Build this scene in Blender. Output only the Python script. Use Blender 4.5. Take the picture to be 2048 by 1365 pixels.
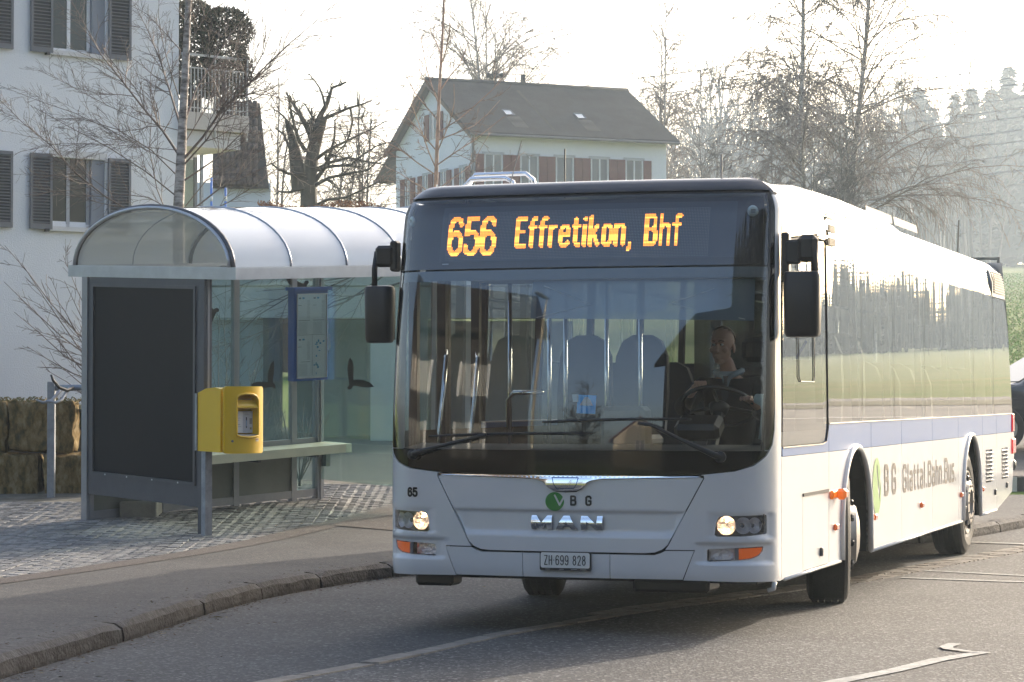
import bpy, bmesh, math, random
import numpy as np
from mathutils import Vector, Matrix, noise, geometry
R = math.radians
for o in list(bpy.data.objects): bpy.data.objects.remove(o)
SC = bpy.context.scene
COL = SC.collection
# ------------------------------------------------------------------ camera
cam = bpy.data.cameras.new('camera'); cam.lens = 87.9; cam.sensor_width = 36; cam.clip_start = .5; cam.clip_end = 3000
co = bpy.data.objects.new('camera', cam); COL.objects.link(co)
co.location = (0, 0, 1.478); co.rotation_euler = (R(90 + 1.2545), 0, 0); SC.camera = co
# ------------------------------------------------------------------ sky, sun, exposure
SUN_AZ, SUN_EL = 37.0, 17.0          # clockwise from +Y
w = bpy.data.worlds.new('World'); SC.world = w; w.use_nodes = True
nt = w.node_tree; nt.nodes.clear()
sk = nt.nodes.new('ShaderNodeTexSky'); sk.sky_type = 'NISHITA'; sk.sun_disc = False
sk.sun_elevation = R(SUN_EL); sk.sun_rotation = R(SUN_AZ); sk.dust_density = 6.5; sk.air_density = .85; sk.ozone_density = .7; sk.altitude = 450
bg = nt.nodes.new('ShaderNodeBackground'); bg.inputs[1].default_value = .15
wo = nt.nodes.new('ShaderNodeOutputWorld')
nt.links.new(sk.outputs[0], bg.inputs[0]); nt.links.new(bg.outputs[0], wo.inputs[0])
sl = bpy.data.lights.new('sun', 'SUN'); sl.energy = 2.0; sl.angle = R(.6); sl.color = (1, .89, .75)
so = bpy.data.objects.new('sun', sl); COL.objects.link(so)
sd = Vector((math.sin(R(SUN_AZ)) * math.cos(R(SUN_EL)), math.cos(R(SUN_AZ)) * math.cos(R(SUN_EL)), math.sin(R(SUN_EL))))
so.rotation_euler = sd.to_track_quat('Z', 'Y').to_euler(); so.location = sd * 60
SC.view_settings.view_transform = 'Standard'; SC.view_settings.look = 'None'
SC.view_settings.exposure = 1.5; SC.view_settings.gamma = 1; SC.view_settings.use_curve_mapping = False
SC.cycles.max_bounces = 8; SC.cycles.transparent_max_bounces = 16; SC.cycles.volume_bounces = 0
SC.cycles.glossy_bounces = 4; SC.cycles.diffuse_bounces = 3; SC.cycles.transmission_bounces = 4
SC.cycles.caustics_reflective = False; SC.cycles.caustics_refractive = False
SC.cycles.use_denoising = True; SC.cycles.sample_clamp_indirect = 6
# ------------------------------------------------------------------ materials
MATS = {}
def mat(name, col, rough=.6, metal=0, coat=0, var=0, vscale=4, bump=0, bscale=30, col2=None, spec=.5, emit=None, estr=1, stretch=None, alpha=None):
    """Principled with optional colour variation (noise mix towards col2) and noise bump, object space."""
    if name in MATS: return MATS[name]
    m = bpy.data.materials.new(name); m.use_nodes = True; n = m.node_tree; b = n.nodes['Principled BSDF']
    b.inputs['Base Color'].default_value = (*col, 1); b.inputs['Roughness'].default_value = rough
    b.inputs['Metallic'].default_value = metal; b.inputs['Coat Weight'].default_value = coat; b.inputs['Coat Roughness'].default_value = .04
    b.inputs['Specular IOR Level'].default_value = spec
    if emit: b.inputs['Emission Color'].default_value = (*emit, 1); b.inputs['Emission Strength'].default_value = estr
    if var or bump:
        tc = n.nodes.new('ShaderNodeTexCoord'); mp = n.nodes.new('ShaderNodeMapping'); n.links.new(tc.outputs['Object'], mp.inputs[0])
        if stretch: mp.inputs['Scale'].default_value = stretch
    if var:
        ns = n.nodes.new('ShaderNodeTexNoise'); ns.inputs['Scale'].default_value = vscale; ns.inputs['Detail'].default_value = 6; ns.inputs['Roughness'].default_value = .65
        n.links.new(mp.outputs[0], ns.inputs[0])
        rp = n.nodes.new('ShaderNodeValToRGB'); rp.color_ramp.elements[0].position = .5 - .5 * var * .5 - .08; rp.color_ramp.elements[1].position = .5 + .33
        c2 = col2 or tuple(c * .6 for c in col)
        rp.color_ramp.elements[0].color = (*c2, 1); rp.color_ramp.elements[1].color = (*col, 1)
        if var < 1:
            rp.color_ramp.elements[0].color = tuple(col[i] * (1 - var) + c2[i] * var for i in range(3)) + (1,)
        rp.color_ramp.elements[0].position = .34; rp.color_ramp.elements[1].position = .66
        n.links.new(ns.outputs[0], rp.inputs[0]); n.links.new(rp.outputs[0], b.inputs['Base Color'])
    if bump:
        nb = n.nodes.new('ShaderNodeTexNoise'); nb.inputs['Scale'].default_value = bscale; nb.inputs['Detail'].default_value = 5
        n.links.new(mp.outputs[0], nb.inputs[0])
        bp = n.nodes.new('ShaderNodeBump'); bp.inputs['Strength'].default_value = bump; bp.inputs['Distance'].default_value = .02
        n.links.new(nb.outputs[0], bp.inputs['Height']); n.links.new(bp.outputs[0], b.inputs['Normal'])
    MATS[name] = m; return m
def glass(name, tint, refl=1.0, wav=0, wscale=1.0, stretch=(1, 1, 1), rough=.0, ior=1.55, haze=None, hz=0):
    """Thin glass pane: tinted transparency under a fresnel mirror; optional waviness and even diffuse veil."""
    if name in MATS: return MATS[name]
    m = bpy.data.materials.new(name); m.use_nodes = True; n = m.node_tree; n.nodes.clear()
    out = n.nodes.new('ShaderNodeOutputMaterial'); tr = n.nodes.new('ShaderNodeBsdfTransparent'); tr.inputs[0].default_value = (*tint, 1)
    gl = n.nodes.new('ShaderNodeBsdfGlossy'); gl.inputs['Roughness'].default_value = rough; gl.inputs[0].default_value = (1, 1, 1, 1)
    fr = n.nodes.new('ShaderNodeFresnel'); fr.inputs[0].default_value = ior
    ge = n.nodes.new('ShaderNodeNewGeometry'); ix_ = n.nodes.new('ShaderNodeMix'); ix_.inputs[2].default_value = ior; ix_.inputs[3].default_value = 1 / ior
    n.links.new(ge.outputs['Backfacing'], ix_.inputs[0]); n.links.new(ix_.outputs[0], fr.inputs[0])
    mu = n.nodes.new('ShaderNodeMath'); mu.operation = 'MULTIPLY'; mu.use_clamp = True; mu.inputs[1].default_value = refl
    mx = n.nodes.new('ShaderNodeMixShader'); n.links.new(fr.outputs[0], mu.inputs[0]); n.links.new(mu.outputs[0], mx.inputs[0])
    last = tr
    if haze:
        df = n.nodes.new('ShaderNodeBsdfDiffuse'); df.inputs[0].default_value = (*haze, 1)
        m2 = n.nodes.new('ShaderNodeMixShader'); m2.inputs[0].default_value = hz; n.links.new(tr.outputs[0], m2.inputs[1]); n.links.new(df.outputs[0], m2.inputs[2]); last = m2
    n.links.new(last.outputs[0], mx.inputs[1]); n.links.new(gl.outputs[0], mx.inputs[2]); n.links.new(mx.outputs[0], out.inputs[0])
    if wav:
        tc = n.nodes.new('ShaderNodeTexCoord'); mp = n.nodes.new('ShaderNodeMapping'); mp.inputs['Scale'].default_value = stretch
        ns = n.nodes.new('ShaderNodeTexNoise'); ns.inputs['Scale'].default_value = wscale; ns.inputs['Detail'].default_value = 1.5
        bp = n.nodes.new('ShaderNodeBump'); bp.inputs['Strength'].default_value = 1; bp.inputs['Distance'].default_value = wav
        n.links.new(tc.outputs['Object'], mp.inputs[0]); n.links.new(mp.outputs[0], ns.inputs[0]); n.links.new(ns.outputs[0], bp.inputs['Height'])
        n.links.new(bp.outputs[0], gl.inputs['Normal'])
    MATS[name] = m; return m
# ------------------------------------------------------------------ object helpers
def tag(o, label=None, cat=None, group=None, kind=None):
    if label: o['label'] = label
    if cat: o['category'] = cat
    if group: o['group'] = group
    if kind: o['kind'] = kind
    return o
def empty(name, loc=(0, 0, 0), rz=0, label=None, cat=None, group=None):
    o = bpy.data.objects.new(name, None); COL.objects.link(o); o.location = loc; o.rotation_euler = (0, 0, rz); o.empty_display_size = .2
    return tag(o, label, cat, group)
def link(name, me, parent=None, loc=None):
    o = bpy.data.objects.new(name, me); COL.objects.link(o)
    if parent: o.parent = parent
    if loc: o.location = loc
    return o
def copy_tree(o, parent=None):
    c = o.copy(); COL.objects.link(c)
    if parent: c.parent = parent
    for ch in list(o.children): copy_tree(ch, c)
    return c
class MB:
    """collects shapes and builds them as one mesh object"""
    def __init__(s): s.v = []; s.f = []; s.m = []; s.ms = []
    def _mi(s, m):
        if m not in s.ms: s.ms.append(m)
        return s.ms.index(m)
    def add(s, vs, fs, m=None):
        k = len(s.v); s.v += [tuple(p) for p in vs]; i = s._mi(m)
        for f in fs: s.f.append(tuple(a + k for a in f)); s.m.append(i)
        return s
    def box(s, c, d, m=None, rot=None, bev=0):
        hx, hy, hz = d[0] / 2, d[1] / 2, d[2] / 2
        if bev:
            b = min(bev, hx * .9, hy * .9, hz * .9); vs = []; 
            for sz in (-1, 1):
                for sx in (-1, 1):
                    for sy in (-1, 1):
                        vs += [(sx * (hx - b), sy * (hy - b), sz * hz), (sx * hx, sy * (hy - b), sz * (hz - b)), (sx * (hx - b), sy * hy, sz * (hz - b))]
            def I(sx, sy, sz, k): return ((sz > 0) * 4 + (sx > 0) * 2 + (sy > 0)) * 3 + k
            fs = []
            for z in (-1, 1): fs.append([I(-1, -1, z, 0), I(1, -1, z, 0), I(1, 1, z, 0), I(-1, 1, z, 0)][::z])
            for x in (-1, 1): fs.append([I(x, -1, -1, 1), I(x, 1, -1, 1), I(x, 1, 1, 1), I(x, -1, 1, 1)][::x])
            for y in (-1, 1): fs.append([I(-1, y, -1, 2), I(-1, y, 1, 2), I(1, y, 1, 2), I(1, y, -1, 2)][::y])
            for x in (-1, 1):
                for z in (-1, 1): fs.append([I(x, -1, z, 0), I(x, -1, z, 1), I(x, 1, z, 1), I(x, 1, z, 0)][::x * z])
                for y in (-1, 1): fs.append([I(x, y, -1, 1), I(x, y, -1, 2), I(x, y, 1, 2), I(x, y, 1, 1)][::-x * y])
            for y in (-1, 1):
                for z in (-1, 1): fs.append([I(-1, y, z, 0), I(-1, y, z, 2), I(1, y, z, 2), I(1, y, z, 0)][::-y * z])
            for x in (-1, 1):
                for y in (-1, 1):
                    for z in (-1, 1): fs.append([I(x, y, z, 0), I(x, y, z, 1), I(x, y, z, 2)][::x * y * z])
        else:
            vs = [(x, y, z) for z in (-hz, hz) for y in (-hy, hy) for x in (-hx, hx)]
            fs = [(0, 2, 3, 1), (4, 5, 7, 6), (0, 1, 5, 4), (2, 6, 7, 3), (0, 4, 6, 2), (1, 3, 7, 5)]
        if rot is not None:
            rot = rot if isinstance(rot, Matrix) else Matrix.Rotation(rot, 3, 'Z'); vs = [rot @ Vector(v) for v in vs]
        return s.add([(v[0] + c[0], v[1] + c[1], v[2] + c[2]) for v in vs], fs, m)
    def box2(s, a, b, m=None, bev=0):
        return s.box([(a[i] + b[i]) / 2 for i in range(3)], [abs(b[i] - a[i]) for i in range(3)], m, bev=bev)
    def bar(s, a, b, w, h, m=None):
        """rectangular bar from a to b"""
        a = Vector(a); b = Vector(b); d = b - a; L = d.length; q = d.to_track_quat('X', 'Z').to_matrix()
        return s.box((a + b) / 2, (L, w, h), m, rot=q)
    def tube(s, pts, r, n=8, m=None, cap=True, closed=False):
        pts = [Vector(p) for p in pts]; N = len(pts); rr = r if hasattr(r, '__len__') else [r] * N; vs = []; fs = []
        up = Vector((0, 0, 1)); last = None
        for i, p in enumerate(pts):
            if closed: d = pts[(i + 1) % N] - pts[i - 1]
            else: d = (pts[min(i + 1, N - 1)] - pts[max(i - 1, 0)])
            d = d.normalized() if d.length > 1e-9 else Vector((0, 0, 1))
            if last is None: x = d.orthogonal().normalized()
            else:
                x = last - d * last.dot(d); x = x.normalized() if x.length > 1e-6 else d.orthogonal().normalized()
            last = x; y = d.cross(x)
            for k in range(n):
                a = 2 * math.pi * k / n; vs.append(p + (x * math.cos(a) + y * math.sin(a)) * rr[i])
        for i in range(N if closed else N - 1):
            j = (i + 1) % N
            for k in range(n): fs.append((i * n + k, i * n + (k + 1) % n, j * n + (k + 1) % n, j * n + k))
        if cap and not closed: fs.append(tuple(range(n))[::-1]); fs.append(tuple((N - 1) * n + k for k in range(n)))
        return s.add(vs, fs, m)
    def prism(s, poly, fn0, fn1, m=None):
        """poly of 2d points, fn0/fn1 map to the two faces"""
        n = len(poly); vs = [fn0(*p) for p in poly] + [fn1(*p) for p in poly]
        fs = [tuple(range(n))[::-1], tuple(range(n, 2 * n))] + [(i, (i + 1) % n, (i + 1) % n + n, i + n) for i in range(n)]
        return s.add(vs, fs, m)
    def lathe(s, prof, c=(0, 0, 0), ax='X', n=32, m=None):
        """prof = [(along axis, radius)]"""
        vs = []; fs = []
        for a, r in prof:
            for k in range(n):
                t = 2 * math.pi * k / n; p = (a, r * math.cos(t), r * math.sin(t))
                if ax == 'Y': p = (p[1], p[0], p[2])
                if ax == 'Z': p = (p[1], p[2], p[0])
                vs.append((p[0] + c[0], p[1] + c[1], p[2] + c[2]))
        for i in range(len(prof) - 1):
            for k in range(n): fs.append((i * n + k, i * n + (k + 1) % n, (i + 1) * n + (k + 1) % n, (i + 1) * n + k))
        return s.add(vs, fs, m)
    def build(s, name, m=None, parent=None, smooth=False, loc=None, fix=True, **t):
        me = bpy.data.meshes.new(name); me.from_pydata(s.v, [], s.f)
        mats = [x or m for x in s.ms]
        for x in mats: me.materials.append(x)
        me.polygons.foreach_set('material_index', s.m)
        if fix:
            b = bmesh.new(); b.from_mesh(me); bmesh.ops.recalc_face_normals(b, faces=b.faces); b.to_mesh(me); b.free()
        if smooth: me.polygons.foreach_set('use_smooth', [True] * len(me.polygons)); 
        me.update(); o = link(name, me, parent, loc)
        if smooth == 'auto':
            md = None
            b = bmesh.new(); b.from_mesh(me)
            for e in b.edges:
                if len(e.link_faces) == 2 and e.calc_face_angle(0) > R(38): e.smooth = False
            b.to_mesh(me); b.free()
        return tag(o, **t)
def Bx(name, a, b, m, parent=None, bev=0, **t): return MB().box2(a, b, bev=bev).build(name, m, parent, **t)
# --------- 2d regions: constrained triangulation, then mapped on to a surface
def refine(loop, g):
    out = []
    for i, p in enumerate(loop):
        q = loop[(i + 1) % len(loop)]; L = math.hypot(q[0] - p[0], q[1] - p[1]); k = max(1, int(math.ceil(L / g)))
        out += [(p[0] + (q[0] - p[0]) * j / k, p[1] + (q[1] - p[1]) * j / k) for j in range(k)]
    return out
def inloops(x, y, loops):
    c = False
    for L in loops:
        j = len(L) - 1
        for i in range(len(L)):
            if (L[i][1] > y) != (L[j][1] > y) and x < (L[j][0] - L[i][0]) * (y - L[i][1]) / (L[j][1] - L[i][1]) + L[i][0]: c = not c
            j = i
    return c
def region(loops, inside, grid=None, gv=None):
    vs = []; es = []
    for L in loops:
        k = len(vs); vs += [Vector(p) for p in L]; es += [(k + i, k + (i + 1) % len(L)) for i in range(len(L))]
    if grid:
        x0, x1 = min(v.x for v in vs), max(v.x for v in vs); y0, y1 = min(v.y for v in vs), max(v.y for v in vs); gv = gv or grid
        nx = int((x1 - x0) / grid); ny = int((y1 - y0) / gv)
        for i in range(1, nx + 1):
            for j in range(1, ny + 1):
                x = x0 + i * (x1 - x0) / (nx + 1); y = y0 + j * (y1 - y0) / (ny + 1)
                if inside(x, y): vs.append(Vector((x, y)))
    v2, e2, f2, *_ = geometry.delaunay_2d_cdt(vs, es, [], 0, 1e-5)
    fs = []
    for f in f2:
        cx = sum(v2[i].x for i in f) / 3; cy = sum(v2[i].y for i in f) / 3
        if inside(cx, cy):
            a = (v2[f[1]] - v2[f[0]]).cross(v2[f[2]] - v2[f[0]])
            if abs(a) > 1e-9: fs.append(tuple(f) if a > 0 else tuple(f)[::-1])
    return [(v.x, v.y) for v in v2], fs
def surf(name, v2, fs, fmap, m, parent, thick=0, flip=False, **t):
    """fmap(u,v) -> point; analytic normals; thick gives a rim folded back inwards"""
    e = 1e-3; used = sorted({i for f in fs for i in f}); ix = {j: i for i, j in enumerate(used)}
    P = []; N = []
    for i in used:
        u, v = v2[i]; p = fmap(u, v); du = fmap(u + e, v) - fmap(u - e, v); dv = fmap(u, v + e) - fmap(u, v - e); n = du.cross(dv)
        n = n.normalized() if n.length > 1e-12 else Vector((0, -1, 0))
        if flip: n = -n
        P.append(p); N.append(n)
    F = [tuple(ix[i] for i in (f[::-1] if flip else f)) for f in fs]
    if thick:
        cnt = {}
        for f in F:
            for a, b in zip(f, f[1:] + f[:1]): cnt[(a, b)] = 1
        bd = [ab for ab in cnt if (ab[1], ab[0]) not in cnt]; new = {}
        for a, b in bd:
            for q in (a, b):
                if q not in new:
                    new[q] = (len(P), len(P) + 1); P += [P[q], P[q] - N[q] * thick]; N += [None, None]
            F.append((b, a, 0, 0))
            F[-1] = (new[b][0], new[a][0], new[a][1], new[b][1])
            en = (P[b] - P[a]).cross(N[a]).normalized()
            for q in (a, b):
                for k in new[q]: N[k] = en if N[k] is None else (N[k] + en).normalized()
    me = bpy.data.meshes.new(name); me.from_pydata([tuple(p) for p in P], [], F); me.materials.append(m)
    me.polygons.foreach_set('use_smooth', [True] * len(me.polygons)); me.update()
    me.normals_split_custom_set_from_vertices([tuple(n) for n in N])
    return tag(link(name, me, parent), **t)
def panel(name, loops, fmap, m, parent, grid=.12, gv=None, thick=.02, flip=False, fine=None, **t):
    loops = [refine(L, fine or min(grid, gv or grid)) for L in loops]
    v2, fs = region(loops, lambda x, y: inloops(x, y, loops), grid, gv)
    return surf(name, v2, fs, fmap, m, parent, thick, flip, **t)
# --------- stroke lettering
def arc(cx, cy, rx, ry, a0, a1, n=8): return [(cx + rx * math.cos(R(a0 + (a1 - a0) * i / n)), cy + ry * math.sin(R(a0 + (a1 - a0) * i / n))) for i in range(n + 1)]
six = [(.56, .84), (.5, .95), (.38, 1), (.22, 1), (.08, .92), (.01, .76), (0, .6), (0, .22), (.07, .07), (.2, 0), (.38, 0), (.52, .07), (.6, .2), (.6, .38), (.52, .52), (.38, .59), (.22, .59), (.08, .52), (0, .4)]
G = {
 '6': (.6, [six]), '9': (.6, [[(.6 - x, 1 - y) for x, y in six]]),
 '5': (.6, [[(.54, 1), (.08, 1), (.05, .55), (.2, .62), (.38, .62), (.52, .55), (.6, .4), (.6, .2), (.5, .05), (.36, 0), (.2, 0), (.06, .07), (0, .2)]]),
 '8': (.6, [arc(.3, .77, .25, .23, 0, 360, 14), arc(.3, .27, .3, .27, 0, 360, 16)]),
 '2': (.6, [[(.02, .78), (.08, .93), (.22, 1), (.38, 1), (.53, .92), (.58, .76), (.5, .55), (.02, 0), (.6, 0)]]),
 '3': (.6, [[(.03, .85), (.2, 1), (.42, 1), (.56, .86), (.54, .64), (.36, .53), (.2, .53)], [(.36, .53), (.56, .42), (.6, .2), (.45, .02), (.2, 0), (0, .14)]]),
 'Z': (.6, [[(0, 1), (.58, 1), (0, 0), (.6, 0)]]), 'H': (.56, [[(0, 0), (0, 1)], [(.56, 0), (.56, 1)], [(0, .5), (.56, .5)]]),
 '-': (.1, [[(.04, .5), (.06, .5)]]), ' ': (.25, []),
 'B': (.6, [[(0, .5), (0, 1), (.42, 1), (.56, .9), (.56, .63), (.44, .53), (0, .53)], [(.44, .53), (.6, .41), (.6, .12), (.46, 0), (0, 0), (0, .5)]]),
 'G': (.6, [[(.6, .76), (.6, .87), (.46, 1), (.14, 1), (0, .87), (0, .13), (.14, 0), (.46, 0), (.6, .13), (.6, .46), (.36, .46)]]),
 'E': (.5, [[(.52, 1), (0, 1), (0, 0), (.52, 0)], [(0, .52), (.44, .52)]]),
 'f': (.34, [[(.36, 1), (.24, 1), (.13, .9), (.13, 0)], [(0, .7), (.34, .7)]]),
 'r': (.32, [[(0, 0), (0, .7)], [(0, .54), (.12, .68), (.32, .7)]]),
 'e': (.48, [[(.02, .37), (.48, .37), (.48, .54), (.38, .7), (.12, .7), (0, .56), (0, .14), (.12, 0), (.38, 0), (.47, .1)]]),
 't': (.34, [[(.13, .93), (.13, .12), (.22, 0), (.34, 0)], [(0, .7), (.32, .7)]]),
 'i': (.08, [[(.04, 0), (.04, .7)], [(.04, .93), (.04, .97)]]),
 'k': (.46, [[(0, 0), (0, 1)], [(.42, .7), (.04, .34)], [(.16, .44), (.46, 0)]]),
 'o': (.48, [[(.12, 0), (.36, 0), (.48, .14), (.48, .56), (.36, .7), (.12, .7), (0, .56), (0, .14), (.12, 0)]]),
 'n': (.46, [[(0, 0), (0, .7)], [(0, .56), (.12, .69), (.34, .7), (.46, .58), (.46, 0)]]),
 'h': (.46, [[(0, 0), (0, 1)], [(0, .56), (.12, .69), (.34, .7), (.46, .58), (.46, 0)]]),
 'l': (.08, [[(.04, 0), (.04, 1)]]),
 'a': (.46, [[(.03, .7), (.34, .7), (.46, .58), (.46, 0)], [(.46, .4), (.12, .4), (0, .3), (0, .1), (.12, 0), (.46, 0)]]),
 's': (.44, [[(.42, .7), (.1, .7), (0, .6), (0, .46), (.1, .36), (.34, .36), (.44, .26), (.44, .1), (.34, 0), (0, 0)]]),
 'u': (.46, [[(0, .7), (0, .12), (.12, 0), (.34, 0), (.46, .12)], [(.46, .7), (.46, 0)]]),
 ',': (.12, [[(.08, .04), (.08, -.08), (.0, -.16)]]), '.': (.08, [[(.04, 0), (.04, .03)]]),
 'F': (.5, [[(.52, 1), (0, 1), (0, 0)], [(0, .52), (.44, .52)]]),
}
def layout(txt, h, wx=1.0, gap=.2, x0=0, y0=0):
    out = []; x = x0
    for c in txt:
        wd, st = G[c]
        for pl in st: out.append([(x + px * h * wx, y0 + py * h) for px, py in pl])
        x += (wd * wx + gap) * h
    return out, x - gap * h
def segd(px, py, a, b):
    dx, dy = b[0] - a[0], b[1] - a[1]; L = dx * dx + dy * dy
    t = 0 if L < 1e-12 else max(0, min(1, ((px - a[0]) * dx + (py - a[1]) * dy) / L))
    return math.hypot(px - a[0] - t * dx, py - a[1] - t * dy)
def strokes(name, pls, wd, fmap, m, parent, n=6, **t):
    """stroke polylines widened to wd, unioned by constrained triangulation"""
    loops = []; segs = []
    for pl in pls:
        for a, b in zip(pl, pl[1:]):
            if math.hypot(b[0] - a[0], b[1] - a[1]) < 1e-6: continue
            segs.append((a, b)); an = math.atan2(b[1] - a[1], b[0] - a[0]); r = wd / 2
            loops.append([(b[0] + r * math.cos(an - math.pi / 2 + math.pi * k / n), b[1] + r * math.sin(an - math.pi / 2 + math.pi * k / n)) for k in range(n + 1)] +
                         [(a[0] + r * math.cos(an + math.pi / 2 + math.pi * k / n), a[1] + r * math.sin(an + math.pi / 2 + math.pi * k / n)) for k in range(n + 1)])
    ins = lambda x, y: any(segd(x, y, a, b) < wd * .498 for a, b in segs)
    v2, fs = region(loops, ins)
    return surf(name, v2, fs, fmap, m, parent, **t)
def rrect(x0, y0, x1, y1, r, n=5):
    return [(x1 - r + r * math.cos(a), y0 + r + r * math.sin(a)) for a in [-math.pi / 2 + math.pi / 2 * k / n for k in range(n + 1)]] + \
           [(x1 - r + r * math.cos(a), y1 - r + r * math.sin(a)) for a in [math.pi / 2 * k / n for k in range(n + 1)]] + \
           [(x0 + r + r * math.cos(a), y1 - r + r * math.sin(a)) for a in [math.pi / 2 + math.pi / 2 * k / n for k in range(n + 1)]] + \
           [(x0 + r + r * math.cos(a), y0 + r + r * math.sin(a)) for a in [math.pi + math.pi / 2 * k / n for k in range(n + 1)]]
def sst(a, b, x):
    t = max(0, min(1, (x - a) / (b - a))); return t * t * (3 - 2 * t)
def lerp(pts, x):
    if x <= pts[0][0]: return pts[0][1]
    for a, b in zip(pts, pts[1:]):
        if x <= b[0]: return a[1] + (b[1] - a[1]) * (x - a[0]) / (b[0] - a[0])
    return pts[-1][1]
# ------------------------------------------------------------------ terrain
def softp(x, k=.8): return k * math.log1p(math.exp(x / k)) if x / k < 30 else x
def T(x, y):
    """ground height: flat turning bay, rising gently behind the stop and up the hill"""
    y0 = 22.5 + 4.5 * sst(-1.2, 4, x); k = 1 - .50 * sst(.215, .36, x / max(y, 40)) * sst(50, 110, y)
    return (.058 * softp(y - y0) + .002 * max(0, y - 80)) * k - .03 * max(0, y - 520)
def height_sheet(name, xs, ys, m, dz=0, test=None, **t):
    vs = []; ix = {}; fs = []
    for j, y in enumerate(ys):
        for i, x in enumerate(xs): vs.append((x, y, T(x, y) + dz))
    nx = len(xs)
    for j in range(len(ys) - 1):
        for i in range(nx - 1):
            if test is None or test((xs[i] + xs[i + 1]) / 2, (ys[j] + ys[j + 1]) / 2): fs.append((j * nx + i, j * nx + i + 1, (j + 1) * nx + i + 1, (j + 1) * nx + i))
    return MB().add(vs, fs).build(name, m, smooth=True, **t)
def rng(a, b, n): return [a + (b - a) * i / n for i in range(n + 1)]
# asphalt: fine aggregate, bright chips, broad stains
def asphalt(name, base, chip, warm=0):
    m = bpy.data.materials.new(name); m.use_nodes = True; n = m.node_tree; b = n.nodes['Principled BSDF']; b.inputs['Roughness'].default_value = .82
    L = n.links.new; N = n.nodes.new
    tc = N('ShaderNodeTexCoord'); v = N('ShaderNodeTexVoronoi'); v.inputs['Scale'].default_value = 62; L(tc.outputs['Object'], v.inputs[0])
    n1 = N('ShaderNodeTexNoise'); n1.inputs['Scale'].default_value = .7; n1.inputs['Detail'].default_value = 8; n1.inputs['Roughness'].default_value = .62; L(tc.outputs['Object'], n1.inputs[0])
    n2 = N('ShaderNodeTexNoise'); n2.inputs['Scale'].default_value = 22; n2.inputs['Detail'].default_value = 8; n2.inputs['Roughness'].default_value = .75; L(tc.outputs['Object'], n2.inputs[0])
    r1 = N('ShaderNodeValToRGB'); r1.color_ramp.elements[0].position = .32; r1.color_ramp.elements[1].position = .7
    r1.color_ramp.elements[0].color = (*[c * .66 for c in base], 1); r1.color_ramp.elements[1].color = (base[0] * 1.26, base[1] * 1.25, base[2] * 1.22, 1)
    L(n1.outputs[0], r1.inputs[0])
    sp = N('ShaderNodeSeparateColor'); L(v.outputs['Color'], sp.inputs[0])
    r2 = N('ShaderNodeMath'); r2.operation = 'GREATER_THAN'; r2.inputs[1].default_value = .80; L(sp.outputs[0], r2.inputs[0])
    r3 = N('ShaderNodeMath'); r3.operation = 'MULTIPLY'; L(r2.outputs[0], r3.inputs[0]); L(sp.outputs[1], r3.inputs[1])
    mx = N('ShaderNodeMix'); mx.data_type = 'RGBA'; L(r3.outputs[0], mx.inputs[0]); L(r1.outputs[0], mx.inputs[6]); mx.inputs[7].default_value = (*chip, 1)
    mu = N('ShaderNodeMix'); mu.data_type = 'RGBA'; mu.blend_type = 'MULTIPLY'; mu.inputs[0].default_value = .75; L(mx.outputs[2], mu.inputs[6])
    r4 = N('ShaderNodeValToRGB'); r4.color_ramp.elements[0].position = .33; r4.color_ramp.elements[1].position = .62; r4.color_ramp.elements[0].color = (.35, .35, .36, 1); L(n2.outputs[0], r4.inputs[0])
    L(r4.outputs[0], mu.inputs[7]); L(mu.outputs[2], b.inputs['Base Color'])
    bp = N('ShaderNodeBump'); bp.inputs['Strength'].default_value = .55; bp.inputs['Distance'].default_value = .006; L(v.outputs['Distance'], bp.inputs['Height'])
    b2 = N('ShaderNodeBump'); b2.inputs['Strength'].default_value = .4; b2.inputs['Distance'].default_value = .01; L(n2.outputs[0], b2.inputs['Height']); L(bp.outputs[0], b2.inputs['Normal']); L(b2.outputs[0], b.inputs['Normal'])
    return m
A_ROAD = asphalt('asphalt_road', (.098, .096, .094), (.36, .35, .34))
A_BAY = asphalt('asphalt_bay', (.084, .083, .083), (.24, .24, .235))
A_WALK = asphalt('asphalt_walk', (.10, .096, .092), (.17, .155, .14))
A_RED = asphalt('asphalt_reddish', (.125, .1, .086), (.2, .17, .15))
GRASSM = mat('grass_field', (.15, .22, .045), .95, var=1, vscale=.35, col2=(.25, .25, .09), bump=1, bscale=3, spec=.1)
EARTH = mat('bare_earth', (.06, .048, .035), .95, var=1, vscale=2, col2=(.05, .06, .02), bump=.6, bscale=12, spec=.1)
WHITE_LINE = mat('road_paint', (.5, .5, .47), .7, var=1, vscale=14, col2=(.26, .255, .245), bump=.3, bscale=40)
CONC = mat('concrete', (.33, .32, .3), .85, var=.6, vscale=3, bump=.3, bscale=40)
GRANITE = mat('kerb_granite', (.135, .125, .118), .85, var=1, vscale=16, col2=(.065, .056, .05), bump=.8, bscale=45)
KSIDE = mat('kerb_granite_face', (.115, .1, .088), .9, var=1, vscale=9, col2=(.045, .036, .028), bump=1, bscale=35)  # darker, browner granite for the upright kerb faces
# ground: one large sheet to the horizon
gx = [-200, -120, -80, -60, -45] + rng(-36, 40, 38) + [50, 65, 90, 130, 200, 320, 420, 520]
gy = [-100, -60, -30, -12, 0, 6, 12, 16] + rng(18, 60, 42) + rng(64, 120, 14) + rng(132, 360, 19) + [400, 440, 480, 520, 560, 640, 700]
height_sheet('ground', gx, gy, GRASSM, dz=-.035, kind='structure')
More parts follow.
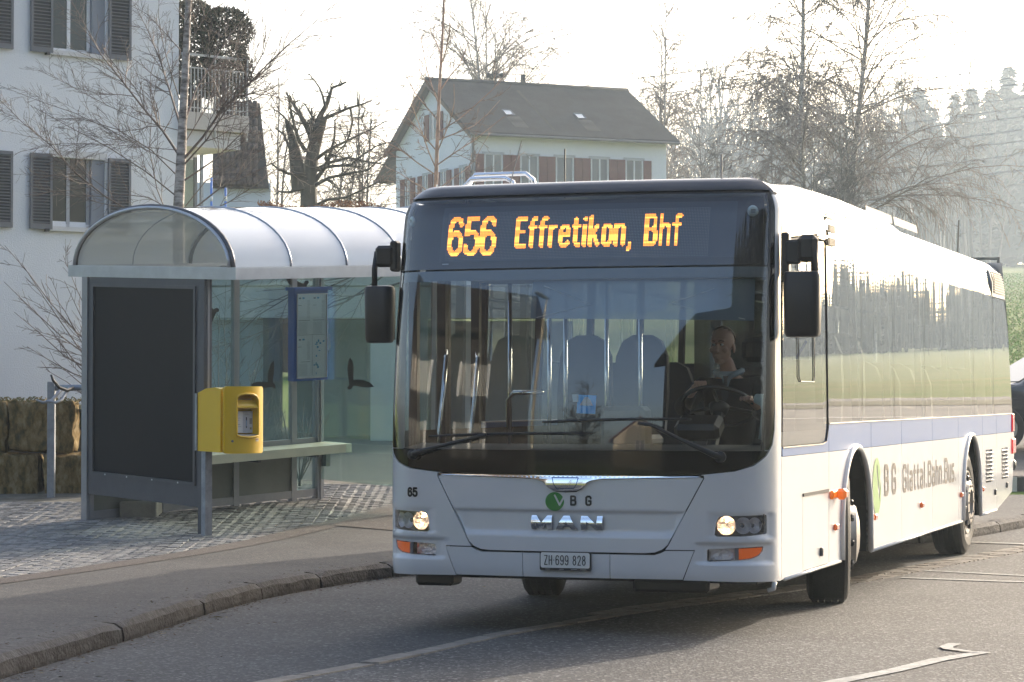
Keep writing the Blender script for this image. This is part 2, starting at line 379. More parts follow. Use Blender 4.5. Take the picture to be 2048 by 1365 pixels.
# road surfaces
KERB = [(-3.2, 9.0), (-2.93, 11.2), (-2.67, 13.2), (-2.31, 15.3), (-2.06, 17.05), (-1.81, 18.3), (-1.47, 19.3), (-1.12, 20.15), (-.52, 21.05), (.15, 21.8), (.95, 22.5), (1.8, 23.15), (2.9, 23.9), (4.4, 25.4), (6, 28), (7.5, 33)]
def kerb_x(y): return lerp([(p[1], p[0]) for p in KERB], y)
STRIP = [(-4.2, 8), (-2.0, 11.6), (-1.3, 12.9), (-.74, 14.0), (-.08, 15.6), (.9, 17.3), (2.0, 18.9), (2.8, 20.05), (3.56, 21.5), (4.95, 24.1), (6.6, 27.5), (8.6, 33)]
def strip_x(y): return lerp([(p[1], p[0]) for p in STRIP], y)
ROADZ = .0
def ribbon(name, L, Rr, m, dz, seg=.5, **t):
    """sheet between two polylines given as functions of y"""
    vs = []; fs = []; ys = L
    for y in ys:
        a, b = Rr(y); n = 12
        for i in range(n + 1): x = a + (b - a) * i / n; vs.append((x, y, T(x, y) + dz))
    for j in range(len(ys) - 1):
        for i in range(12): fs.append((j * 13 + i, j * 13 + i + 1, (j + 1) * 13 + i + 1, (j + 1) * 13 + i))
    return MB().add(vs, fs).build(name, m, smooth=True, **t)
YS = rng(-20, 34, 72)
ribbon('road', YS, lambda y: (strip_x(y) + .1, 30), A_ROAD, .0, kind='structure')
ribbon('bus_bay', [y for y in rng(0, 30, 60)], lambda y: (kerb_x(y) - .1, strip_x(y) + .12), A_BAY, -.004, kind='structure')
# upper road on the slope behind the bus, with its verge
ribbon('upper_road', rng(34, 53, 19), lambda y: (4.5, 60), A_WALK, .01, kind='structure')
MB().add([(4.5, 45, T(4.5, 45) + .02), (60, 45, T(60, 45) + .02), (60, 45.25, T(60, 45.25) + .02), (4.5, 45.25, T(4.5, 45.25) + .02)], [(0, 1, 2, 3)]).build('edge_line', WHITE_LINE, kind='structure')
ribbon('verge', rng(49.5, 51.5, 2), lambda y: (4.5, 60), mat('verge_earth', (.12, .09, .04), .95, var=1, vscale=1.5, col2=(.1, .11, .035)), .02, kind='structure')
# platform pavement (asphalt) behind the kerb
BORD = [(-6.3, 10), (-5.4, 13.5), (-4.6, 16.2), (-3.81, 18.6), (-3.04, 21.0), (-1.88, 24.4), (-1.23, 26.3), (-.3, 28.2), (1.6, 31)]
def bord_x(y): return lerp([(p[1], p[0]) for p in BORD], y)
ribbon('pavement', rng(8, 30, 60), lambda y: (bord_x(y) - .04, kerb_x(y) - .13), A_WALK, .118, kind='structure')
vs = []; fs = []
for k, y in enumerate(rng(12, 24.2, 24)):
    for x in (bord_x(y), bord_x(y) + .3): vs.append((x, y, T(x, y) + .1225))
    if k: fs.append((2 * k - 2, 2 * k - 1, 2 * k + 1, 2 * k))
MB().add(vs, fs).build('pavement_border', A_RED, kind='structure')
vs = [(-1.75, 24.2), (-.55, 23.3), (.6, 25.5), (-.9, 26.4), (-1.4, 25.6)]
MB().add([(x, y, T(x, y) + .1265) for x, y in vs], [tuple(range(5))]).build('pavement_patch', A_RED, kind='structure')
# forecourt of the garage beyond the shelter
ribbon('forecourt', rng(28.4, 38, 20), lambda y: (-9, 3), A_WALK, .1, kind='structure')
ribbon('forecourt_apron', rng(27.6, 29.2, 3), lambda y: (-4, 1.5), A_RED, .107, kind='structure')
# kerb stones: every stone a piece
random.seed(3)
kerb = empty('kerb', (0, 0, 0)); tag(kerb, kind='structure')
def at_len(P, s):
    for a, b in zip(P, P[1:]):
        L = math.hypot(b[0] - a[0], b[1] - a[1])
        if s <= L: return (a[0] + (b[0] - a[0]) * s / L, a[1] + (b[1] - a[1]) * s / L)
        s -= L
    return P[-1]
s = .35; lens = [1.7, 1.95, 2.15, 1.85, 1.35, 1.1, 1.2, .95, 1.1, 1.0, .9, 1.05, 1.0, .95, 1.1, .9, 1, 1.1, 1.0, .9]
for i, ln in enumerate(lens):
    p0 = at_len(KERB, s + .012); p1 = at_len(KERB, s + ln - .012); s += ln
    n = 7; mb = MB(); vs = []; fs = []
    for k in range(n + 1):
        q = at_len([p0, p1], math.hypot(p1[0] - p0[0], p1[1] - p0[1]) * k / n * .9999)
        pm = at_len(KERB, s - ln + .012 + (ln - .024) * k / n)
        dx, dy = p1[0] - p0[0], p1[1] - p0[1]; L = math.hypot(dx, dy); nx, ny = -dy / L, dx / L
        z = T(*pm); e = 0
        j = lambda a: random.uniform(-a, a)
        ed = .012 if k in (0, n) else 0
        prof = [(.0, -.06), (-.006 + j(.006), .02), (.006 + j(.007), .082 + j(.006) - ed * .5), (.035 + j(.006) + ed, .117 + j(.004) - ed), (.15 + j(.008), .123 + j(.003) - ed * .5), (.162, -.06)]
        for a, b in prof: vs.append((pm[0] + nx * a, pm[1] + ny * a, z + b))
    for k in range(n):
        for q in range(5): fs.append((k * 6 + q, k * 6 + q + 1, (k + 1) * 6 + q + 1, (k + 1) * 6 + q))
    fs += [tuple(range(6)), tuple(n * 6 + q for q in range(6))]
    o = MB().add(vs, fs).build('kerb_stone', GRANITE, kerb)
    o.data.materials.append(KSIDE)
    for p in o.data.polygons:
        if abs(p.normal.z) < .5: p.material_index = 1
# gutter strip: a row of flat stones (left part) and a double row of setts (right part)
strip = empty('gutter_strip', (0, 0, 0)); tag(strip, kind='structure')
GST = mat('gutter_stone', (.33, .295, .25), .85, var=1, vscale=9, col2=(.2, .18, .155), bump=.6, bscale=50)
s = 3.2; tot = 26
while s < tot:
    p = at_len(STRIP, s); far = p[1] > 16.5
    ln = random.uniform(.1, .2) if far else random.uniform(.4, .75)
    for row in range(2 if far else 1):
        q = at_len(STRIP, s + ln); dx, dy = q[0] - p[0], q[1] - p[1]; L = math.hypot(dx, dy) or 1; nx, ny = -dy / L, dx / L; wd = .13 if far else .12
        o0 = row * .14 - .1; g = .008; j = lambda: random.uniform(-.008, .008)
        c = [(p[0] + dx / L * g + nx * (o0 + j()), p[1] + dy / L * g + ny * o0), (q[0] - dx / L * g + nx * (o0 + j()), q[1] - dy / L * g + ny * o0), (q[0] - dx / L * g + nx * (o0 + wd + j()), q[1] - dy / L * g + ny * (o0 + wd)), (p[0] + dx / L * g + nx * (o0 + wd + j()), p[1] + dy / L * g + ny * (o0 + wd))]
        z = T(*p) + .006 + random.uniform(0, .006); cx = sum(a for a, _ in c) / 4; cy = sum(b for _, b in c) / 4
        MB().add([(a, b, z - .03) for a, b in c] + [(a + (cx - a) * .03, b + (cy - b) * .05, z) for a, b in c], [(4, 5, 6, 7), (0, 1, 5, 4), (1, 2, 6, 5), (2, 3, 7, 6), (3, 0, 4, 7)]).build('gutter_stone', GST, strip)
    s += ln
# road markings
def mark(pts, wds, name='road_marking', z=.006):
    vs = []; n = len(pts)
    for i, (x, y) in enumerate(pts):
        a = Vector(pts[max(0, i - 1)]); b = Vector(pts[min(n - 1, i + 1)]); d = (b - a).normalized(); nn = Vector((-d.y, d.x)) * wds[i] / 2
        for sg in (1, -1): vs.append((x + nn.x * sg, y + nn.y * sg, T(x, y) + z))
    return MB().add(vs, [(2 * i, 2 * i + 1, 2 * i + 3, 2 * i + 2) for i in range(n - 1)]).build(name, WHITE_LINE, kind='structure')
mark([(1.2, 12.2), (1.69, 12.95), (2.05, 13.45), (2.38, 14.0), (2.72, 14.42)], [.1, .11, .1, .11, .09])
mark([(2.68, 14.34), (2.54, 14.58), (2.545, 14.70), (2.63, 14.88)], [.03, .07, .08, .08], z=.0085)
mark([(3.15, 20.3), (3.9, 19.9), (4.6, 19.6), (6.5, 19.0)], [.09, .1, .1, .1])
mark([(3.4, 21.2), (4.1, 20.6), (5.0, 20.0), (7, 19.3)], [.05, .09, .12, .12])
mark([(3.85, 25.6), (5.2, 24.8), (7, 24.6)], [.1, .12, .12])
mark([(4.1, 27.4), (5.8, 28.3), (8, 28.8)], [.1, .12, .12])
# leaf litter and grit in the gutter and on the bay: one scatter
mb = MB(); random.seed(8)
LIT = [mat('litter_straw', (.3, .24, .14), .9), mat('litter_leaf', (.09, .045, .02), .9), mat('litter_grit', (.2, .19, .17), .9)]
for i in range(1500):
    y = random.uniform(11, 22.5) if i % 3 else random.choice([13.3, 16.5, 19.9, 20.8]) + random.gauss(0, .5)
    x = kerb_x(y) + abs(random.gauss(0, .11)) + .01 if i % 8 else kerb_x(y) + random.uniform(0, 2)
    if i % 7 == 0: x = kerb_x(y) - .15 - abs(random.gauss(0, .1))
    up = .12 if x < kerb_x(y) - .1 else 0
    sz = random.uniform(.002, .008) * (2.2 if i % 60 == 0 else 1); a = random.uniform(0, 6.3); l = sz * random.uniform(1, 3.5); z = T(x, y) + up + .004
    ca, sa = math.cos(a), math.sin(a)
    mb.add([(x + ca * l, y + sa * l, z), (x - sa * sz * .5, y + ca * sz * .5, z + sz * .6), (x - ca * l, y - sa * l, z + .002), (x + sa * sz * .5, y - ca * sz * .5, z + .001)], [(0, 1, 2, 3)], LIT[0 if i % 9 == 0 else 1 if i % 3 else 2])
mb.build('leaf_litter', None, fix=False, kind='stuff', label='dry leaf bits and grit along the foot of the kerb', cat='litter')
# cobbles laid in fans behind the pavement
random.seed(5)
cob = empty('cobble_paving', (0, 0, 0)); tag(cob, kind='structure')
JOINT = mat('cobble_joint', (.2, .185, .16), .95, var=1, vscale=5, col2=(.08, .075, .05))
ribbon('joint_bed', rng(12, 29, 60), lambda y: (-11, bord_x(y) + .02), JOINT, .1125).parent = cob
COB = [mat('cobble_%s' % n, c, .8, var=1, vscale=20, col2=tuple(k * .6 for k in c), bump=.5, bscale=60) for n, c in (('grey', (.30, .29, .27)), ('pale', (.38, .365, .34)), ('dark', (.22, .215, .21)))]
cells = []
for col in range(-8, 8):
    cx = -3 + col * 1.0
    for k in range(-4, 150):
        yk = 13 + k * .107
        for q in range(9):
            t = (q + .5) / 9 - .5
            cells.append((cx + t * 1.0 + random.uniform(-.006, .006), yk + .27 * (1 - 4 * t * t) + random.uniform(-.006, .006), math.atan(-8 * .27 * t), .108 * math.sqrt(1 + (8 * .27 * t) ** 2), .104))
def cob_ok(x, y): return x < bord_x(y) - .03 and x > -6.6 and 14 < y < 28.6 and not (x < -4.3 and y > 26.6)
cells = [c for c in cells if cob_ok(c[0], c[1])]
def vis(x, y):
    px = 1024 + x / y * 5000; return -10 < px < 800
def cobv(c):
    x, y, a, l, wd = c; ca, sa = math.cos(a), math.sin(a); z = T(x, y) + .116 + random.uniform(-.003, .003); vs = []
    tl = random.uniform(-.02, .02)
    for dz, sc in ((-.03, .93), (-.003, .95), (.002, .78)):
        for sx, sy in ((-1, -1), (1, -1), (1, 1), (-1, 1)):
            X = sx * l / 2 * sc * (1 + random.uniform(-.05, .05)); Y = sy * wd / 2 * sc * (1 + random.uniform(-.05, .05)); vs.append((x + X * ca - Y * sa, y + X * sa + Y * ca, z + dz + X * tl))
    return vs
CF = [(8, 9, 10, 11)] + [(r * 4 + i, r * 4 + (i + 1) % 4, r * 4 + 4 + (i + 1) % 4, r * 4 + 4 + i) for r in (0, 1) for i in range(4)]
cells.sort(key=lambda c: c[1] + (0 if vis(c[0], c[1]) else 100))
for c in cells[:300]: MB().add(cobv(c), CF).build('cobblestone', random.choice(COB), cob, fix=False)
mb = MB()
for c in cells[300:]: mb.add(cobv(c), CF, random.choice(COB))
mb.build('cobblestones', None, cob, fix=False, kind='stuff')
# ------------------------------------------------------------------ the bus (local: x = towards its driver's side, y = rearwards, z up)
PHI = .3216
bus = empty('bus', (.352 - .02 * math.cos(PHI), 15.516 + .02 * math.sin(PHI), 0), -PHI, 'white city bus with an amber destination sign turning in beside the stop', 'bus')
WHITE = mat('bus_white', (.74, .75, .76), .24, coat=.55, var=.35, vscale=1.3, col2=(.64, .64, .63), bump=.10, bscale=1.6)
CREAM = WHITE
NAVY = mat('bus_navy_black', (.008, .010, .018), .16, coat=.25, spec=.4)
BLACK = mat('black_plastic', (.014, .014, .016), .42)
BLACKG = mat('black_gloss', (.003, .003, .004), .07, spec=.35)
RUBBER = mat('tyre_rubber', (.012, .012, .012), .75, var=.4, vscale=30, bump=.2, bscale=80)
CHROME = mat('chrome', (.86, .87, .88), .07, metal=1)
STEEL = mat('brushed_steel', (.55, .55, .55), .25, metal=1)
STRIPE = mat('livery_blue', (.03, .125, .36), .35, coat=.1, spec=.35)
DARK = mat('dark_interior', (.018, .018, .02), .8)
SEAM = mat('seam_black', (.01, .01, .01), .8)
# body surface: u runs round the plan from the front centre, v up the wall and over the shoulder
K = .07; BC = .979; RC = .29; TH0 = math.atan(2 * K * 1.02); SCN = K * 1.0404 + RC * math.cos(TH0); UA = 1.02 + (math.pi / 2 - TH0) * RC
U0 = UA - SCN                       # u = y + U0 on the flank
ZT = 2.63; RS = .215
def rake(z): z = min(z, 2.8); return .082 * max(0, z - 1.0) ** 2
def plan(u):
    a = abs(u); sg = 1 if u >= 0 else -1
    if a <= 1.02: b, s = a, K * a * a; t = math.atan(2 * K * a)
    elif a <= UA: t = TH0 + (a - 1.02) / RC; b = BC + RC * math.sin(t); s = SCN - RC * math.cos(t)
    else: t = math.pi / 2; b = BC + RC; s = SCN + a - UA
    return b * sg, s, math.sin(t) * sg, -math.cos(t)
def body(u, v, off=0):
    b, s, nx, ny = plan(u); inset = .012 * max(0, v - 1.4)
    if v <= ZT: z = v; ro = -off; zo = 0
    else:
        al = (v - ZT) / RS; z = ZT + RS * math.sin(al); inset += RS * (1 - math.cos(al)); ro = -off * math.cos(al); zo = off * math.sin(al)
    if v < .42: inset += .35 * (.42 - v) ** 2 / .1 * .5 if abs(u) < UA else 0
    inset += ro; s += rake(z) * (1 - sst(.05, .85, s))
    return Vector((b - nx * inset, s - ny * inset, z + zo))
def BM(off=0): return lambda u, v: body(u, v, off)
def SM(off=0, side=1):
    """flank coordinates (distance from the nose, height)"""
    return lambda s, z: body(side * (s + U0), z, off)
# --- front face
WL = [(0, .985), (.5, .987), (.84, .997), (1.05, 1.02), (1.17, 1.055), (1.26, 1.11), (1.32, 1.18), (1.345, 1.27), (1.35, 1.45), (1.335, 2.2), (1.31, 2.6), (1.29, 2.76)]
full = lambda P: [(-x, y) for x, y in P[::-1] if x > 0] + P
def wl_at(y): return lerp([(b, a) for a, b in WL[5:]], y)
WS = glass('windscreen_glass', (.78, .84, .86), 2.1, ior=1.5, wav=.0012, wscale=1.1)
DG = glass('destination_glass', (.78, .8, .82), 2.0, ior=1.5, wav=.0012, wscale=1.1)
low = [p for p in full(WL) if p[1] < 1.16]
mk = panel('lower_glass_mask', [[(-wl_at(1.14), 1.14)] + [p for p in full(WL) if p[1] < 1.14] + [(wl_at(1.14), 1.14)]], BM(0), BLACKG, bus, .06)
for sg in (1, -1):   # black frit down both sides
    P = [(1.24, 1.145), (wl_at(1.145), 1.145)] + [p for p in WL if 1.15 < p[1] < 2.7] + [(wl_at(2.75), 2.75), (1.245, 2.75), (1.262, 2.2), (1.262, 1.5)]
    panel('glass_edge_mask', [[(x * sg, y) for x, y in P][::sg]], BM(0), BLACKG, bus, .06)
panel('windscreen', [[(-1.26, 1.145), (1.26, 1.145), (1.262, 2.2), (1.259, 2.275), (-1.259, 2.275), (-1.262, 2.2)]], BM(0), WS, bus, .05, thick=0)
panel('destination_window', [[(-1.257, 2.285), (1.257, 2.285), (1.245, 2.75), (-1.245, 2.75)]], BM(0), DG, bus, .05, thick=0)
panel('windscreen_top_band', [[(-1.257, 2.21), (1.257, 2.21), (1.257, 2.275), (-1.257, 2.275)]], BM(-.012), mat('band_grey', (.1, .12, .13), .5), bus, .1, thick=0)
panel('front_roof_hood', [[(-1.3, 2.768), (1.3, 2.768), (1.3, 2.93), (-1.3, 2.93)]], BM(.008), NAVY, bus, .06, gv=.012, thick=.03)
panel('hood_seal', [[(-1.3, 2.745), (1.3, 2.745), (1.3, 2.77), (-1.3, 2.77)]], BM(-.004), SEAM, bus, .1, thick=0)
# backing shell, dark, behind the lower front and the flanks' seams
panel('body_frame', [full([(0, .38), (1.36, .38), (1.36, 1.05), (1.1, 1.0), (.8, .98), (0, .96)])], BM(-.11), SEAM, bus, .08, thick=0)
# hood flap with two creases
def hoodmap(u, v):
    o = -.016 * sst(.775, .748, v) * sst(.60, .645, v) * (1 - sst(.70, .76, abs(u) + (.7 - v) * .5))
    return body(u, v, o)
HOOD = full([(0, .512), (.5, .512), (.565, .517), (.61, .535), (.645, .566), (.7, .672), (.808, .872), (.862, .972), (.84, .976), (.2, .962), (.15, .95), (.13, .938), (.1, .9), (.07, .882), (0, .878)])
panel('hood_flap', [HOOD], hoodmap, WHITE, bus, .06, gv=.012, thick=.03, fine=.03)
CH = full([(0, .885), (.075, .889), (.11, .908), (.14, .944), (.165, .955), (.23, .967), (.85, .981), (.85, .986), (0, .9835)])
def chmap(u, v): return body(u, v, .004 + .014 * math.sin(math.pi * min(1, max(0, (v - .88) / .1))) ** .5 * (1 - sst(.1, .3, abs(u)) * .5))
chrome = panel('chrome_grille_trim', [CH], chmap, CHROME, bus, .03, gv=.01, thick=.02)
strokes('lion_badge_border', [[(-.085, .972), (.085, .972), (.074, .93), (.055, .902), (-.055, .902), (-.074, .93), (-.085, .972)]], .0045, lambda u, v: chmap(u, v) + Vector((0, -.004, 0)), mat('badge_blue_grey', (.25, .33, .5), .15, metal=1), bus)
LION = [(-.048, .906), (-.036, .909), (-.032, .918), (-.02, .928), (.0, .928), (.014, .926), (.024, .936), (.03, .948), (.038, .956), (.04, .946), (.036, .938), (.032, .93), (.03, .918), (.024, .908), (.014, .908), (.018, .918), (.0, .922), (-.018, .92), (-.024, .911), (-.034, .905), (-.048, .906)]
strokes('lion_emblem', [LION], .0026, lambda u, v: chmap(u, v) + Vector((0, -.004, 0)), mat('badge_line', (.75, .72, .65), .2, metal=1), bus)
# bumper panels
for P in ([(-.806, .528), (-.735, .352), (-.285, .352), (-.285, .5), (-.56, .5), (-.6, .512), (-.63, .527)], [(-.281, .352), (.281, .352), (.281, .5), (-.281, .5)], [(.806, .528), (.63, .527), (.6, .512), (.56, .5), (.285, .5), (.285, .352), (.735, .352)]):
    if P[0][0] > 0: P = P[::-1]; P = P[::-1]
    panel('bumper_panel', [P], BM(0), WHITE, bus, .06, thick=.03)
# corner panels with lamp recesses
HL = [(.93, .628), (.945, .617), (1.1, .619), (1.285, .632), (1.29, .64), (1.29, .742), (1.283, .748), (1.1, .745), (.975, .742), (.955, .735), (.94, .7)]
FG = [(.885, .47), (.9, .464), (1.06, .472), (1.16, .481), (1.22, .5), (1.25, .525), (1.258, .552), (1.25, .556), (1.05, .548), (.89, .54), (.884, .53)]
def shrink(P, k, cx=None, cy=None):
    cx = sum(p[0] for p in P) / len(P); cy = sum(p[1] for p in P) / len(P); return [(cx + (x - cx) * k, cy + (y - cy) * (k if k < 1 else 1 + (k - 1) * 3)) for x, y in P]
def boxm(u, v, x0, x1, y0, y1, fx, fy): return sst(x0 - fx, x0, u) * (1 - sst(x1, x1 + fx, u)) * sst(y0 - fy, y0, v) * (1 - sst(y1, y1 + fy, v))
def cornmap(u, v, o=0):
    a = abs(u); r = .017 * boxm(a, v, .93 - (.75 - v) * .1, 1.31, .615, .752, .05, .02) + .017 * boxm(a, v, .87, 1.27, .462, .557, .09, .022)
    return body(u, v, o - r)
for sg in (1, -1):
    C = [(.74, .348), (UA + .06, .335), (UA + .06, 1.5), (UA + .03, 2.2), (UA + .0, 2.74), (1.305, 2.74)] + [(x + .008, y - .004) for x, y in WL[:1:-1] if x > .8 and y < 2.7] + [(.866, .99), (.87, .972), (.815, .87), (.706, .668), (.651, .562), (.63, .534), (.812, .534)]
    f = lambda u, v, s_=sg: cornmap(u * s_, v)
    h1, h2 = HL, FG
    panel('corner_panel', [C, h1, h2], f, WHITE, bus, .035, gv=.02, thick=.04, flip=sg < 0, fine=.025)
    # lamps: housing, bowls, clear lens
    hp = panel('headlight', [shrink(HL, 1.03)], lambda u, v, s_=sg: cornmap(u * s_, v, -.075), mat('lamp_housing', (.3, .3, .31), .3, metal=.8), bus, .05, thick=0, flip=sg < 0)
    # side wall of the housing
    vs = []; fs = []; P = refine(HL, .04); n = len(P)
    for o_ in (0, -.074): vs += [cornmap(x * sg, y, o_) for x, y in P]
    MB().add(vs, [(i, (i + 1) % n, (i + 1) % n + n, i + n) for i in range(n)]).build('lamp_wall', mat('lamp_wall_grey', (.35, .34, .34), .35, metal=.5), hp)
    for cu, rr, lit in ((1.0, .058, 1), (1.115, .052, 0), (1.2, .05, 0)):
        c = cornmap(cu * sg, .684, -.02); b, s_, nx, ny = plan(cu * sg); an = math.atan2(ny, nx)
        M = Matrix.Rotation(an, 4, 'Z'); mb = MB(); prof = [(-.05 + .052 * (k / 6) ** 2, .004 + (rr - .004) * k / 6) for k in range(7)]
        mb.lathe(prof, (0, 0, 0), 'X', 20)
        o = mb.build('reflector', mat('reflector', (.85, .85, .87), .42, metal=1, bump=1, bscale=34), hp, smooth=True, fix=False); o.location = c; o.rotation_euler = (0, 0, an)
        if lit: MB().lathe([(-.04, 0), (-.038, .007), (-.02, .009), (-.012, .006), (-.01, 0)], ax='X', n=12).build('bulb', mat('bulb_lit', (1, .8, .5), .3, emit=(1, .62, .3), estr=9), hp, smooth=True, fix=False).matrix_basis = Matrix.Translation(c + Vector((0, 0, .026))) @ M; 
        else: MB().lathe([(-.04, 0), (-.038, .014), (-.024, .014), (-.02, 0)], ax='X', n=12).build('bulb', mat('bulb_off', (.12, .13, .16), .1, coat=1), hp, smooth=True, fix=False).matrix_basis = Matrix.Translation(c) @ M
    l = panel('lamp_strip', [[(1.245, .637), (1.286, .64), (1.286, .744), (1.245, .744)]], lambda u, v, s_=sg: cornmap(u * s_, v, -.02), DARK, hp, .05, thick=0, flip=sg < 0)
    LENS = glass('lamp_lens', (.92, .93, .95), 1.6, ior=1.5)
    panel('lens', [shrink(HL, .985)], lambda u, v, s_=sg: cornmap(u * s_, v, -.002), LENS, hp, .05, thick=0, flip=sg < 0)
    fp = panel('fog_lamp', [[(.888, .468), (1.055, .474), (1.055, .546), (.888, .538)]], lambda u, v, s_=sg: cornmap(u * s_, v, -.05), mat('fog_reflector', (.8, .8, .82), .3, metal=1, bump=1, bscale=38), bus, .02, thick=.0, flip=sg < 0)
    P = refine(FG, .04); n = len(P); vs = []
    for o_ in (0, -.05): vs += [cornmap(x * sg, y, o_) for x, y in P]
    MB().add(vs, [(i, (i + 1) % n, (i + 1) % n + n, i + n) for i in range(n)]).build('lamp_wall', MATS['lamp_wall_grey'], fp)
    panel('lens', [[(.892, .470), (1.05, .475), (1.05, .544), (.892, .536)]], lambda u, v, s_=sg: cornmap(u * s_, v, -.004), LENS, fp, .05, thick=0, flip=sg < 0)
    panel('lamp_divider', [[(1.055, .474), (1.08, .475), (1.08, .547), (1.055, .546)]], lambda u, v, s_=sg: cornmap(u * s_, v, -.002), mat('lamp_grey', (.16, .16, .17), .4), fp, .05, thick=.01, flip=sg < 0)
    panel('indicator_lamp', [[(1.082, .477), (1.16, .485), (1.215, .502), (1.243, .526), (1.25, .550), (1.082, .544)]], lambda u, v, s_=sg: cornmap(u * s_, v, -.003), mat('amber_lens', (.55, .1, .008), .12, coat=1, emit=(.6, .09, .0), estr=.12), bus, .03, thick=.02, flip=sg < 0)
# fleet number, operator letters, maker's letters, plate
INK = mat('ink_black', (.012, .012, .014), .35)
def txt(name, s, h, wd, x0, y0, wx=1, gap=.2, m=None, map_=None, centre=False, parent=None, **t):
    pl, x1 = layout(s, h, wx, gap, x0, y0)
    if centre: d = (x1 - x0) / 2; pl = [[(a - d, b) for a, b in q] for q in pl]
    return strokes(name, pl, wd, map_ or BM(.003), m or INK, parent or bus, **t)
txt('fleet_number', '65', .048, .0145, -1.075, .842, .86, .28)
txt('operator_letter', 'B', .052, .0125, .035, .803, .92); txt('operator_letter', 'G', .052, .0125, .133, .803, .92)
GREEN = mat('logo_green', (.025, .24, .035), .3)
def logo(cx, cy, rx, ry, fm, m, parent, name='logo_disc'):
    V = [((cx - .0 * rx, cy + .66 * ry), (cx + .52 * rx, cy - .36 * ry)), ((cx + .52 * rx, cy - .36 * ry), (cx + 1.02 * rx, cy + .55 * ry))]
    loops = [[(cx + rx * math.cos(2 * math.pi * k / 40), cy + ry * math.sin(2 * math.pi * k / 40)) for k in range(40)]]
    sc = rx / ry; wd = .2
    for a, b in V:
        dx, dy = (b[0] - a[0]) / rx, (b[1] - a[1]) / ry; an = math.atan2(dy, dx); r = wd / 2
        loops.append([(b[0] + rx * r * math.cos(an - math.pi / 2 + math.pi * k / 6), b[1] + ry * r * math.sin(an - math.pi / 2 + math.pi * k / 6)) for k in range(7)] + [(a[0] + rx * r * math.cos(an + math.pi / 2 + math.pi * k / 6), a[1] + ry * r * math.sin(an + math.pi / 2 + math.pi * k / 6)) for k in range(7)])
    def ins(x, y):
        X, Y = (x - cx) / rx, (y - cy) / ry
        if X * X + Y * Y > 1: return False
        for a, b in V:
            if segd(X, Y, ((a[0] - cx) / rx, (a[1] - cy) / ry), ((b[0] - cx) / rx, (b[1] - cy) / ry)) < wd / 2: return False
        return not (segd(X, Y, (.52, -.36), (1.02, .55)) < .16 and X > .98)
    v2, fs = region(loops, ins); return surf(name, v2, fs, fm, m, parent)
logo(-.071, .822, .061, .058, BM(.003), GREEN, bus)
def letters3d(name, polys, fm, m, h=.012):
    for P in polys: panel(name, P, fm, m, bus, .02, thick=h)
Mz0, Mz1 = .647, .735
def sc_(P, x0, x1): return [(x0 + x * (x1 - x0), Mz0 + y * (Mz1 - Mz0)) for x, y in P]
LM = sc_([(0, 0), (.26, 0), (.26, .5), (.44, .06), (.56, .06), (.74, .5), (.74, 0), (1, 0), (1, 1), (.76, 1), (.5, .48), (.24, 1), (0, 1)], -.222, -.088)
LA = [sc_([(0, 0), (.27, 0), (.36, .2), (.64, .2), (.73, 0), (1, 0), (.64, 1), (.36, 1)], -.066, .078), sc_([(.43, .34), (.5, .62), (.57, .34)], -.066, .078)]
LN = sc_([(0, 0), (.26, 0), (.26, .62), (.7, 0), (1, 0), (1, 1), (.74, 1), (.74, .4), (.3, 1), (0, 1)], .1, .238)
for P in ([LM], LA, [LN]):
    def mm(u, v): return body(u, v, .001 + .016 * math.sin(math.pi * max(0, min(1, (v - Mz0) / (Mz1 - Mz0)))))
    panel('maker_letter', P, mm, CHROME, bus, .02, thick=.012)
pc = lambda o: (lambda u, v: body(u, .45, .02 + o) + Vector((0, 0, v - .45)))
panel('plate_holder', [rrect(-.163, .395, .165, .513, .012)], pc(0), BLACK, bus, .08, thick=.02)
plate = panel('number_plate', [rrect(-.156, .412, .16, .507, .012)], pc(.004), mat('plate_white', (.85, .85, .82), .3, emit=(1, 1, .96), estr=.0), bus, .08, thick=.004)
txt('plate_text', 'ZH-699 828', .056, .0055, .002, .432, .53, .22, map_=pc(.008), centre=True, parent=plate)
for x in (-.11, -.02, .06, .12): MB().box(tuple(body(x, .4035, .0245)), (.03 if x < 0 else .04, .001, .004)).build('holder_print', mat('print_grey', (.3, .3, .3), .6), bus)
# marker reversing-camera discs behind the top glass, mirrors arms etc. below
# --- destination display
DY = .05
panel('display_surround', [[(-1.24, 2.29), (1.24, 2.29), (1.24, 2.745), (-1.24, 2.745)]], BM(-.035), mat('surround_black', (.012, .012, .018), .6), bus, .06, thick=0)
DU0, DU1, DV0, DV1 = -.93, 1.02, 2.335, 2.70
disp = panel('destination_display', [[(DU0, DV0), (DU1, DV0), (DU1, DV1), (DU0, DV1)]], BM(-.025), mat('display_board', (.035, .038, .048), .5), bus, .06, thick=0)
PT = .0098; NC = 178; NR = 32; LU0, LV0 = -.885, 2.348
off_ = MB(); lit = set()
def ledtext(s, c0, r0, rows, sw, wx, gap):
    pl, x1 = layout(s, rows - 1, wx, gap, c0, r0)
    for r in range(NR):
        for c in range(NC):
            if (c, r) in lit: continue
            for P in pl:
                if any(segd(c, r, a, b) < sw for a, b in zip(P, P[1:])): lit.add((c, r)); break
    return x1
ledtext('656', 2, 4, 24, 1.7, .60, .15)
ledtext('Effretikon, Bhf', 50, 8, 19, 1.35, .58, .20)
def dots(name, cells_, m, sz, o, kind='stuff'):
    vs = []; fs = []
    for c, r in cells_:
        u = LU0 + c * PT; v = LV0 + r * PT; h = sz / 2; k = len(vs)
        vs += [body(u - h, v - h, o), body(u + h, v - h, o), body(u + h, v + h, o), body(u - h, v + h, o)]; fs.append((k, k + 1, k + 2, k + 3))
    return MB().add(vs, fs).build(name, m, disp, fix=False, kind=kind)
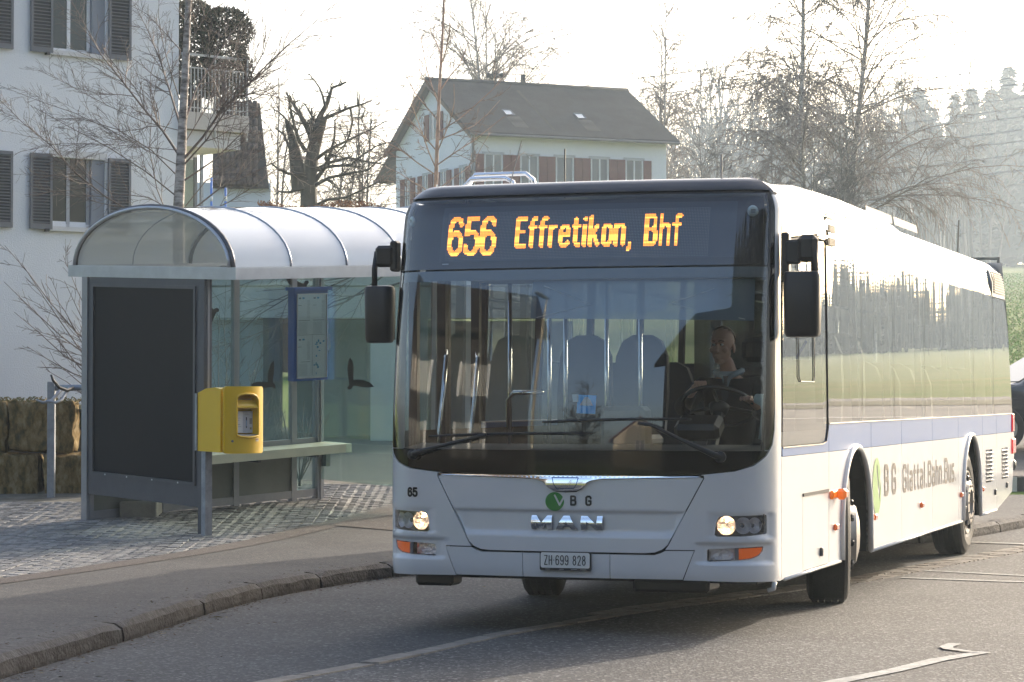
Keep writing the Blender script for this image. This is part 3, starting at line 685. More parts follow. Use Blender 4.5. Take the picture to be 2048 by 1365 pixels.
dots('led_dot_field', [(c, r) for c in range(NC) for r in range(NR) if (c, r) not in lit], mat('led_off', (.17, .17, .16), .35), .0048, -.0235)
LIT1 = mat('led_lit', (1, .5, .05), .5, emit=(1, .23, .01), estr=1.25); LIT2 = mat('led_lit_bright', (1, .6, .1), .5, emit=(1, .37, .035), estr=1.7)
random.seed(4); rowb = [random.random() < .4 for _ in range(NR)]
dots('led_lit_dots', [p for p in lit if not rowb[p[1]]], LIT1, .0082, -.0225)
dots('led_lit_dots', [p for p in lit if rowb[p[1]]], LIT2, .0084, -.0225)
panel('display_label', [[(-.905, 2.318), (-.86, 2.318), (-.86, 2.324), (-.905, 2.324)]], BM(-.022), mat('label_white', (.6, .6, .62), .5), bus, .06, thick=0)
for x, z in ((-1.2, 2.61), (1.13, 2.625)):
    c = body(x, z, -.02); b, s_, nx, ny = plan(x)
    o = MB().lathe([(0, .034), (.008, .036), (.016, .028), (.016, .012), (.01, 0)], ax='X', n=20).build('round_emblem', mat('emblem_grey', (.45, .55, .55), .3, metal=.3), bus, smooth=True, fix=False); o.matrix_basis = Matrix.Translation(c) @ Matrix.Rotation(math.atan2(ny, nx), 4, 'Z')
    strokes('emblem_mark', [[(-.013, .008), (.013, .008)], [(-.013, 0), (.013, 0)], [(-.013, -.008), (.013, -.008)]], .004, lambda u, v: Vector((.0175, u, v)), INK, o)
# --- flanks
def side_parts(sd):
    f = lambda o=0: SM(o, sd); fl = sd < 0
    P = lambda name, L, m, o=0, g=.14, **t: panel(name, L, f(o), m, bus, g, flip=fl, **t)
    archf = [(2.36, .335)] + [(2.91 + .555 * math.cos(a), .56 + .555 * math.sin(a)) for a in [math.pi - math.pi * k / 16 for k in range(17)]][0:] + [(3.465, .335)]
    archr = [(8.165, .335)] + [(8.72 + .555 * math.cos(a), .56 + .555 * math.sin(a)) for a in [math.pi - math.pi * k / 16 for k in range(17)]] + [(9.275, .335)]
    P('body_frame', [[(.43, .37), (2.3, .37)] + archf[1:-1] + [(3.5, .37), (8.1, .37)] + archr[1:-1] + [(9.4, .37), (10.5, .37), (11.7, .5), (11.85, .9), (11.72, 1.25), (.43, 1.25)]], SEAM, -.03, thick=0)
    zt = 1.098
    def low(x0, x1, extra=None): return [(x0, .335), (x1, .335), (x1, zt), (x0, zt)]
    g = .004
    xs = [.43, 1.93, 3.52, 4.86, 6.4, 7.9, 9.5, 10.5]
    panels = [[(.43, .338), (1.93 - g, .335), (1.93 - g, zt), (.43, zt)],
              [(1.93 + g, .335)] + archf[:1] + archf[1:] + [(3.52 - g, .335), (3.52 - g, zt), (1.93 + g, zt)],
              low(3.52 + g, 4.86 - g), low(4.86 + g, 6.4 - g), low(6.4 + g, 7.9 - g),
              [(7.9 + g, .335)] + archr + [(9.5 - g, .335), (9.5 - g, zt), (7.9 + g, zt)], low(9.5 + g, 10.5 - g), [(10.5 + g, .335), (11.72, .475), (11.93, .9), (11.9, zt), (10.5 + g, zt)]]
    for L in panels:
        L2 = [L]
        if sd > 0 and L[0][0] < .5: L2 = [L, [(1.062, .345), (1.9, .345), (1.9, .842), (1.062, .842)]]
        if sd > 0 and L is panels[6]: L2 = [L, [(9.72, .63), (10.2, .63), (10.2, .95), (9.72, .95)]]
        if sd > 0 and L is panels[7]: L2 = [L, [(10.9, .63), (11.38, .63), (11.38, .945), (10.9, .945)]]
        P('side_panel', L2, WHITE, 0, .2, thick=.025, fine=.08)
    # arch lips
    for A in (archf, archr):
        pts = [f(.006)(s, z) for s, z in A[1:-1]]; pts = [f(.006)(A[0][0], .34)] + pts + [f(.006)(A[-1][0], .34)]
        MB().tube(pts, .022, 8).build('wheel_arch_lip', WHITE, bus, smooth=True)
        n = len(A); vs = [f(-.012)(s, z) for s, z in A] + [f(-.62)(s, z) for s, z in A]
        cs = sum(s for s, z in A) / n
        MB().add(vs, [(i, i + 1, i + 1 + n, i + n) for i in range(n - 1)] + [tuple(range(n, 2 * n))]).build('wheel_housing', mat('housing_black', (.007, .007, .008), .9), bus)
    # rail along the skirt
    for a, b in ((.5, 2.33), (3.49, 8.14), (9.3, 10.49)):
        MB().tube([f(.0)(a, .335), f(.0)(b, .335)], .012, 6).build('skirt_rail', WHITE, bus, smooth=True)
    # stripe
    for a, b in ((.46, 1.926), (1.934, 3.516), (3.524, 4.856), (4.864, 6.396), (6.404, 7.896), (7.904, 9.496), (9.504, 10.496), (10.504, 11.77)):
        top = 1.288; bot = zt + .003
        L = [(a, bot), (b, bot), (b, top), (a, top)]
        if a < .5: L = [(a, bot), (b, bot), (b, top), (1.905, top), (1.89, 1.2), (1.84, 1.165), (1.7, 1.158), (a, 1.158)]
        if b > 11.6: L = [(a, bot), (11.9, bot), (11.8, top), (a, top)]
        P('livery_stripe', [L], STRIPE, 0, .25, thick=.02)
    # cant rail and shoulder of the roof
    P('roof_shoulder', [[(.30, 2.765), (11.05, 2.765), (11.03, 2.95), (.24, 2.95)]], WHITE, 0, .3, gv=.02, thick=.02)
    # glazing
    SG = glass('side_glass', (.46, .5, .5), 1.28, ior=1.62, wav=.0022, wscale=.9, stretch=(1, 2.2, .5))
    if sd > 0:
        P('drivers_window', [[(.47, 1.165), (1.7, 1.165), (1.83, 1.18), (1.885, 1.26), (1.885, 2.52), (.49, 2.45)]], SG, -.002, .15, thick=0)
        MB().tube([f(.004)(*p) for p in [(.95, 2.44), (.95, 1.6), (1.0, 1.57), (1.42, 1.57), (1.45, 1.6), (1.45, 2.5)]], .004, 5).build('sliding_sash', mat('sash_grey', (.1, .1, .1), .5), bus)
        MB().tube([f(.002)(*p) for p in [(.46, 1.155), (1.7, 1.155), (1.84, 1.17), (1.897, 1.26), (1.897, 2.54)]], .005, 5).build('window_seal', BLACK, bus)
        P('upper_panel', [[(.43, 2.46), (1.64, 2.56), (1.60, 2.755), (.40, 2.755)]], WHITE, 0, .15, thick=.02)
        P('panel_trim', [[(.5, 2.445), (1.7, 2.54), (1.7, 2.552), (.5, 2.457)]], SEAM, .002, .2, thick=.01)
        vp = P('vent_panel', [[(1.65, 2.535), (1.93, 2.53), (1.93, 2.755), (1.61, 2.755)]], WHITE, -.003, .2, thick=.02)
    else:
        P('door_glass', [[(.5, .5), (1.02, .5), (1.02, 2.5), (.5, 2.5)]], SG, -.002, .3, thick=0); P('door_glass', [[(1.1, .5), (1.7, .5), (1.7, 2.5), (1.1, 2.5)]], SG, -.004, .3, thick=0)
        P('upper_panel', [[(.43, 2.52), (1.9, 2.52), (1.9, 2.755), (.40, 2.755)]], WHITE, 0, .15, thick=.02)
    for a, b in ((1.905, 3.2), (3.21, 4.55), (4.56, 6.05), (6.06, 7.5), (7.51, 8.95), (8.96, 10.33)):
        P('side_window', [[(a, 1.296), (b, 1.296), (b, 2.755), (a, 2.755)]], SG, -.002 - .0015 * random.random(), .3, thick=0)
    P('rear_upper_panel', [[(10.34, 2.47), (11.35, 2.47), (11.08, 2.755), (10.34, 2.755)]], WHITE, 0, .2, thick=.02)
    if sd > 0:
        lv_ = P('rear_louvre', [[(10.42, 2.51), (11.26, 2.51), (11.05, 2.735), (10.42, 2.735)]], mat('louvre_beige', (.3, .27, .23), .6), .004, .2, thick=.004)
        for k in range(9): MB().bar(SM(.01)(10.43, 2.52 + k * .025), SM(.01)(11.24 - k * .023, 2.52 + k * .025), .006, .012).build('slat', mat('louvre_pale', (.45, .42, .38), .6), lv_)
    P('rear_quarter_window', [[(10.34, 1.296), (11.78, 1.296), (11.6, 1.9), (11.36, 2.46), (10.34, 2.46)]], glass('rear_glass_dark', (.12, .13, .13), 1.28, ior=1.62, wav=.003, wscale=1.0, stretch=(1, 2.6, .55)), -.002, .3, thick=0)
    MB().tube([f(.003)(*p) for p in [(1.92, 1.29), (10.3, 1.29), (11.8, 1.29)]], .006, 5).build('window_seal', mat('seal_grey', (.25, .25, .25), .5), bus)
side_parts(1); side_parts(-1)
# dark pillars between the panes, seen through them
for sd in (1, -1):
    for s in (1.9, 3.2, 4.55, 6.05, 7.5, 8.95, 10.34):
        p = SM(-.05, sd)(s, 1.3); q = SM(-.05, sd)(s, 2.75); MB().bar(p, q, .06, .05).build('window_pillar', DARK, bus)
# grilles
for s0, s1 in ((9.72, 10.2), (10.9, 11.38)):
    g0 = panel('engine_grille', [[(s0, .63), (s1, .63), (s1, .95), (s0, .95)]], SM(-.035), DARK, bus, .3, thick=0)
    for k in range(8):
        z = .645 + k * .0385; a = SM(.004)(s0, z + .0); b = SM(.004)(s1, z); c = SM(-.03)(s1, z + .026); d = SM(-.03)(s0, z + .026); a2 = SM(.012)(s0, z + .004); b2 = SM(.012)(s1, z + .004)
        MB().add([a, b, b2, a2, d, c], [(0, 1, 2, 3), (3, 2, 5, 4), (0, 4, 5, 1)]).build('slat', WHITE, g0)
for k in range(3):
    z0 = 2.505 + k * .088; s0 = 1.98; P_ = rrect(s0, z0, s0 + .26, z0 + .056, .02)
    v = panel('roof_vent', [P_], SM(.004), mat('vent_frame', (.03, .03, .03), .5), bus, .1, thick=.006)
    for j in range(5): MB().bar(SM(.008)(s0 + .015, z0 + .009 + j * .0095), SM(.008)(s0 + .245, z0 + .009 + j * .0095), .004, .004).build('slat', mat('vent_slat', (.14, .125, .11), .5), v)
# service hatch, handle
panel('service_hatch', [[(1.07, .35), (1.893, .35), (1.893, .828), (1.07, .828)]], SM(.0), WHITE, bus, .2, thick=.02)
MB().bar(SM(.002)(1.062, .838), SM(.002)(1.9, .838), .012, .02).build('hatch_gap', SEAM, bus)
for s, z in ((1.63, .44), (10.35, .52), (11.25, .56)): MB().box(tuple(SM(.01)(s, z)), (.02, .035, .06), bev=.006).build('hatch_catch', mat('catch_grey', (.1, .1, .1), .4), bus)
# side lettering and logo
SIDEINK = mat('side_ink', (.09, .08, .075), .6, spec=.2)
logo(3.745, .80, .175, .215, SM(.003), mat('logo_green_side', (.12, .30, .05), .5), bus, 'side_logo_disc')
def stx(s, h, wd, x0, z0, wx, gap):
    pl, x1 = layout(s, h, wx, gap, x0, z0)
    return strokes('side_lettering', pl, wd, SM(.003), SIDEINK, bus)
stx('B', .2, .042, 4.09, .735, 1.2, .2); stx('G', .2, .042, 4.42, .735, 1.2, .2)
pl, x1 = layout('Glattal.Bahn.Bus.', .19, .83, .30, 4.905, .725); kx = (7.74 - 4.905) / (x1 - 4.905)
for st in pl: pass
def sglyphs(s, h, x0, x1t, z0, wd):
    pl, x1 = layout(s, h, .83, .30, 0, 0); k = (x1t - x0) / x1; x = 0
    for ch in s:
        w_, st = G[ch]
        if st: strokes('side_letter', [[(x0 + (x + px * h * .83) * k, z0 + py * h) for px, py in q] for q in st], wd, SM(.003), SIDEINK, bus)
        x += (w_ * .83 + .30) * h
sglyphs('Glattal.Bahn.Bus.', .19, 4.92, 7.72, .728, .035)
# markers and indicator on the flank
AMB = mat('marker_amber', (.5, .1, .02), .2, coat=1, emit=(.5, .08, 0), estr=.15)
for s in (2.13, 3.62, 5.79, 8.03, 9.44): MB().box(tuple(SM(.012)(s, .58)), (.026, .09, .045), bev=.008).build('side_marker', AMB, bus)
MB().box(tuple(SM(.012)(2.04, .805)), (.03, .16, .06), bev=.01).build('side_indicator', mat('amber_lit', (.9, .2, .02), .2, coat=1, emit=(1, .2, .01), estr=.12), bus)
MB().box(tuple(SM(.045)(2.17, .805)), (.07, .11, .075), bev=.02).build('side_indicator', MATS['amber_lit'], bus)
for z in (.7, .745): MB().lathe([(0, .011), (.004, .011), (.004, 0)], tuple(SM(.002)(.17, z)), 'X', 10).build('grommet', SEAM, bus, fix=False)
# --- roof
ring = [(p.x, p.y) for p in [body(sg_ * u, 2.93) for sg_, us in ((-1, [U0 + 11.05 - k * .6 for k in range(19)] + [1.5 - k * .05 for k in range(30)]), (1, [.0 + k * .05 for k in range(31)] + [U0 + 11.05 - k * .6 for k in range(18, -1, -1)])) for u in us]]
zed = body(0, 2.93).z - .004
v2, fs2 = region([ring], lambda x, y: inloops(x, y, [ring]), .25, .25)
surf('roof', v2, fs2, lambda x, y: Vector((x, y, zed + .035 * (1 - min(1, abs(x) / 1.09) ** 2) * sst(.28, .9, y))), WHITE, bus)
# roof unit: a long low hump
vs = []; fs = []; n2 = 11; st = [(2.7, .0), (3.0, .09), (3.4, .19), (4.0, .25), (4.8, .265), (6.6, .25), (7.3, .2), (7.8, .1), (8.1, .0)]
for s, h in st:
    for k in range(n2):
        t = -1 + 2 * k / (n2 - 1); x = (.62 + .35 * min(1, h / .2)) * t; vs.append((x, s, 2.86 + h * (1 - abs(t) ** 5) + (0 if abs(t) < .99 else -.03)))
for j in range(len(st) - 1):
    for k in range(n2 - 1): fs.append((j * n2 + k, j * n2 + k + 1, (j + 1) * n2 + k + 1, (j + 1) * n2 + k))
ru = MB().add(vs, fs).build('roof_unit', WHITE, bus, smooth=True)
for s in (5.0, 6.3):
    MB().add([(.972, s, 2.93), (.972, s + 1.2, 2.93), (.962, s + 1.2, 3.0), (.962, s, 3.0)], [(0, 1, 2, 3)]).build('unit_grille', mat('unit_grille', (.2, .18, .15), .7), ru)
for dx, s, h in ((-.04, 1.1, .10), (.02, .85, .05)):
    MB().tube([(-1.0 + dx, s, 2.78), (-.99 + dx, s, 2.84 + h * .6), (-.94 + dx, s, 2.87 + h), (-.66 - dx, s, 2.87 + h), (-.61 - dx, s, 2.86 + h * .7), (-.58 - dx, s, 2.8)], .017, 8).build('roof_rail', CHROME, bus, smooth=True)
for x, s, h, r in ((-.64, .8, .3, .004), (-.50, 1.6, .32, .005), (.80, .8, .17, .007)):
    MB().tube([(x, s, 2.84), (x + (.09 if x == -.64 else 0), s, 2.86 + h)], r, 5).build('aerial', mat('aerial_grey', (.2, .2, .2), .4) if x != -.50 else BLACK, bus)
# --- rear end
rear = [(11.72, .475), (11.93, .9), (11.88, 1.2), (11.72, 1.6), (11.5, 2.2), (11.3, 2.5), (11.05, 2.84)]
vs = [(x, y, z) for y, z in rear for x in (-1.26, 1.26)]
MB().add(vs, [(2 * i, 2 * i + 1, 2 * i + 3, 2 * i + 2) for i in range(len(rear) - 1)]).build('rear_panel', WHITE, bus)
for sd in (1, -1):
    for z0, z1 in ((1.1, 1.29), (.87, 1.03)): MB().box2((sd * 1.2, 11.7, z0), (sd * 1.285, 11.96 - (.12 if z0 > 1 else 0), z1), bev=.01).build('tail_lamp', mat('tail_red', (.6, .01, .02), .2, coat=1, emit=(.6, .01, .02), estr=.3), bus)
MB().lathe([(-.03, .0), (-.03, .05), (.0, .06), (.02, .03), (.02, 0)], (1.27, 11.9, .75), 'X', 14).build('rear_lamp', BLACK, bus, smooth=True)
MB().box2((-1.1, .5, .3), (1.1, 11.5, .34)).build('underbody', DARK, bus)
MB().box2((-1.15, .32, .36), (1.15, 11.5, .4)).build('floor', mat('floor_grey', (.08, .08, .09), .6), bus)
# bits under the front
MB().box((-.99, .42, .3), (.26, .2, .09), bev=.02).build('jacking_point', BLACK, bus)
MB().box((.55, .6, .28), (.5, .3, .08), bev=.02).build('tow_bracket', BLACK, bus)
MB().tube([SM(0)(.30, .335), SM(0.01)(.30, .29), SM(-.02)(.30, .28)], .016, 8).build('marker_stud', mat('clear_plastic', (.7, .7, .7), .1, coat=1), bus, smooth=True)
# --- wheels
HUBM = mat('wheel_grey', (.32, .31, .29), .45, metal=.4, var=.5, vscale=8, col2=(.25, .2, .16))
def wheel(s, sd, steer, rear=False):
    wl = empty('wheel'); wl.parent = bus; wl.location = (sd * (1.065 if not rear else 1.09), s, .485); wl.rotation_euler = (0, 0, steer)
    w2 = .145; r = .485
    prof = [(-w2 + .03, .28), (-w2, .33), (-w2 - .008, .40), (-w2 + .01, .455), (-w2 + .035, r)]
    k = -w2 + .035
    for gx_ in (-.07, -.025, .025, .07): prof += [(gx_ - .005, r), (gx_ - .005, r - .016), (gx_ + .005, r - .016), (gx_ + .005, r)]
    prof += [(w2 - .035, r), (w2 - .01, .455), (w2 + .008, .40), (w2, .33), (w2 - .03, .28)]
    MB().lathe([(a * sd, b) for a, b in prof], ax='X', n=56).build('tyre', RUBBER, wl, smooth=False)
    if not rear:
        pr = [(w2 - .035, .3), (w2 + .01, .295), (w2 + .012, .28), (w2 - .02, .262), (w2 + .0, .24), (w2 + .055, .2), (w2 + .075, .12), (w2 + .08, .10), (w2 + .085, .0)]
    else:
        pr = [(w2 - .03, .3), (w2 + .0, .295), (w2 + .0, .28), (w2 - .03, .265), (w2 - .015, .235), (w2 + .03, .19), (w2 + .035, .12), (w2 + .0, .115), (w2 - .0, .0)]
    rim = MB().lathe([(a * sd, b) for a, b in pr], ax='X', n=40).build('rim', HUBM, wl, smooth='auto')
    x_ = sd * (w2 + (.05 if not rear else .026))
    for k in range(8):
        a = 2 * math.pi * k / 8 + .2
        MB().box((sd * (w2 + .022 if not rear else w2 + .006), .218 * math.cos(a), .218 * math.sin(a)), (.03, .075, .045), rot=Matrix.Rotation(a, 3, 'X'), bev=.01).build('vent_hole', BLACK, rim)
    for k in range(10 if rear else 0):
        a = 2 * math.pi * k / 10
        MB().lathe([(0, .012), (.012 * sd, .011), (.014 * sd, 0)], (sd * (w2 + .06 if not rear else w2 + .03), .155 * math.cos(a), .155 * math.sin(a)), 'X', 6).build('wheel_nut', HUBM, rim, fix=False)
ST = R(12)
wheel(2.91, 1, ST); wheel(2.91, -1, ST); wheel(8.72, 1, 0, True); wheel(8.72, -1, 0, True)
# --- wipers
def bpt(u, v, o=.03): return body(u, v, o)
def wiper(px_, pz, arm, blade):
    wp = MB().tube([bpt(px_, pz, .02), bpt(px_ + arm[0][0], pz + arm[0][1], .045)] + [bpt(px_ + a, pz + b, .045) for a, b in arm[1:]], [.024, .02] + [.012] * (len(arm) - 1), 6).build('wiper', BLACK, bus, smooth=True)
    a, b = blade; pts = [bpt(a[0] + (b[0] - a[0]) * k / 10, a[1] + (b[1] - a[1]) * k / 10 + .008 * math.sin(math.pi * k / 10), .02) for k in range(11)]
    MB().tube(pts, [.005] + [.009] * 9 + [.005], 5).build('blade', BLACK, wp, smooth=True)
    MB().lathe([(-.03, .0), (-.03, .035), (.01, .035), (.02, .02), (.02, 0)], tuple(bpt(px_, pz, .01)), 'Y', 12).build('pivot', BLACK, wp, smooth=True)
wiper(-1.03, 1.105, [(.03, .01), (.2, .055), (.52, .13)], ((-.92, 1.222), (.17, 1.245)))
wiper(.97, 1.105, [(-.04, .015), (-.25, .11), (-.42, .195), (-.5, .205)], ((-.15, 1.315), (.79, 1.335)))
# --- mirrors
def mirror(sd):
    b0 = body(sd * 1.40, 2.36, .02) if sd > 0 else body(sd * 1.38, 2.36, .02)
    if sd > 0:
        mr = MB().box(tuple(b0 + Vector((.02, .02, 0))), (.05, .09, .27), bev=.012).build('mirror', BLACK, bus)
        MB().box(tuple(b0 + Vector((.07, .0, .01))), (.10, .07, .15), bev=.015).build('mirror_hinge', BLACK, mr)
        MB().box(tuple(b0 + Vector((.165, -.02, .03))), (.13, .075, .17), bev=.03).build('mirror_arm', BLACK, mr)
        MB().tube([b0 + Vector((.205, -.02, .08)), b0 + Vector((.21, -.03, -.05)), b0 + Vector((.21, -.03, -.14))], .021, 8).build('mirror_stem', BLACK, mr, smooth=True)
        c = b0 + Vector((.13, -.02, -.315)); wd = .235; ht = .41
    else:
        mr = MB().box(tuple(b0 + Vector((-.03, .02, .03))), (.05, .09, .2), bev=.012).build('mirror', BLACK, bus)
        MB().box(tuple(b0 + Vector((-.09, .0, .03))), (.13, .075, .14), bev=.02).build('mirror_arm', BLACK, mr)
        MB().tube([b0 + Vector((-.15, -.0, .06)), b0 + Vector((-.16, -.02, -.05)), b0 + Vector((-.16, -.02, -.18))], .02, 8).build('mirror_stem', BLACK, mr, smooth=True)
        c = b0 + Vector((-.125, -.02, -.35)); wd = .19; ht = .375
    # housing: rounded loft, slightly wider at the top
    vs = []; fs = []; pr = [(-.5, .70, .5), (-.485, .86, .8), (-.43, .93, 1), (0, .97, 1), (.42, 1.0, 1), (.485, .93, .85), (.5, .78, .5)]
    for t, kx, ky in pr:
        for x, y in rrect(-wd / 2 * kx, -.065 * ky, wd / 2 * kx, .075 * ky, .045 * ky, 4): vs.append((c.x + x, c.y + y, c.z + t * ht))
    n = len(vs) // len(pr)
    for j in range(len(pr) - 1):
        for k in range(n): fs.append((j * n + k, j * n + (k + 1) % n, (j + 1) * n + (k + 1) % n, (j + 1) * n + k))
    fs += [tuple(range(n)), tuple(range((len(pr) - 1) * n, len(pr) * n))]
    MB().add(vs, fs).build('mirror_housing', mat('mirror_black', (.013, .013, .016), .38, bump=.15, bscale=250), mr, smooth='auto')
    MB().box((c.x, c.y + .077, c.z), (wd * .86, .004, ht * .88)).build('mirror_glass', CHROME, mr)
mirror(1); mirror(-1)
# --- cab and saloon seen through the glass
GREYI = mat('trim_grey', (.10, .105, .11), .6); SEATM = mat('seat_blue_grey', (.02, .027, .048), .8, var=.5, vscale=60); BEIGE = mat('seat_cover_beige', (.5, .44, .36), .8)
vs = []; fs = []
for k in range(13):
    u = -1.2 + 2.4 * k / 12
    for v, o in ((1.12, -.05), (1.14, -.12), (1.17, -.45), (1.15, -.6), (.6, -.62)):
        p = body(u, v, 0); b, s_, nx, ny = plan(u); vs.append((p.x * (1 + o * .0), p.y - o, v))
for k in range(12):
    for j in range(4): fs.append((k * 5 + j, k * 5 + 5 + j, k * 5 + 6 + j, k * 5 + 1 + j))
MB().add(vs, fs).build('dashboard', mat('dash_dark', (.02, .021, .024), .7), bus, smooth='auto')
MB().box2((-1.05, 2.0, 2.62), (1.05, 11, 2.66)).build('ceiling', mat('ceiling_light', (.3, .31, .32), .7), bus)
MB().box2((-1.15, .6, 2.27), (1.15, 2.0, 2.32)).build('cab_ceiling', GREYI, bus)
MB().box2((-1.05, 1.98, 2.3), (1.05, 2.02, 2.66)).build('ceiling_step', GREYI, bus)
# sunblind: a translucent sheet behind the upper screen
panel('sunblind', [[(-.28, 1.965), (1.2, 1.94), (1.2, 2.2), (-.28, 2.2)]], BM(-.06), glass('blind_film', (.55, .6, .62), .6, haze=(.14, .22, .28), hz=.55), bus, .15, thick=0)
for pl_ in ([(-.24, 1.97), (.12, 2.05), (-.2, 2.17)], [(1.12, 1.95), (.62, 2.05), (.9, 2.14)]):
    MB().tube([body(u, v, -.055) for u, v in pl_], .0028, 4).build('blind_cord', mat('cord_grey', (.3, .35, .38), .6), bus)
# driver's partition, steering wheel, cab seat
MB().box2((.30, 2.05, .4), (1.2, 2.09, 1.55)).build('cab_partition', GREYI, bus)
MB().box2((.30, 2.055, 1.55), (1.2, 2.08, 2.3)).build('cab_partition_glass', glass('partition_glass', (.35, .37, .38), 1), bus)
sw = empty('steering_wheel'); sw.parent = bus; sw.location = (.72, 1.06, 1.41); sw.rotation_euler = (R(-32), 0, 0)
MB().tube([(.235 * math.cos(2 * math.pi * k / 40), .235 * math.sin(2 * math.pi * k / 40), 0) for k in range(40)], .014, 8, closed=True).build('rim', mat('wheel_rim_black', (.02, .02, .022), .25, coat=.6), sw, smooth=True)
MB().lathe([(-.06, 0), (-.06, .05), (0, .07), (.015, .05), (.015, 0)], ax='Z', n=16).build('hub', BLACK, sw, smooth=True)
for a in (20, 160, 270): MB().tube([(.05 * math.cos(R(a)), .05 * math.sin(R(a)), 0), (.23 * math.cos(R(a)), .23 * math.sin(R(a)), 0)], .012, 6).build('spoke', BLACK, sw, smooth=True)
MB().tube([(0, 0, -.05), (0, -.05, -.5)], .04, 8).build('column', BLACK, sw)
MB().box((.62, .92, 1.27), (.3, .2, .12), bev=.03, rot=Matrix.Rotation(R(25), 3, 'X')).build('instrument_binnacle', BLACK, bus)
MB().box((.85, 1.72, 1.33), (.46, .12, .68), bev=.05).build('driver_seat_back', mat('driver_seat', (.02, .02, .03), .85), bus)
MB().box((.85, 1.70, 1.79), (.25, .09, .17), bev=.035).build('driver_headrest', MATS['driver_seat'], bus)
MB().box((.85, 1.48, .98), (.46, .46, .12), bev=.05).build('driver_seat_base', MATS['driver_seat'], bus)
MB().box((.85, 1.5, .66), (.3, .3, .52), bev=.03).build('driver_seat_pedestal', BLACK, bus)
cb = MB().box((1.06, 1.9, 1.79), (.17, .02, .14)).build('cab_card', mat('card_white', (.55, .57, .6), .6), bus)
MB().box((1.09, 1.885, 1.79), (.02, .004, .14), rot=Matrix.Rotation(R(30), 3, 'Y')).build('card_stripe', mat('card_blue', (.03, .06, .4), .5), cb)
MB().tube([(1.13, .62, 1.2), (1.15, .64, 1.38), (1.12, .66, 1.45), (1.05, .68, 1.46)], [.05, .055, .05, .03], 10).build('ticket_reader', mat('reader_grey', (.35, .42, .4), .35), bus, smooth=True)
MB().box((.12, .95, 1.2), (.3, .22, .42), bev=.03).build('ticket_machine', GREYI, bus)
seats = []
def seat(x, s, face, m, h=1.24):
    st = empty('seat'); st.parent = bus; st.location = (x, s, 0)
    P_ = [(-.2, .0), (.2, .0), (.215, .3), (.2, .58), (.15, .70), (.07, .745), (-.07, .745), (-.15, .70), (-.2, .58), (-.215, .3)]
    mb = MB().prism(P_, lambda a, b: (a, face * (.0 + b * .12), h - .1 + b), lambda a, b: (a, face * (.075 + b * .12), h - .1 + b)); mb.build('backrest', m, st)
    MB().box((0, -face * .2, h - .16), (.4, .42, .09), bev=.03).build('cushion', m, st)
    MB().box((0, -face * .15, (h - .2 + .4) / 2), (.12, .2, h - .6)).build('pedestal', GREYI, st)
    return st
for i, s in enumerate((2.75, 3.6, 4.4, 5.2, 6.0, 6.8, 7.6, 8.7, 9.6)):
    for x in (.98, .53, -.53, -.98):
        if s < 3 and x < 0: continue
        hh = 1.3 if s in (2.75, 3.6) else 1.1
        seat(x, s, 1, BEIGE if (x == .98 and s < 7) else SEATM, hh)
for x, s in ((.35, 2.6), (-.35, 3.0), (.3, 4.8), (-.3, 5.0), (.3, 7.2), (-.3, 7.3), (-.85, 2.35), (-1.0, 1.9), (-.62, 2.0), (.0, 3.9), (.3, 9.1), (-.3, 9.0), (-.45, 2.45), (.12, 5.9)):
    MB().tube([(x, s, .4), (x, s, 2.62)], .016, 8).build('grab_pole', CHROME, bus, smooth=True)
for x in (-.42, .42): MB().tube([(x, 2.2, 2.25), (x, 9.8, 2.25)], .015, 6).build('grab_rail', CHROME, bus, smooth=True)
# front door leaves on the kerb side: frames and curved handles
for s in (.52, 1.06, 1.12, 1.75): MB().bar((-1.2, s, .45), (-1.2, s, 2.5), .05, .06).build('door_frame', BLACK, bus)
for s in (.66, 1.3):
    MB().tube([(-1.12, s, .9), (-1.08, s, 1.2), (-1.06, s + .03, 1.5), (-1.08, s + .14, 1.72), (-1.14, s + .3, 1.78)], .015, 8).build('door_handle', CHROME, bus, smooth=True)
MB().tube([(-.78, 1.25, .5), (-.78, 1.2, 1.45), (-.72, 1.15, 1.5), (-.5, 1.1, 1.5)], .016, 8).build('grab_pole', CHROME, bus, smooth=True)
# windscreen sticker
stk = panel('sticker', [[(.065, 1.37), (.185, 1.365), (.19, 1.48), (.07, 1.485)]], BM(-.008), mat('sticker_blue', (.02, .40, .9), .5, emit=(.02, .3, .62), estr=.0), bus, .1, thick=0)
panel('sticker_picture', [[(.085, 1.42), (.17, 1.417), (.155, 1.45), (.135, 1.472), (.115, 1.468)]], BM(-.004), mat('sticker_white', (.5, .52, .5), .5), stk, .1, thick=0)
panel('sticker_tape', [[(.04, 1.44), (.075, 1.44), (.075, 1.487), (.035, 1.487)]], BM(-.003), mat('tape', (.4, .45, .43), .4), stk, .1, thick=0)
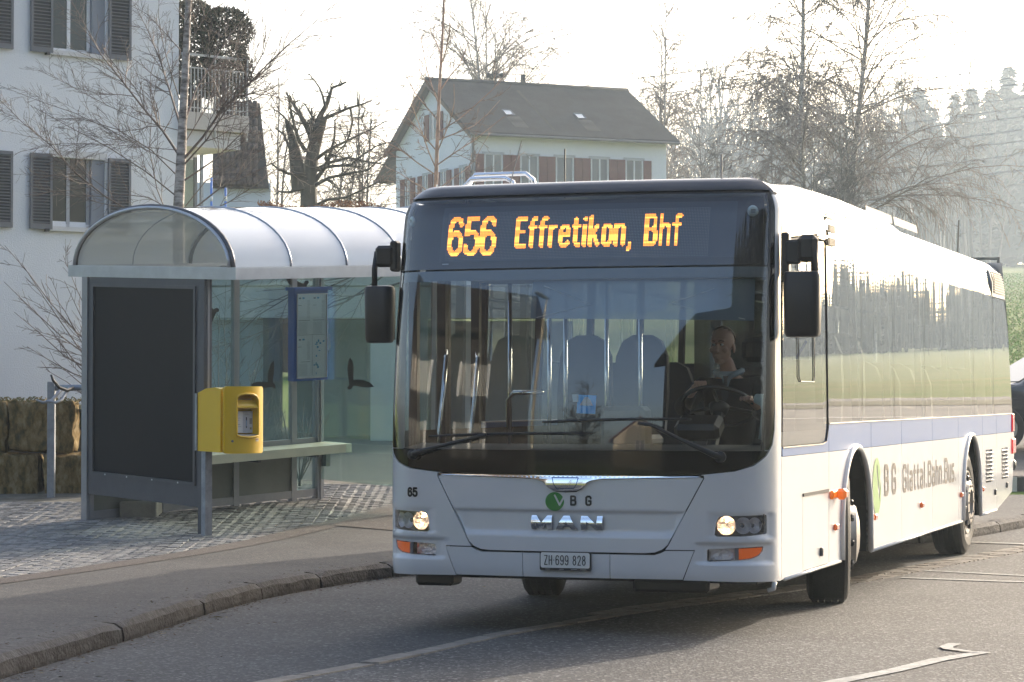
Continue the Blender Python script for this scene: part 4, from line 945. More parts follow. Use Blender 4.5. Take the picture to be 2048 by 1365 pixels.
# ------------------------------------------------------------------ driver
BUSM = Matrix.Translation(bus.location) @ Matrix.Rotation(-PHI, 4, 'Z')
driver = empty('person', BUSM @ Vector((.70, 1.45, 1.04)), -PHI, 'driver in a dark jacket, pale shirt and tie with one hand on the steering wheel', 'person')
SKIN = mat('skin', (.52, .30, .22), .5, var=.3, vscale=25, col2=(.46, .24, .17)); JACKET = mat('jacket_dark', (.018, .016, .02), .9, bump=.3, bscale=120)
def skinned(vs, es, rad, sub=2, root=0):
    me = bpy.data.meshes.new('tmp'); me.from_pydata(vs, es, []); o = bpy.data.objects.new('tmp', me); COL.objects.link(o)
    sm = o.modifiers.new('s', 'SKIN'); o.modifiers.new('b', 'SUBSURF').levels = sub
    for i, r in enumerate(rad): me.skin_vertices[0].data[i].radius = (r, r) if not isinstance(r, tuple) else r
    me.skin_vertices[0].data[root].use_root = True
    dg = bpy.context.evaluated_depsgraph_get(); ev = o.evaluated_get(dg); m2 = bpy.data.meshes.new_from_object(ev)
    V = [tuple(v.co) for v in m2.vertices]; F = [tuple(p.vertices) for p in m2.polygons]
    bpy.data.objects.remove(o); bpy.data.meshes.remove(m2); return V, F
def ellip(c, r, n=14, rot=None):
    V = []; F = []
    for i in range(n + 1):
        th = math.pi * i / n
        for k in range(2 * n):
            ph = math.pi * k / n; p = Vector((r[0] * math.sin(th) * math.cos(ph), r[1] * math.sin(th) * math.sin(ph), r[2] * math.cos(th)))
            if rot: p = rot @ p
            V.append(tuple(p + Vector(c)))
    for i in range(n):
        for k in range(2 * n): F.append((i * 2 * n + k, (i + 1) * 2 * n + k, (i + 1) * 2 * n + (k + 1) % (2 * n), i * 2 * n + (k + 1) % (2 * n)))
    return V, F
# local origin: seat point; driver faces -y; camera-left is -x
HC = Vector((-.04, -.06, .76)); HR = Matrix.Rotation(R(-9), 3, 'Z')
def hp(x, y, z): return HC + HR @ Vector((x, y, z))
mb = MB()
V, F = skinned([(0, 0, .12), (0, .0, .3), (0, .0, .46), (0, -.01, .56), (-.01, -.03, .64), (-.03, -.05, .70),
    (-.19, 0, .50), (-.30, -.14, .34), (-.20, -.36, .43), (-.11, -.46, .505), (.19, 0, .50), (.30, -.14, .34), (.28, -.36, .36), (.24, -.43, .40)],
    [(0, 1), (1, 2), (2, 3), (3, 4), (4, 5), (2, 6), (6, 7), (7, 8), (8, 9), (2, 10), (10, 11), (11, 12), (12, 13)],
    [(.15, .11), (.15, .1), (.14, .09), .06, .052, .05, .058, .045, .034, .024, .058, .045, .034, .024])
mb.add(V, F)
# right hand over the top of the rim: palm and five fingers curling down over it
def hand(w0, fwd, side, up):
    w0, fwd, side, up = map(Vector, (w0, fwd, side, up)); P = lambda a, b, c: tuple(w0 + fwd * a + side * b + up * c)
    V, F = skinned([P(-.03, 0, 0), P(.02, 0, .006), P(.055, 0, .004), P(.04, -.022, .004), P(.04, .022, .002)], [(0, 1), (1, 2), (1, 3), (1, 4)], [(.024, .019), (.03, .016), (.028, .014), (.016, .013), (.016, .013)]); mb.add(V, F)
    for b, L, sp in ((-.033, .062, -.1), (-.011, .074, -.03), (.011, .07, .03), (.032, .056, .1)):
        V, F = skinned([P(.045, b * .8, .004), P(.075, b, .008), P(.075 + L * .33, b * 1.05, -.006), P(.078 + L * .36, b * 1.05, -.03)], [(0, 1), (1, 2), (2, 3)], [.0105, .0105, .009, .0078]); mb.add(V, F)
    V, F = skinned([P(.0, -.022, 0), P(.03, -.045, -.014), P(.055, -.05, -.03)], [(0, 1), (1, 2)], [.013, .011, .009]); mb.add(V, F)
hand((-.095, -.455, .512), (.28, -.9, .12), (.95, .28, 0), (0, .1, 1))
hand((.235, -.435, .402), (-.1, -.9, .3), (-.95, .15, 0), (0, .3, .95))
mb.add(*ellip(hp(0, .012, .045), (.077, .094, .088))); mb.add(*ellip(hp(0, -.012, -.035), (.062, .075, .075)))
mb.add(*ellip(hp(0, -.048, -.088), (.034, .032, .026))); mb.add(*ellip(hp(0, -.052, -.03), (.045, .035, .05)))
mb.add(*ellip(hp(0, -.088, -.006), (.0115, .018, .03), rot=HR @ Matrix.Rotation(R(-18), 3, 'X'))); mb.add(*ellip(hp(0, -.099, -.027), (.0165, .013, .010)))
mb.add(*ellip(hp(0, -.078, .042), (.05, .016, .012))); mb.add(*ellip(hp(0, -.086, -.058), (.024, .008, .006))); mb.add(*ellip(hp(0, -.084, -.07), (.02, .008, .006)))
for s_ in (1, -1):
    mb.add(*ellip(hp(s_ * .079, .014, -.008), (.009, .022, .033))); mb.add(*ellip(hp(s_ * .043, -.06, -.018), (.024, .02, .022)))
o = mb.build('body', SKIN, driver, fix=False)
rm = o.modifiers.new('r', 'REMESH'); rm.mode = 'VOXEL'; rm.voxel_size = .0052; sm_ = o.modifiers.new('s', 'SMOOTH'); sm_.factor = .5; sm_.iterations = 2
dg = bpy.context.evaluated_depsgraph_get(); nm = bpy.data.meshes.new_from_object(o.evaluated_get(dg)); o.modifiers.clear(); o.data = nm
nm.materials.clear(); nm.materials.append(SKIN); nm.polygons.foreach_set('use_smooth', [True] * len(nm.polygons)); body_ob = o; o.name = 'body'
for s_ in (1, -1):
    e = MB().add(*ellip(hp(s_ * .029, -.0755, .016), (.0125, .0125, .009))).build('eye', mat('eye_white', (.5, .48, .46), .2), driver, smooth=True)
    MB().add(*ellip(hp(s_ * .029 - .003, -.0875, .016), (.005, .002, .005))).build('iris', mat('iris_dark', (.03, .03, .03), .2), e, smooth=True)
    MB().tube([hp(s_ * .012, -.094, .038), hp(s_ * .03, -.092, .043), hp(s_ * .046, -.078, .038)], .0035, 5).build('eyebrow', mat('hair_short', (.10, .055, .03), .8), driver)
V, F = ellip((0, 0, 0), (.084, .102, .096), 18); V2 = [tuple(hp(0, .014, .048) + HR @ Vector(v)) for v in V]
F2 = [f for f in F if all(V[i][2] > .028 - V[i][1] * .75 for i in f)]
MB().add(V2, F2).build('hair', mat('hair_short', (.10, .055, .03), .8), driver, smooth=True)
V, F = skinned([(0, 0, .02), (0, .0, .3), (0, .0, .45), (0, -.005, .535), (-.19, 0, .505), (-.305, -.14, .34), (-.21, -.34, .415), (-.165, -.39, .45), (.19, 0, .505), (.305, -.14, .34), (.285, -.34, .32), (.26, -.39, .345)],
    [(0, 1), (1, 2), (2, 3), (2, 4), (4, 5), (5, 6), (6, 7), (2, 8), (8, 9), (9, 10), (10, 11)], [(.2, .15), (.18, .125), (.17, .115), (.085, .075), .078, .066, .052, .047, .078, .066, .052, .047])
MB().add(V, F).build('jacket', JACKET, driver, smooth=True)
SHIRT = mat('shirt_pale', (.34, .42, .46), .7)
MB().add([(-.075, -.085, .60), (-.02, -.135, .545), (-.005, -.15, .44), (.035, -.13, .545), (.085, -.06, .60), (.03, -.09, .60), (-.04, -.1, .60)], [(0, 1, 6), (1, 2, 3), (1, 3, 5, 6), (3, 4, 5)]).build('shirt_front', SHIRT, driver)
MB().tube([(-.08, .0, .60), (-.088, -.05, .595), (-.05, -.10, .578), (-.005, -.115, .562)], [.02, .02, .019, .012], 6).build('shirt_collar', SHIRT, driver, smooth=True)
MB().tube([(.08, .01, .605), (.085, -.04, .60), (.05, -.095, .58), (.005, -.115, .562)], [.02, .02, .019, .012], 6).build('shirt_collar', SHIRT, driver, smooth=True)
MB().add([(-.018, -.132, .568), (.018, -.132, .568), (.012, -.138, .54), (.026, -.155, .44), (0, -.165, .38), (-.026, -.155, .44), (-.012, -.138, .54)], [(0, 1, 2, 6), (6, 2, 3, 4, 5)]).build('tie', mat('tie_dark', (.015, .02, .028), .6), driver)
V, F = skinned([(0, 0, .02), (-.1, -.05, .0), (-.16, -.42, .02), (-.15, -.5, -.4), (.1, -.05, .0), (.16, -.42, .02), (.15, -.5, -.4)], [(0, 1), (1, 2), (2, 3), (0, 4), (4, 5), (5, 6)], [(.16, .12), .1, .075, .055, .1, .075, .055])
MB().add(V, F).build('trousers', JACKET, driver, smooth=True)
# ------------------------------------------------------------------ shelter
SA = Vector((-2.886, 23.5)); SU = Vector((.701, .713)).normalized(); SV = Vector((-.713, .701)).normalized()
shelter = empty('bus_shelter', (SA.x, SA.y, 0), 0, 'grey metal bus shelter with a clear barrel roof, dark end panel and teal glass', 'bus shelter')
SZ = .19
def SP(t, w_, z): p = SU * t + SV * w_; return Vector((p.x, p.y, SZ + z + .05 * t + .045 * w_))
ALU = mat('shelter_aluminium', (.30, .305, .32), .42, metal=.45, var=.4, vscale=5, col2=(.2, .2, .21)); ALUD = mat('shelter_dark_grey', (.085, .09, .105), .45, metal=.3, var=.35, vscale=6)
ALUL = mat('fascia_aluminium', (.5, .52, .56), .35, metal=.6, var=.4, vscale=7, col2=(.32, .33, .37))
def SB(name, t0, t1, w0, w1, z0, z1, m, parent=None, **k):
    vs = [SP(t, w_, z) for z in (z0, z1) for w_ in (w0, w1) for t in (t0, t1)]
    return MB().add(vs, [(0, 2, 3, 1), (4, 5, 7, 6), (0, 1, 5, 4), (2, 6, 7, 3), (0, 4, 6, 2), (1, 3, 7, 5)]).build(name, m, parent or shelter, **k)
for t, w_, wd in ((0, 0, .09), (0, 1.85, .09), (3.02, 1.85, .09), (3.02, 0, .09)):
    SB('post', t - wd / 2, t + wd / 2, w_ - wd / 2, w_ + wd / 2, -.25, 2.385, ALUD if w_ == 0 and t == 0 else ALU)
    SB('post_rib', t - .012, t + .012, w_ - wd / 2 - .01, w_ + wd / 2 + .01, -.2, 2.38, ALU)
for t in (.95, 1.87, 2.66): SB('mullion', t - .035, t + .035, 1.82, 1.88, -.05, 2.385, ALU)
for z0, z1 in ((.55, .61), (2.33, 2.385), (-.02, .06)): SB('rail', .045, 2.975, 1.825, 1.875, z0, z1, ALU)
SB('kick_panel', .045, 2.63, 1.84, 1.86, .055, .55, mat('kick_panel_grey', (.17, .175, .16), .6, var=.5, vscale=3))
TEAL = glass('teal_glass', (.82, .92, .91), 1.3, ior=1.5, wav=.001, wscale=2, haze=(.45, .65, .63), hz=.12)
for t0, t1, z0 in ((.045, .915, .61), (.985, 1.835, .61), (1.905, 2.625, .61), (2.695, 2.975, .06)): SB('glass_pane', t0, t1, 1.848, 1.856, z0, 2.33, TEAL)
SB('glass_pane', 3.015, 3.023, .05, 1.80, .16, 2.36, TEAL)
SB('glass_clamp', 3.02, 3.08, 1.72, 1.80, 1.55, 1.72, ALUD); SB('glass_clamp', 3.02, 3.08, 1.72, 1.80, .3, .44, ALUD)
# far-end pane of the small fanlight over the glass, wire mesh
# advertising panel at the near end
SB('panel_frame', -.03, .03, .05, 1.80, .24, .45, ALUD); SB('panel_frame', -.03, .03, .05, 1.80, 2.31, 2.385, ALUD); SB('panel_frame', -.03, .03, .05, .10, .45, 2.31, ALUD); SB('panel_frame', -.03, .03, 1.73, 1.80, .45, 2.31, ALUD)
SB('panel_bead', -.045, -.03, .095, .125, .44, 2.32, ALUD); SB('panel_bead', -.045, -.03, 1.71, 1.74, .44, 2.32, ALUD); SB('panel_bead', -.045, -.03, .125, 1.71, 2.29, 2.32, ALUD); SB('panel_bead', -.045, -.03, .125, 1.71, .44, .47, ALUD)
SB('blank_poster', -.025, .02, .125, 1.71, .47, 2.29, mat('poster_black', (.012, .014, .018), .6, bump=.1, bscale=8, spec=.12))
for w_ in (.35, .75, 1.15, 1.5): SB('screw', -.048, -.045, w_ - .008, w_ + .008, .445, .46, ALUL)
# eaves: a ribbed fascia on four sides
RT0, RT1, RW0, RW1 = -.04, 3.62, -.5, 2.13
for nm_, (t0, t1, w0, w1) in {'a': (RT0, RT0 + .07, RW0, RW1), 'b': (RT0 + .07, RT1, RW0, RW0 + .07), 'c': (RT0 + .07, RT1, RW1 - .07, RW1), 'd': (RT1 - .07, RT1, RW0 + .07, RW1 - .07)}.items():
    fz = SB('fascia', t0, t1, w0, w1, 2.385, 2.50, ALUL)
    for k in range(6):
        z = 2.395 + k * .017
        if nm_ == 'a': SB('fascia_rib', t0 - .006, t0, w0 - .006, w1, z, z + .008, ALUL, fz)
        if nm_ == 'b': SB('fascia_rib', t0 - .07, t1, w0 - .006, w0, z, z + .008, ALUL, fz)
for t in (.9, 1.87, 2.8): SB('roof_beam', t - .03, t + .03, RW0 + .07, RW1 - .07, 2.40, 2.47, ALU)
def DP(t, a, r=1.0, lift=0): c = (RW0 + RW1) / 2; return SP(t, c - math.cos(a) * 1.235 * r, 2.50 + math.sin(a) * (.575 * r) + lift)
NA = 24; rb = [RT0 + .03 + k * .708 for k in range(6)]
ROOFG = glass('roof_acrylic', (.80, .84, .85), 1.5, ior=1.5, wav=.002, wscale=1.5, haze=(.95, .97, .98), hz=.72)
for k in range(5):
    vs = [DP(t, math.pi * i / NA) for i in range(NA + 1) for t in (rb[k] + .012, rb[k + 1] - .012)]
    MB().add(vs, [(2 * i, 2 * i + 1, 2 * i + 3, 2 * i + 2) for i in range(NA)]).build('roof_pane', ROOFG, shelter, smooth=True)
for k, t in enumerate(rb):
    MB().tube([DP(t, math.pi * i / NA, 1.004) for i in range(NA + 1)], .026 if k in (0, 5) else .010, 6).build('roof_rib', ALUD if k == 0 else ALUL, shelter, smooth=True)
    if k == 0: MB().tube([DP(t - .03, math.pi * i / NA, .985) for i in range(NA + 1)], .018, 6).build('arch_edge', ALUL, shelter, smooth=True)
c0 = DP(rb[0], 0, .98); vs = [DP(rb[0], math.pi * i / NA, .98) for i in range(NA + 1)]
MB().add(vs, [tuple(range(NA + 1))]).build('gable_pane', glass('gable_acrylic', (.8, .83, .84), 1.0, haze=(.6, .63, .65), hz=.1), shelter)
for k in (2, 4):
    MB().tube([DP(rb[k], math.pi * i / NA, .97) for i in range(NA + 1)], .02, 6).build('inner_arch', ALUD, shelter, smooth=True)
# bench
BEN = mat('bench_cream', (.64, .62, .46), .45, var=.25, vscale=4)
SB('bench_seat', .2, 3.1, 1.42, 1.80, .515, .56, BEN); SB('bench_lip', .2, 3.1, 1.40, 1.42, .47, .56, BEN)
for t in (.6, 1.87, 2.66): SB('bench_bracket', t - .02, t + .02, 1.45, 1.82, .44, .515, ALUD)
# timetable case
BLUE = mat('case_blue', (.012, .085, .36), .4, coat=.2)
tc_ = SB('timetable_case', 2.50, 2.97, 1.64, 1.74, 1.24, 2.2, BLUE)
SB('case_top', 2.47, 3.0, 1.60, 1.75, 2.2, 2.235, BLUE, tc_)
sheet = SB('sheet', 2.535, 2.945, 1.632, 1.638, 1.275, 2.16, mat('sheet_paper', (.9, .92, .93), .25, coat=.8), tc_)
for a in ((2.53, 2.95, 1.268, 1.276), (2.53, 2.95, 2.158, 2.166)): SB('bezel', a[0], a[1], 1.622, 1.634, a[2], a[3], ALUL, tc_)
for a in ((2.53, 2.538), (2.942, 2.95)): SB('bezel', a[0], a[1], 1.622, 1.634, 1.276, 2.158, ALUL, tc_)
PR = mat('print_grey_blue', (.16, .19, .22), .6); PB = mat('print_blue', (.1, .35, .55), .6)
random.seed(12); mb = MB()
def pq(t0, t1, z0, z1, m=PR):
    mb.add([SP(t0, 1.630, z0), SP(t1, 1.630, z0), SP(t1, 1.630, z1), SP(t0, 1.630, z1)], [(0, 1, 2, 3)], m)
for cx0 in (2.545, 2.75):
    for cz in (2.14, 1.70):
        if cz == 1.70 and cx0 > 2.7: continue
        pq(cx0 + .01, cx0 + .04, cz - .03, cz - .015); pq(cx0 + .06, cx0 + .09, cz - .03, cz - .012, PB); pq(cx0, cx0 + .05, cz - .1, cz - .096)
        for k in range(14): pq(cx0 + .13 - .01 * random.random(), cx0 + .165, cz - .05 - k * .014, cz - .0475 - k * .014)
        for k in range(6): pq(cx0 + random.uniform(0, .1), cx0 + random.uniform(.12, .17), cz - .26, cz - .256)
        for k in range(22): pq(cx0 + .005, cx0 + .13, cz - .28 - k * .006, cz - .2785 - k * .006, mat('print_pale', (.4, .44, .48), .6))
pq(2.742, 2.745, 1.30, 1.74); pq(2.55, 2.92, 1.725, 1.728)
for k in range(16): a = random.uniform(2.76, 2.9); z = random.uniform(1.3, 1.66); pq(a, a + random.uniform(.01, .03), z, z + random.uniform(.005, .03), PB)
mb.build('timetable_print', None, sheet, fix=False)
SB('case_glass', 2.54, 2.94, 1.625, 1.628, 1.278, 2.156, glass('case_glass', (.9, .94, .95), 1.4, ior=1.5), tc_)
# bird silhouettes on the glass
BIRD = [(.0, .03), (.05, .075), (.12, .12), (.22, .15), (.30, .14), (.24, .08), (.17, .03), (.09, -.01), (.045, -.04), (.05, -.09), (.02, -.13), (-.015, -.12), (-.01, -.07), (-.045, -.03), (-.09, .02), (-.16, .10), (-.21, .20), (-.22, .26), (-.16, .24), (-.10, .18), (-.05, .10)]
def bird(t, w_, z, rot, onfar=False, k=.75):
    P = [(k * (x * math.cos(rot) - y * math.sin(rot)), k * (x * math.sin(rot) + y * math.cos(rot))) for x, y in BIRD]
    v2, fs = region([P], lambda x, y: inloops(x, y, [P]))
    f = (lambda x, y: SP(3.010, w_ - x * 1.4, z + y)) if onfar else (lambda x, y: SP(t + x, 1.842, z + y))
    surf('bird_silhouette', v2, fs, f, mat('decal_black', (.01, .012, .012), .6), shelter)
bird(2.80, 0, 2.22, 2.3, k=.8); bird(1.56, 0, 1.98, 1.9); bird(2.33, 0, 1.22, .9); bird(0, 1.29, 1.23, -.6, True)
# concrete foot seen below the end panel
Bx('concrete_block', (-3.92, 25.0, .1), (-3.55, 25.4, .42), mat('block_concrete', (.4, .39, .34), .9, var=.6, vscale=6, bump=.3), label='low concrete block lying under the dark end panel of the shelter', cat='concrete block', bev=.01)
# ------------------------------------------------------------------ letter box
MQ = Vector((-2.925, 23.28)); YEL = mat('post_yellow', (.80, .50, .008), .38, coat=.35, bump=.06, bscale=180)
mbx = empty('letter_box', (MQ.x, MQ.y, 0), 0, 'yellow wall letter box with a curved front mounted on a galvanised post', 'letter box')
def QP(a, b, z): p = SU * a - SV * b; return Vector((p.x, p.y, z))
GALV = mat('galvanised', (.33, .36, .4), .45, metal=.6, var=.8, vscale=12, col2=(.2, .22, .25))
def QB(name, a0, a1, b0, b1, z0, z1, m, parent=None, **k):
    vs = [QP(a, b, z) for z in (z0, z1) for b in (b0, b1) for a in (a0, a1)]
    return MB().add(vs, [(0, 2, 3, 1), (4, 5, 7, 6), (0, 1, 5, 4), (2, 6, 7, 3), (0, 4, 6, 2), (1, 3, 7, 5)]).build(name, m, parent or mbx, **k)
QB('post', .02, .10, .03, .09, .1, .99, GALV); QB('back_plate', -.012, .05, -.03, .0, .97, 1.5, GALV)
prof = [(0, .965), (.335, .955), (.335, 1.54), (.25, 1.555), (.12, 1.545), (.0, 1.505)]
mb = MB().prism(prof, lambda b, z: QP(0, b, z), lambda b, z: QP(.44, b, z)); case = mb.build('case', YEL, mbx)
def bul(a): return .40 + .06 * (1 - ((a - .22) / .235) ** 2)
def fm(o=0): return lambda a, z: QP(a, bul(a) + o, z)
edge = rrect(-.012, .945, .452, 1.565, .03, 4)
hole = [(.10, 1.115), (.14, 1.10), (.22, 1.092), (.30, 1.097), (.36, 1.11), (.36, 1.44), (.33, 1.475), (.28, 1.492), (.2, 1.497), (.13, 1.487), (.10, 1.46)]
panel('front_door', [edge, hole], fm(0), YEL, mbx, .03, thick=.07)
fr_ = refine(hole, .03); MB().tube([fm(.004)(*p) for p in fr_], .011, 6, closed=True).build('window_frame', YEL, mbx, smooth=True)
n = len(fr_); MB().add([fm(0)(*p) for p in fr_] + [QP(p[0], .345, p[1]) for p in fr_], [(i, (i + 1) % n, (i + 1) % n + n, i + n) for i in range(n)] + [tuple(range(n, 2 * n))]).build('recess', YEL, mbx)
MB().add([QP(.10, .35, 1.45), QP(.36, .35, 1.45), QP(.10, .40, 1.44), QP(.36, .40, 1.44), QP(.10, .435, 1.385), QP(.36, .435, 1.385), QP(.10, .45, 1.37), QP(.36, .45, 1.37), QP(.10, .445, 1.362), QP(.36, .445, 1.362)], [(0, 1, 3, 2), (2, 3, 5, 4), (4, 5, 7, 6), (6, 7, 9, 8)]).build('slot_flap', mat('post_yellow_light', (.72, .48, .03), .3, coat=.6), mbx)
pap = MB().add([QP(.105, .382, 1.135), QP(.355, .382, 1.135), QP(.355, .382, 1.335), QP(.105, .382, 1.335)], [(0, 1, 2, 3)]).build('notice', mat('notice_paper', (.85, .85, .83), .3, coat=.5), mbx)
mb = MB(); DK = mat('print_dark', (.05, .05, .055), .6); GY = mat('print_mid', (.3, .3, .3), .6); SVR = mat('plate_silver', (.58, .59, .6), .4)
def nq(a0, a1, z0, z1, m, o=.3835): mb.add([QP(a0, o, z0), QP(a1, o, z0), QP(a1, o, z1), QP(a0, o, z1)], [(0, 1, 2, 3)], m)
nq(.225, .352, 1.14, 1.33, SVR, .3828)
for k in range(7): nq(.125, .125 + random.uniform(.02, .09), 1.31 - k * .02, 1.313 - k * .02, GY)
nq(.245, .285, 1.315, 1.318, GY); nq(.245, .3, 1.3, 1.304, GY); nq(.262, .275, 1.18, 1.28, DK); nq(.264, .273, 1.195, 1.25, mat('print_sky', (.3, .45, .6), .6), .3842); nq(.305, .335, 1.215, 1.27, GY); nq(.31, .33, 1.165, 1.185, mat('print_gold', (.35, .3, .12), .6))
mb.build('notice_print', None, pap, fix=False)
MB().add([QP(.10, .35, 1.125), QP(.36, .35, 1.125), QP(.36, .43, 1.118), QP(.3, .462, 1.108), QP(.23, .468, 1.104), QP(.16, .462, 1.108), QP(.10, .43, 1.118)], [tuple(range(7))]).build('shelf', mat('shelf_worn', (.5, .42, .3), .5, var=1, vscale=60, col2=(.35, .34, .3)), mbx)
MB().lathe([(0, .011), (.008, .011), (.009, 0)], ax='X', n=12).build('lock', mat('lock_grey', (.18, .17, .16), .35, metal=.6), mbx, loc=fm(.0)(.06, 1.06), fix=False).rotation_euler = (0, 0, math.atan2(-SV.y, -SV.x))
panel('collection_label', [[(.325, 1.055), (.37, 1.055), (.37, 1.085), (.325, 1.085)]], fm(.002), mat('label_pale', (.6, .5, .3), .6), mbx, .02, thick=0)
panel('collection_print', [[(.33, 1.07), (.365, 1.07), (.365, 1.08), (.33, 1.08)]], fm(.004), mat('print_red', (.3, .08, .04), .6), mbx, .02, thick=0)
# ------------------------------------------------------------------ bicycle hanger
bk = empty('bicycle_stand', (-4.99, 27.1, 0), 0, 'galvanised bicycle stand with curved hooks before the stone wall', 'bicycle stand')
MB().box2((-.04, -.04, .3), (.04, .04, 1.63), bev=.006).build('post', GALV, bk)
MB().tube([(.04, 0, 1.565), (.8, .05, 1.57)], .032, 10).build('rail', GALV, bk, smooth=True)
for dx, m_, pts in ((.12, GALV, [(0, 0, .0), (-.03, -.1, -.06), (-.08, -.22, -.14), (-.16, -.3, -.16), (-.22, -.33, -.13)]), (.2, GALV, [(0, 0, .0), (-.02, -.1, -.05), (-.05, -.22, -.13), (-.1, -.3, -.16), (-.2, -.33, -.14)]), (.24, BLACK, [(0, 0, .0), (-.05, -.12, -.03), (-.12, -.2, .0), (-.18, -.24, .08), (-.2, -.25, .14)])):
    MB().tube([(dx + a, b, 1.565 + c) for a, b, c in pts], [.02, .019, .018, .016, .01], 8).build('hook', m_, bk, smooth=True)
# ------------------------------------------------------------------ stone wall
sw_ = empty('stone_wall', (-4.6, 27.55, 0), R(4), 'low retaining wall of big mossy sandstone blocks at the left edge', 'wall')
STN = bpy.data.materials.new('sandstone_moss'); STN.use_nodes = True; n = STN.node_tree; b = n.nodes['Principled BSDF']; b.inputs['Roughness'].default_value = .95; b.inputs['Specular IOR Level'].default_value = .15
tcn = n.nodes.new('ShaderNodeTexCoord'); mpn = n.nodes.new('ShaderNodeMapping'); mpn.inputs['Scale'].default_value = (1, 1, .45); n1 = n.nodes.new('ShaderNodeTexNoise'); n1.inputs['Scale'].default_value = 10; n1.inputs['Detail'].default_value = 10; n1.inputs['Roughness'].default_value = .7
rp = n.nodes.new('ShaderNodeValToRGB'); cr = rp.color_ramp; cr.elements[0].position = .3; cr.elements[0].color = (.025, .024, .014, 1); cr.elements[1].position = .72; cr.elements[1].color = (.42, .35, .25, 1)
for p_, c_ in ((.42, (.09, .075, .03)), (.5, (.2, .13, .05)), (.58, (.26, .2, .1))): e_ = cr.elements.new(p_); e_.color = (*c_, 1)
bpn = n.nodes.new('ShaderNodeBump'); bpn.inputs['Strength'].default_value = 1; bpn.inputs['Distance'].default_value = .03
for a_, b_ in ((tcn.outputs['Object'], mpn.inputs[0]), (mpn.outputs[0], n1.inputs[0]), (n1.outputs[0], rp.inputs[0]), (rp.outputs[0], b.inputs['Base Color']), (n1.outputs[0], bpn.inputs['Height']), (bpn.outputs[0], b.inputs['Normal'])): n.links.new(a_, b_)
def rock(x0, x1, z0, z1, dep, seed):
    nx, nz, ny = max(3, int((x1 - x0) / .06)), max(3, int((z1 - z0) / .06)), 5; bm = bmesh.new(); bmesh.ops.create_cube(bm, size=1)
    bmesh.ops.subdivide_edges(bm, edges=bm.edges[:], cuts=13, use_grid_fill=True)
    for v in bm.verts:
        x, y, z = v.co; k = .93 + .07 * (1 - max(0, (abs(x) * 2) ** 6 * .5 + (abs(z) * 2) ** 6 * .5)); q = Vector(((x0 + x1) / 2 + x * (x1 - x0) * k, dep / 2 + y * dep, (z0 + z1) / 2 + z * (z1 - z0) * k))
        nn = noise.noise_vector(q * 5 + Vector((seed, 0, 0))) * .035 + noise.noise_vector(q * 12) * .022 + noise.noise_vector(q * 26) * .012; q += nn; v.co = q
    me = bpy.data.meshes.new('stone_block'); bm.to_mesh(me); bm.free(); me.materials.append(STN); me.polygons.foreach_set('use_smooth', [True] * len(me.polygons)); o = link('stone_block', me, sw_)
gb = .30
for a in ((-1.62, -.95, gb + .56, gb + 1.13), (-.93, -.22, gb + .56, gb + 1.12), (-2.6, -1.64, gb + .56, gb + 1.13), (-2.3, -.58, gb - .05, gb + .55), (-.56, .32, gb - .05, gb + .54), (-3.6, -2.33, gb - .05, gb + .55), (-3.6, -2.62, gb + .56, gb + 1.13)): rock(*a, .6, a[0])
MB().add([(-30, 27.75, 1.33), (-4.75, 27.75, 1.33), (-4.75, 34, 1.33), (-5.2, 60, 1.33), (-30, 60, 1.33)], [(0, 1, 2, 3, 4)]).build('garden_bed', EARTH, kind='structure')
random.seed(21); mb = MB(); ST_ = mat('dry_grass', (.22, .17, .07), .9); SG_ = mat('moss_green', (.09, .11, .03), .9)
for i in range(900):
    x = random.uniform(-6.4, -4.72); y = random.uniform(27.5, 27.95); z = 1.40 + random.uniform(-.01, .03); a = random.uniform(0, 6.3); l = random.uniform(.02, .07); dx, dy, dz = math.cos(a) * l, math.sin(a) * l - .01, random.uniform(-.03, .05)
    mb.add([(x, y, z), (x + .004, y, z), (x + dx, y + dy, z + dz), (x + dx * .5 - .004, y + dy * .5, z + dz * .7 + .012)], [(0, 1, 2, 3)], ST_ if i % 3 else SG_)
mb.build('dry_turf', None, fix=False, kind='stuff', label='dry grass and moss along the top of the stone wall', cat='grass')
# ------------------------------------------------------------------ garage behind the shelter
ga = empty('garage', (-4.5, 35.3, .9), 0, 'low flat roofed concrete garage behind the shelter glass', 'garage')
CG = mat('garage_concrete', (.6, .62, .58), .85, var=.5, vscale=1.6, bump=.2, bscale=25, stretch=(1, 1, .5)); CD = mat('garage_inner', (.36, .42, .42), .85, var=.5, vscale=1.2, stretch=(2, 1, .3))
Bx('lintel', (-.3, 0, 1.68), (5.5, .5, 2.12), CG, ga); Bx('roof_slab', (-.3, -.03, 2.135), (5.5, 5, 2.60), CG, ga)
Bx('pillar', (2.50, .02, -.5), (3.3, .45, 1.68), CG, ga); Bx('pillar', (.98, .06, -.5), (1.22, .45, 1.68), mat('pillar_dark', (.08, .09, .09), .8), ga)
Bx('garage_door', (-.3, .16, -.5), (.98, .2, 1.66), mat('garage_door_pale', (.36, .42, .42), .5, var=.4, vscale=1, stretch=(6, 1, .3)), ga); Bx('back_wall', (1.22, 1.6, -.5), (5.4, 1.8, 1.68), CD, ga); Bx('side_wall', (1.75, .9, -.5), (2.5, 1.6, 1.68), mat('garage_side', (.27, .29, .27), .8, var=.4, vscale=1), ga)
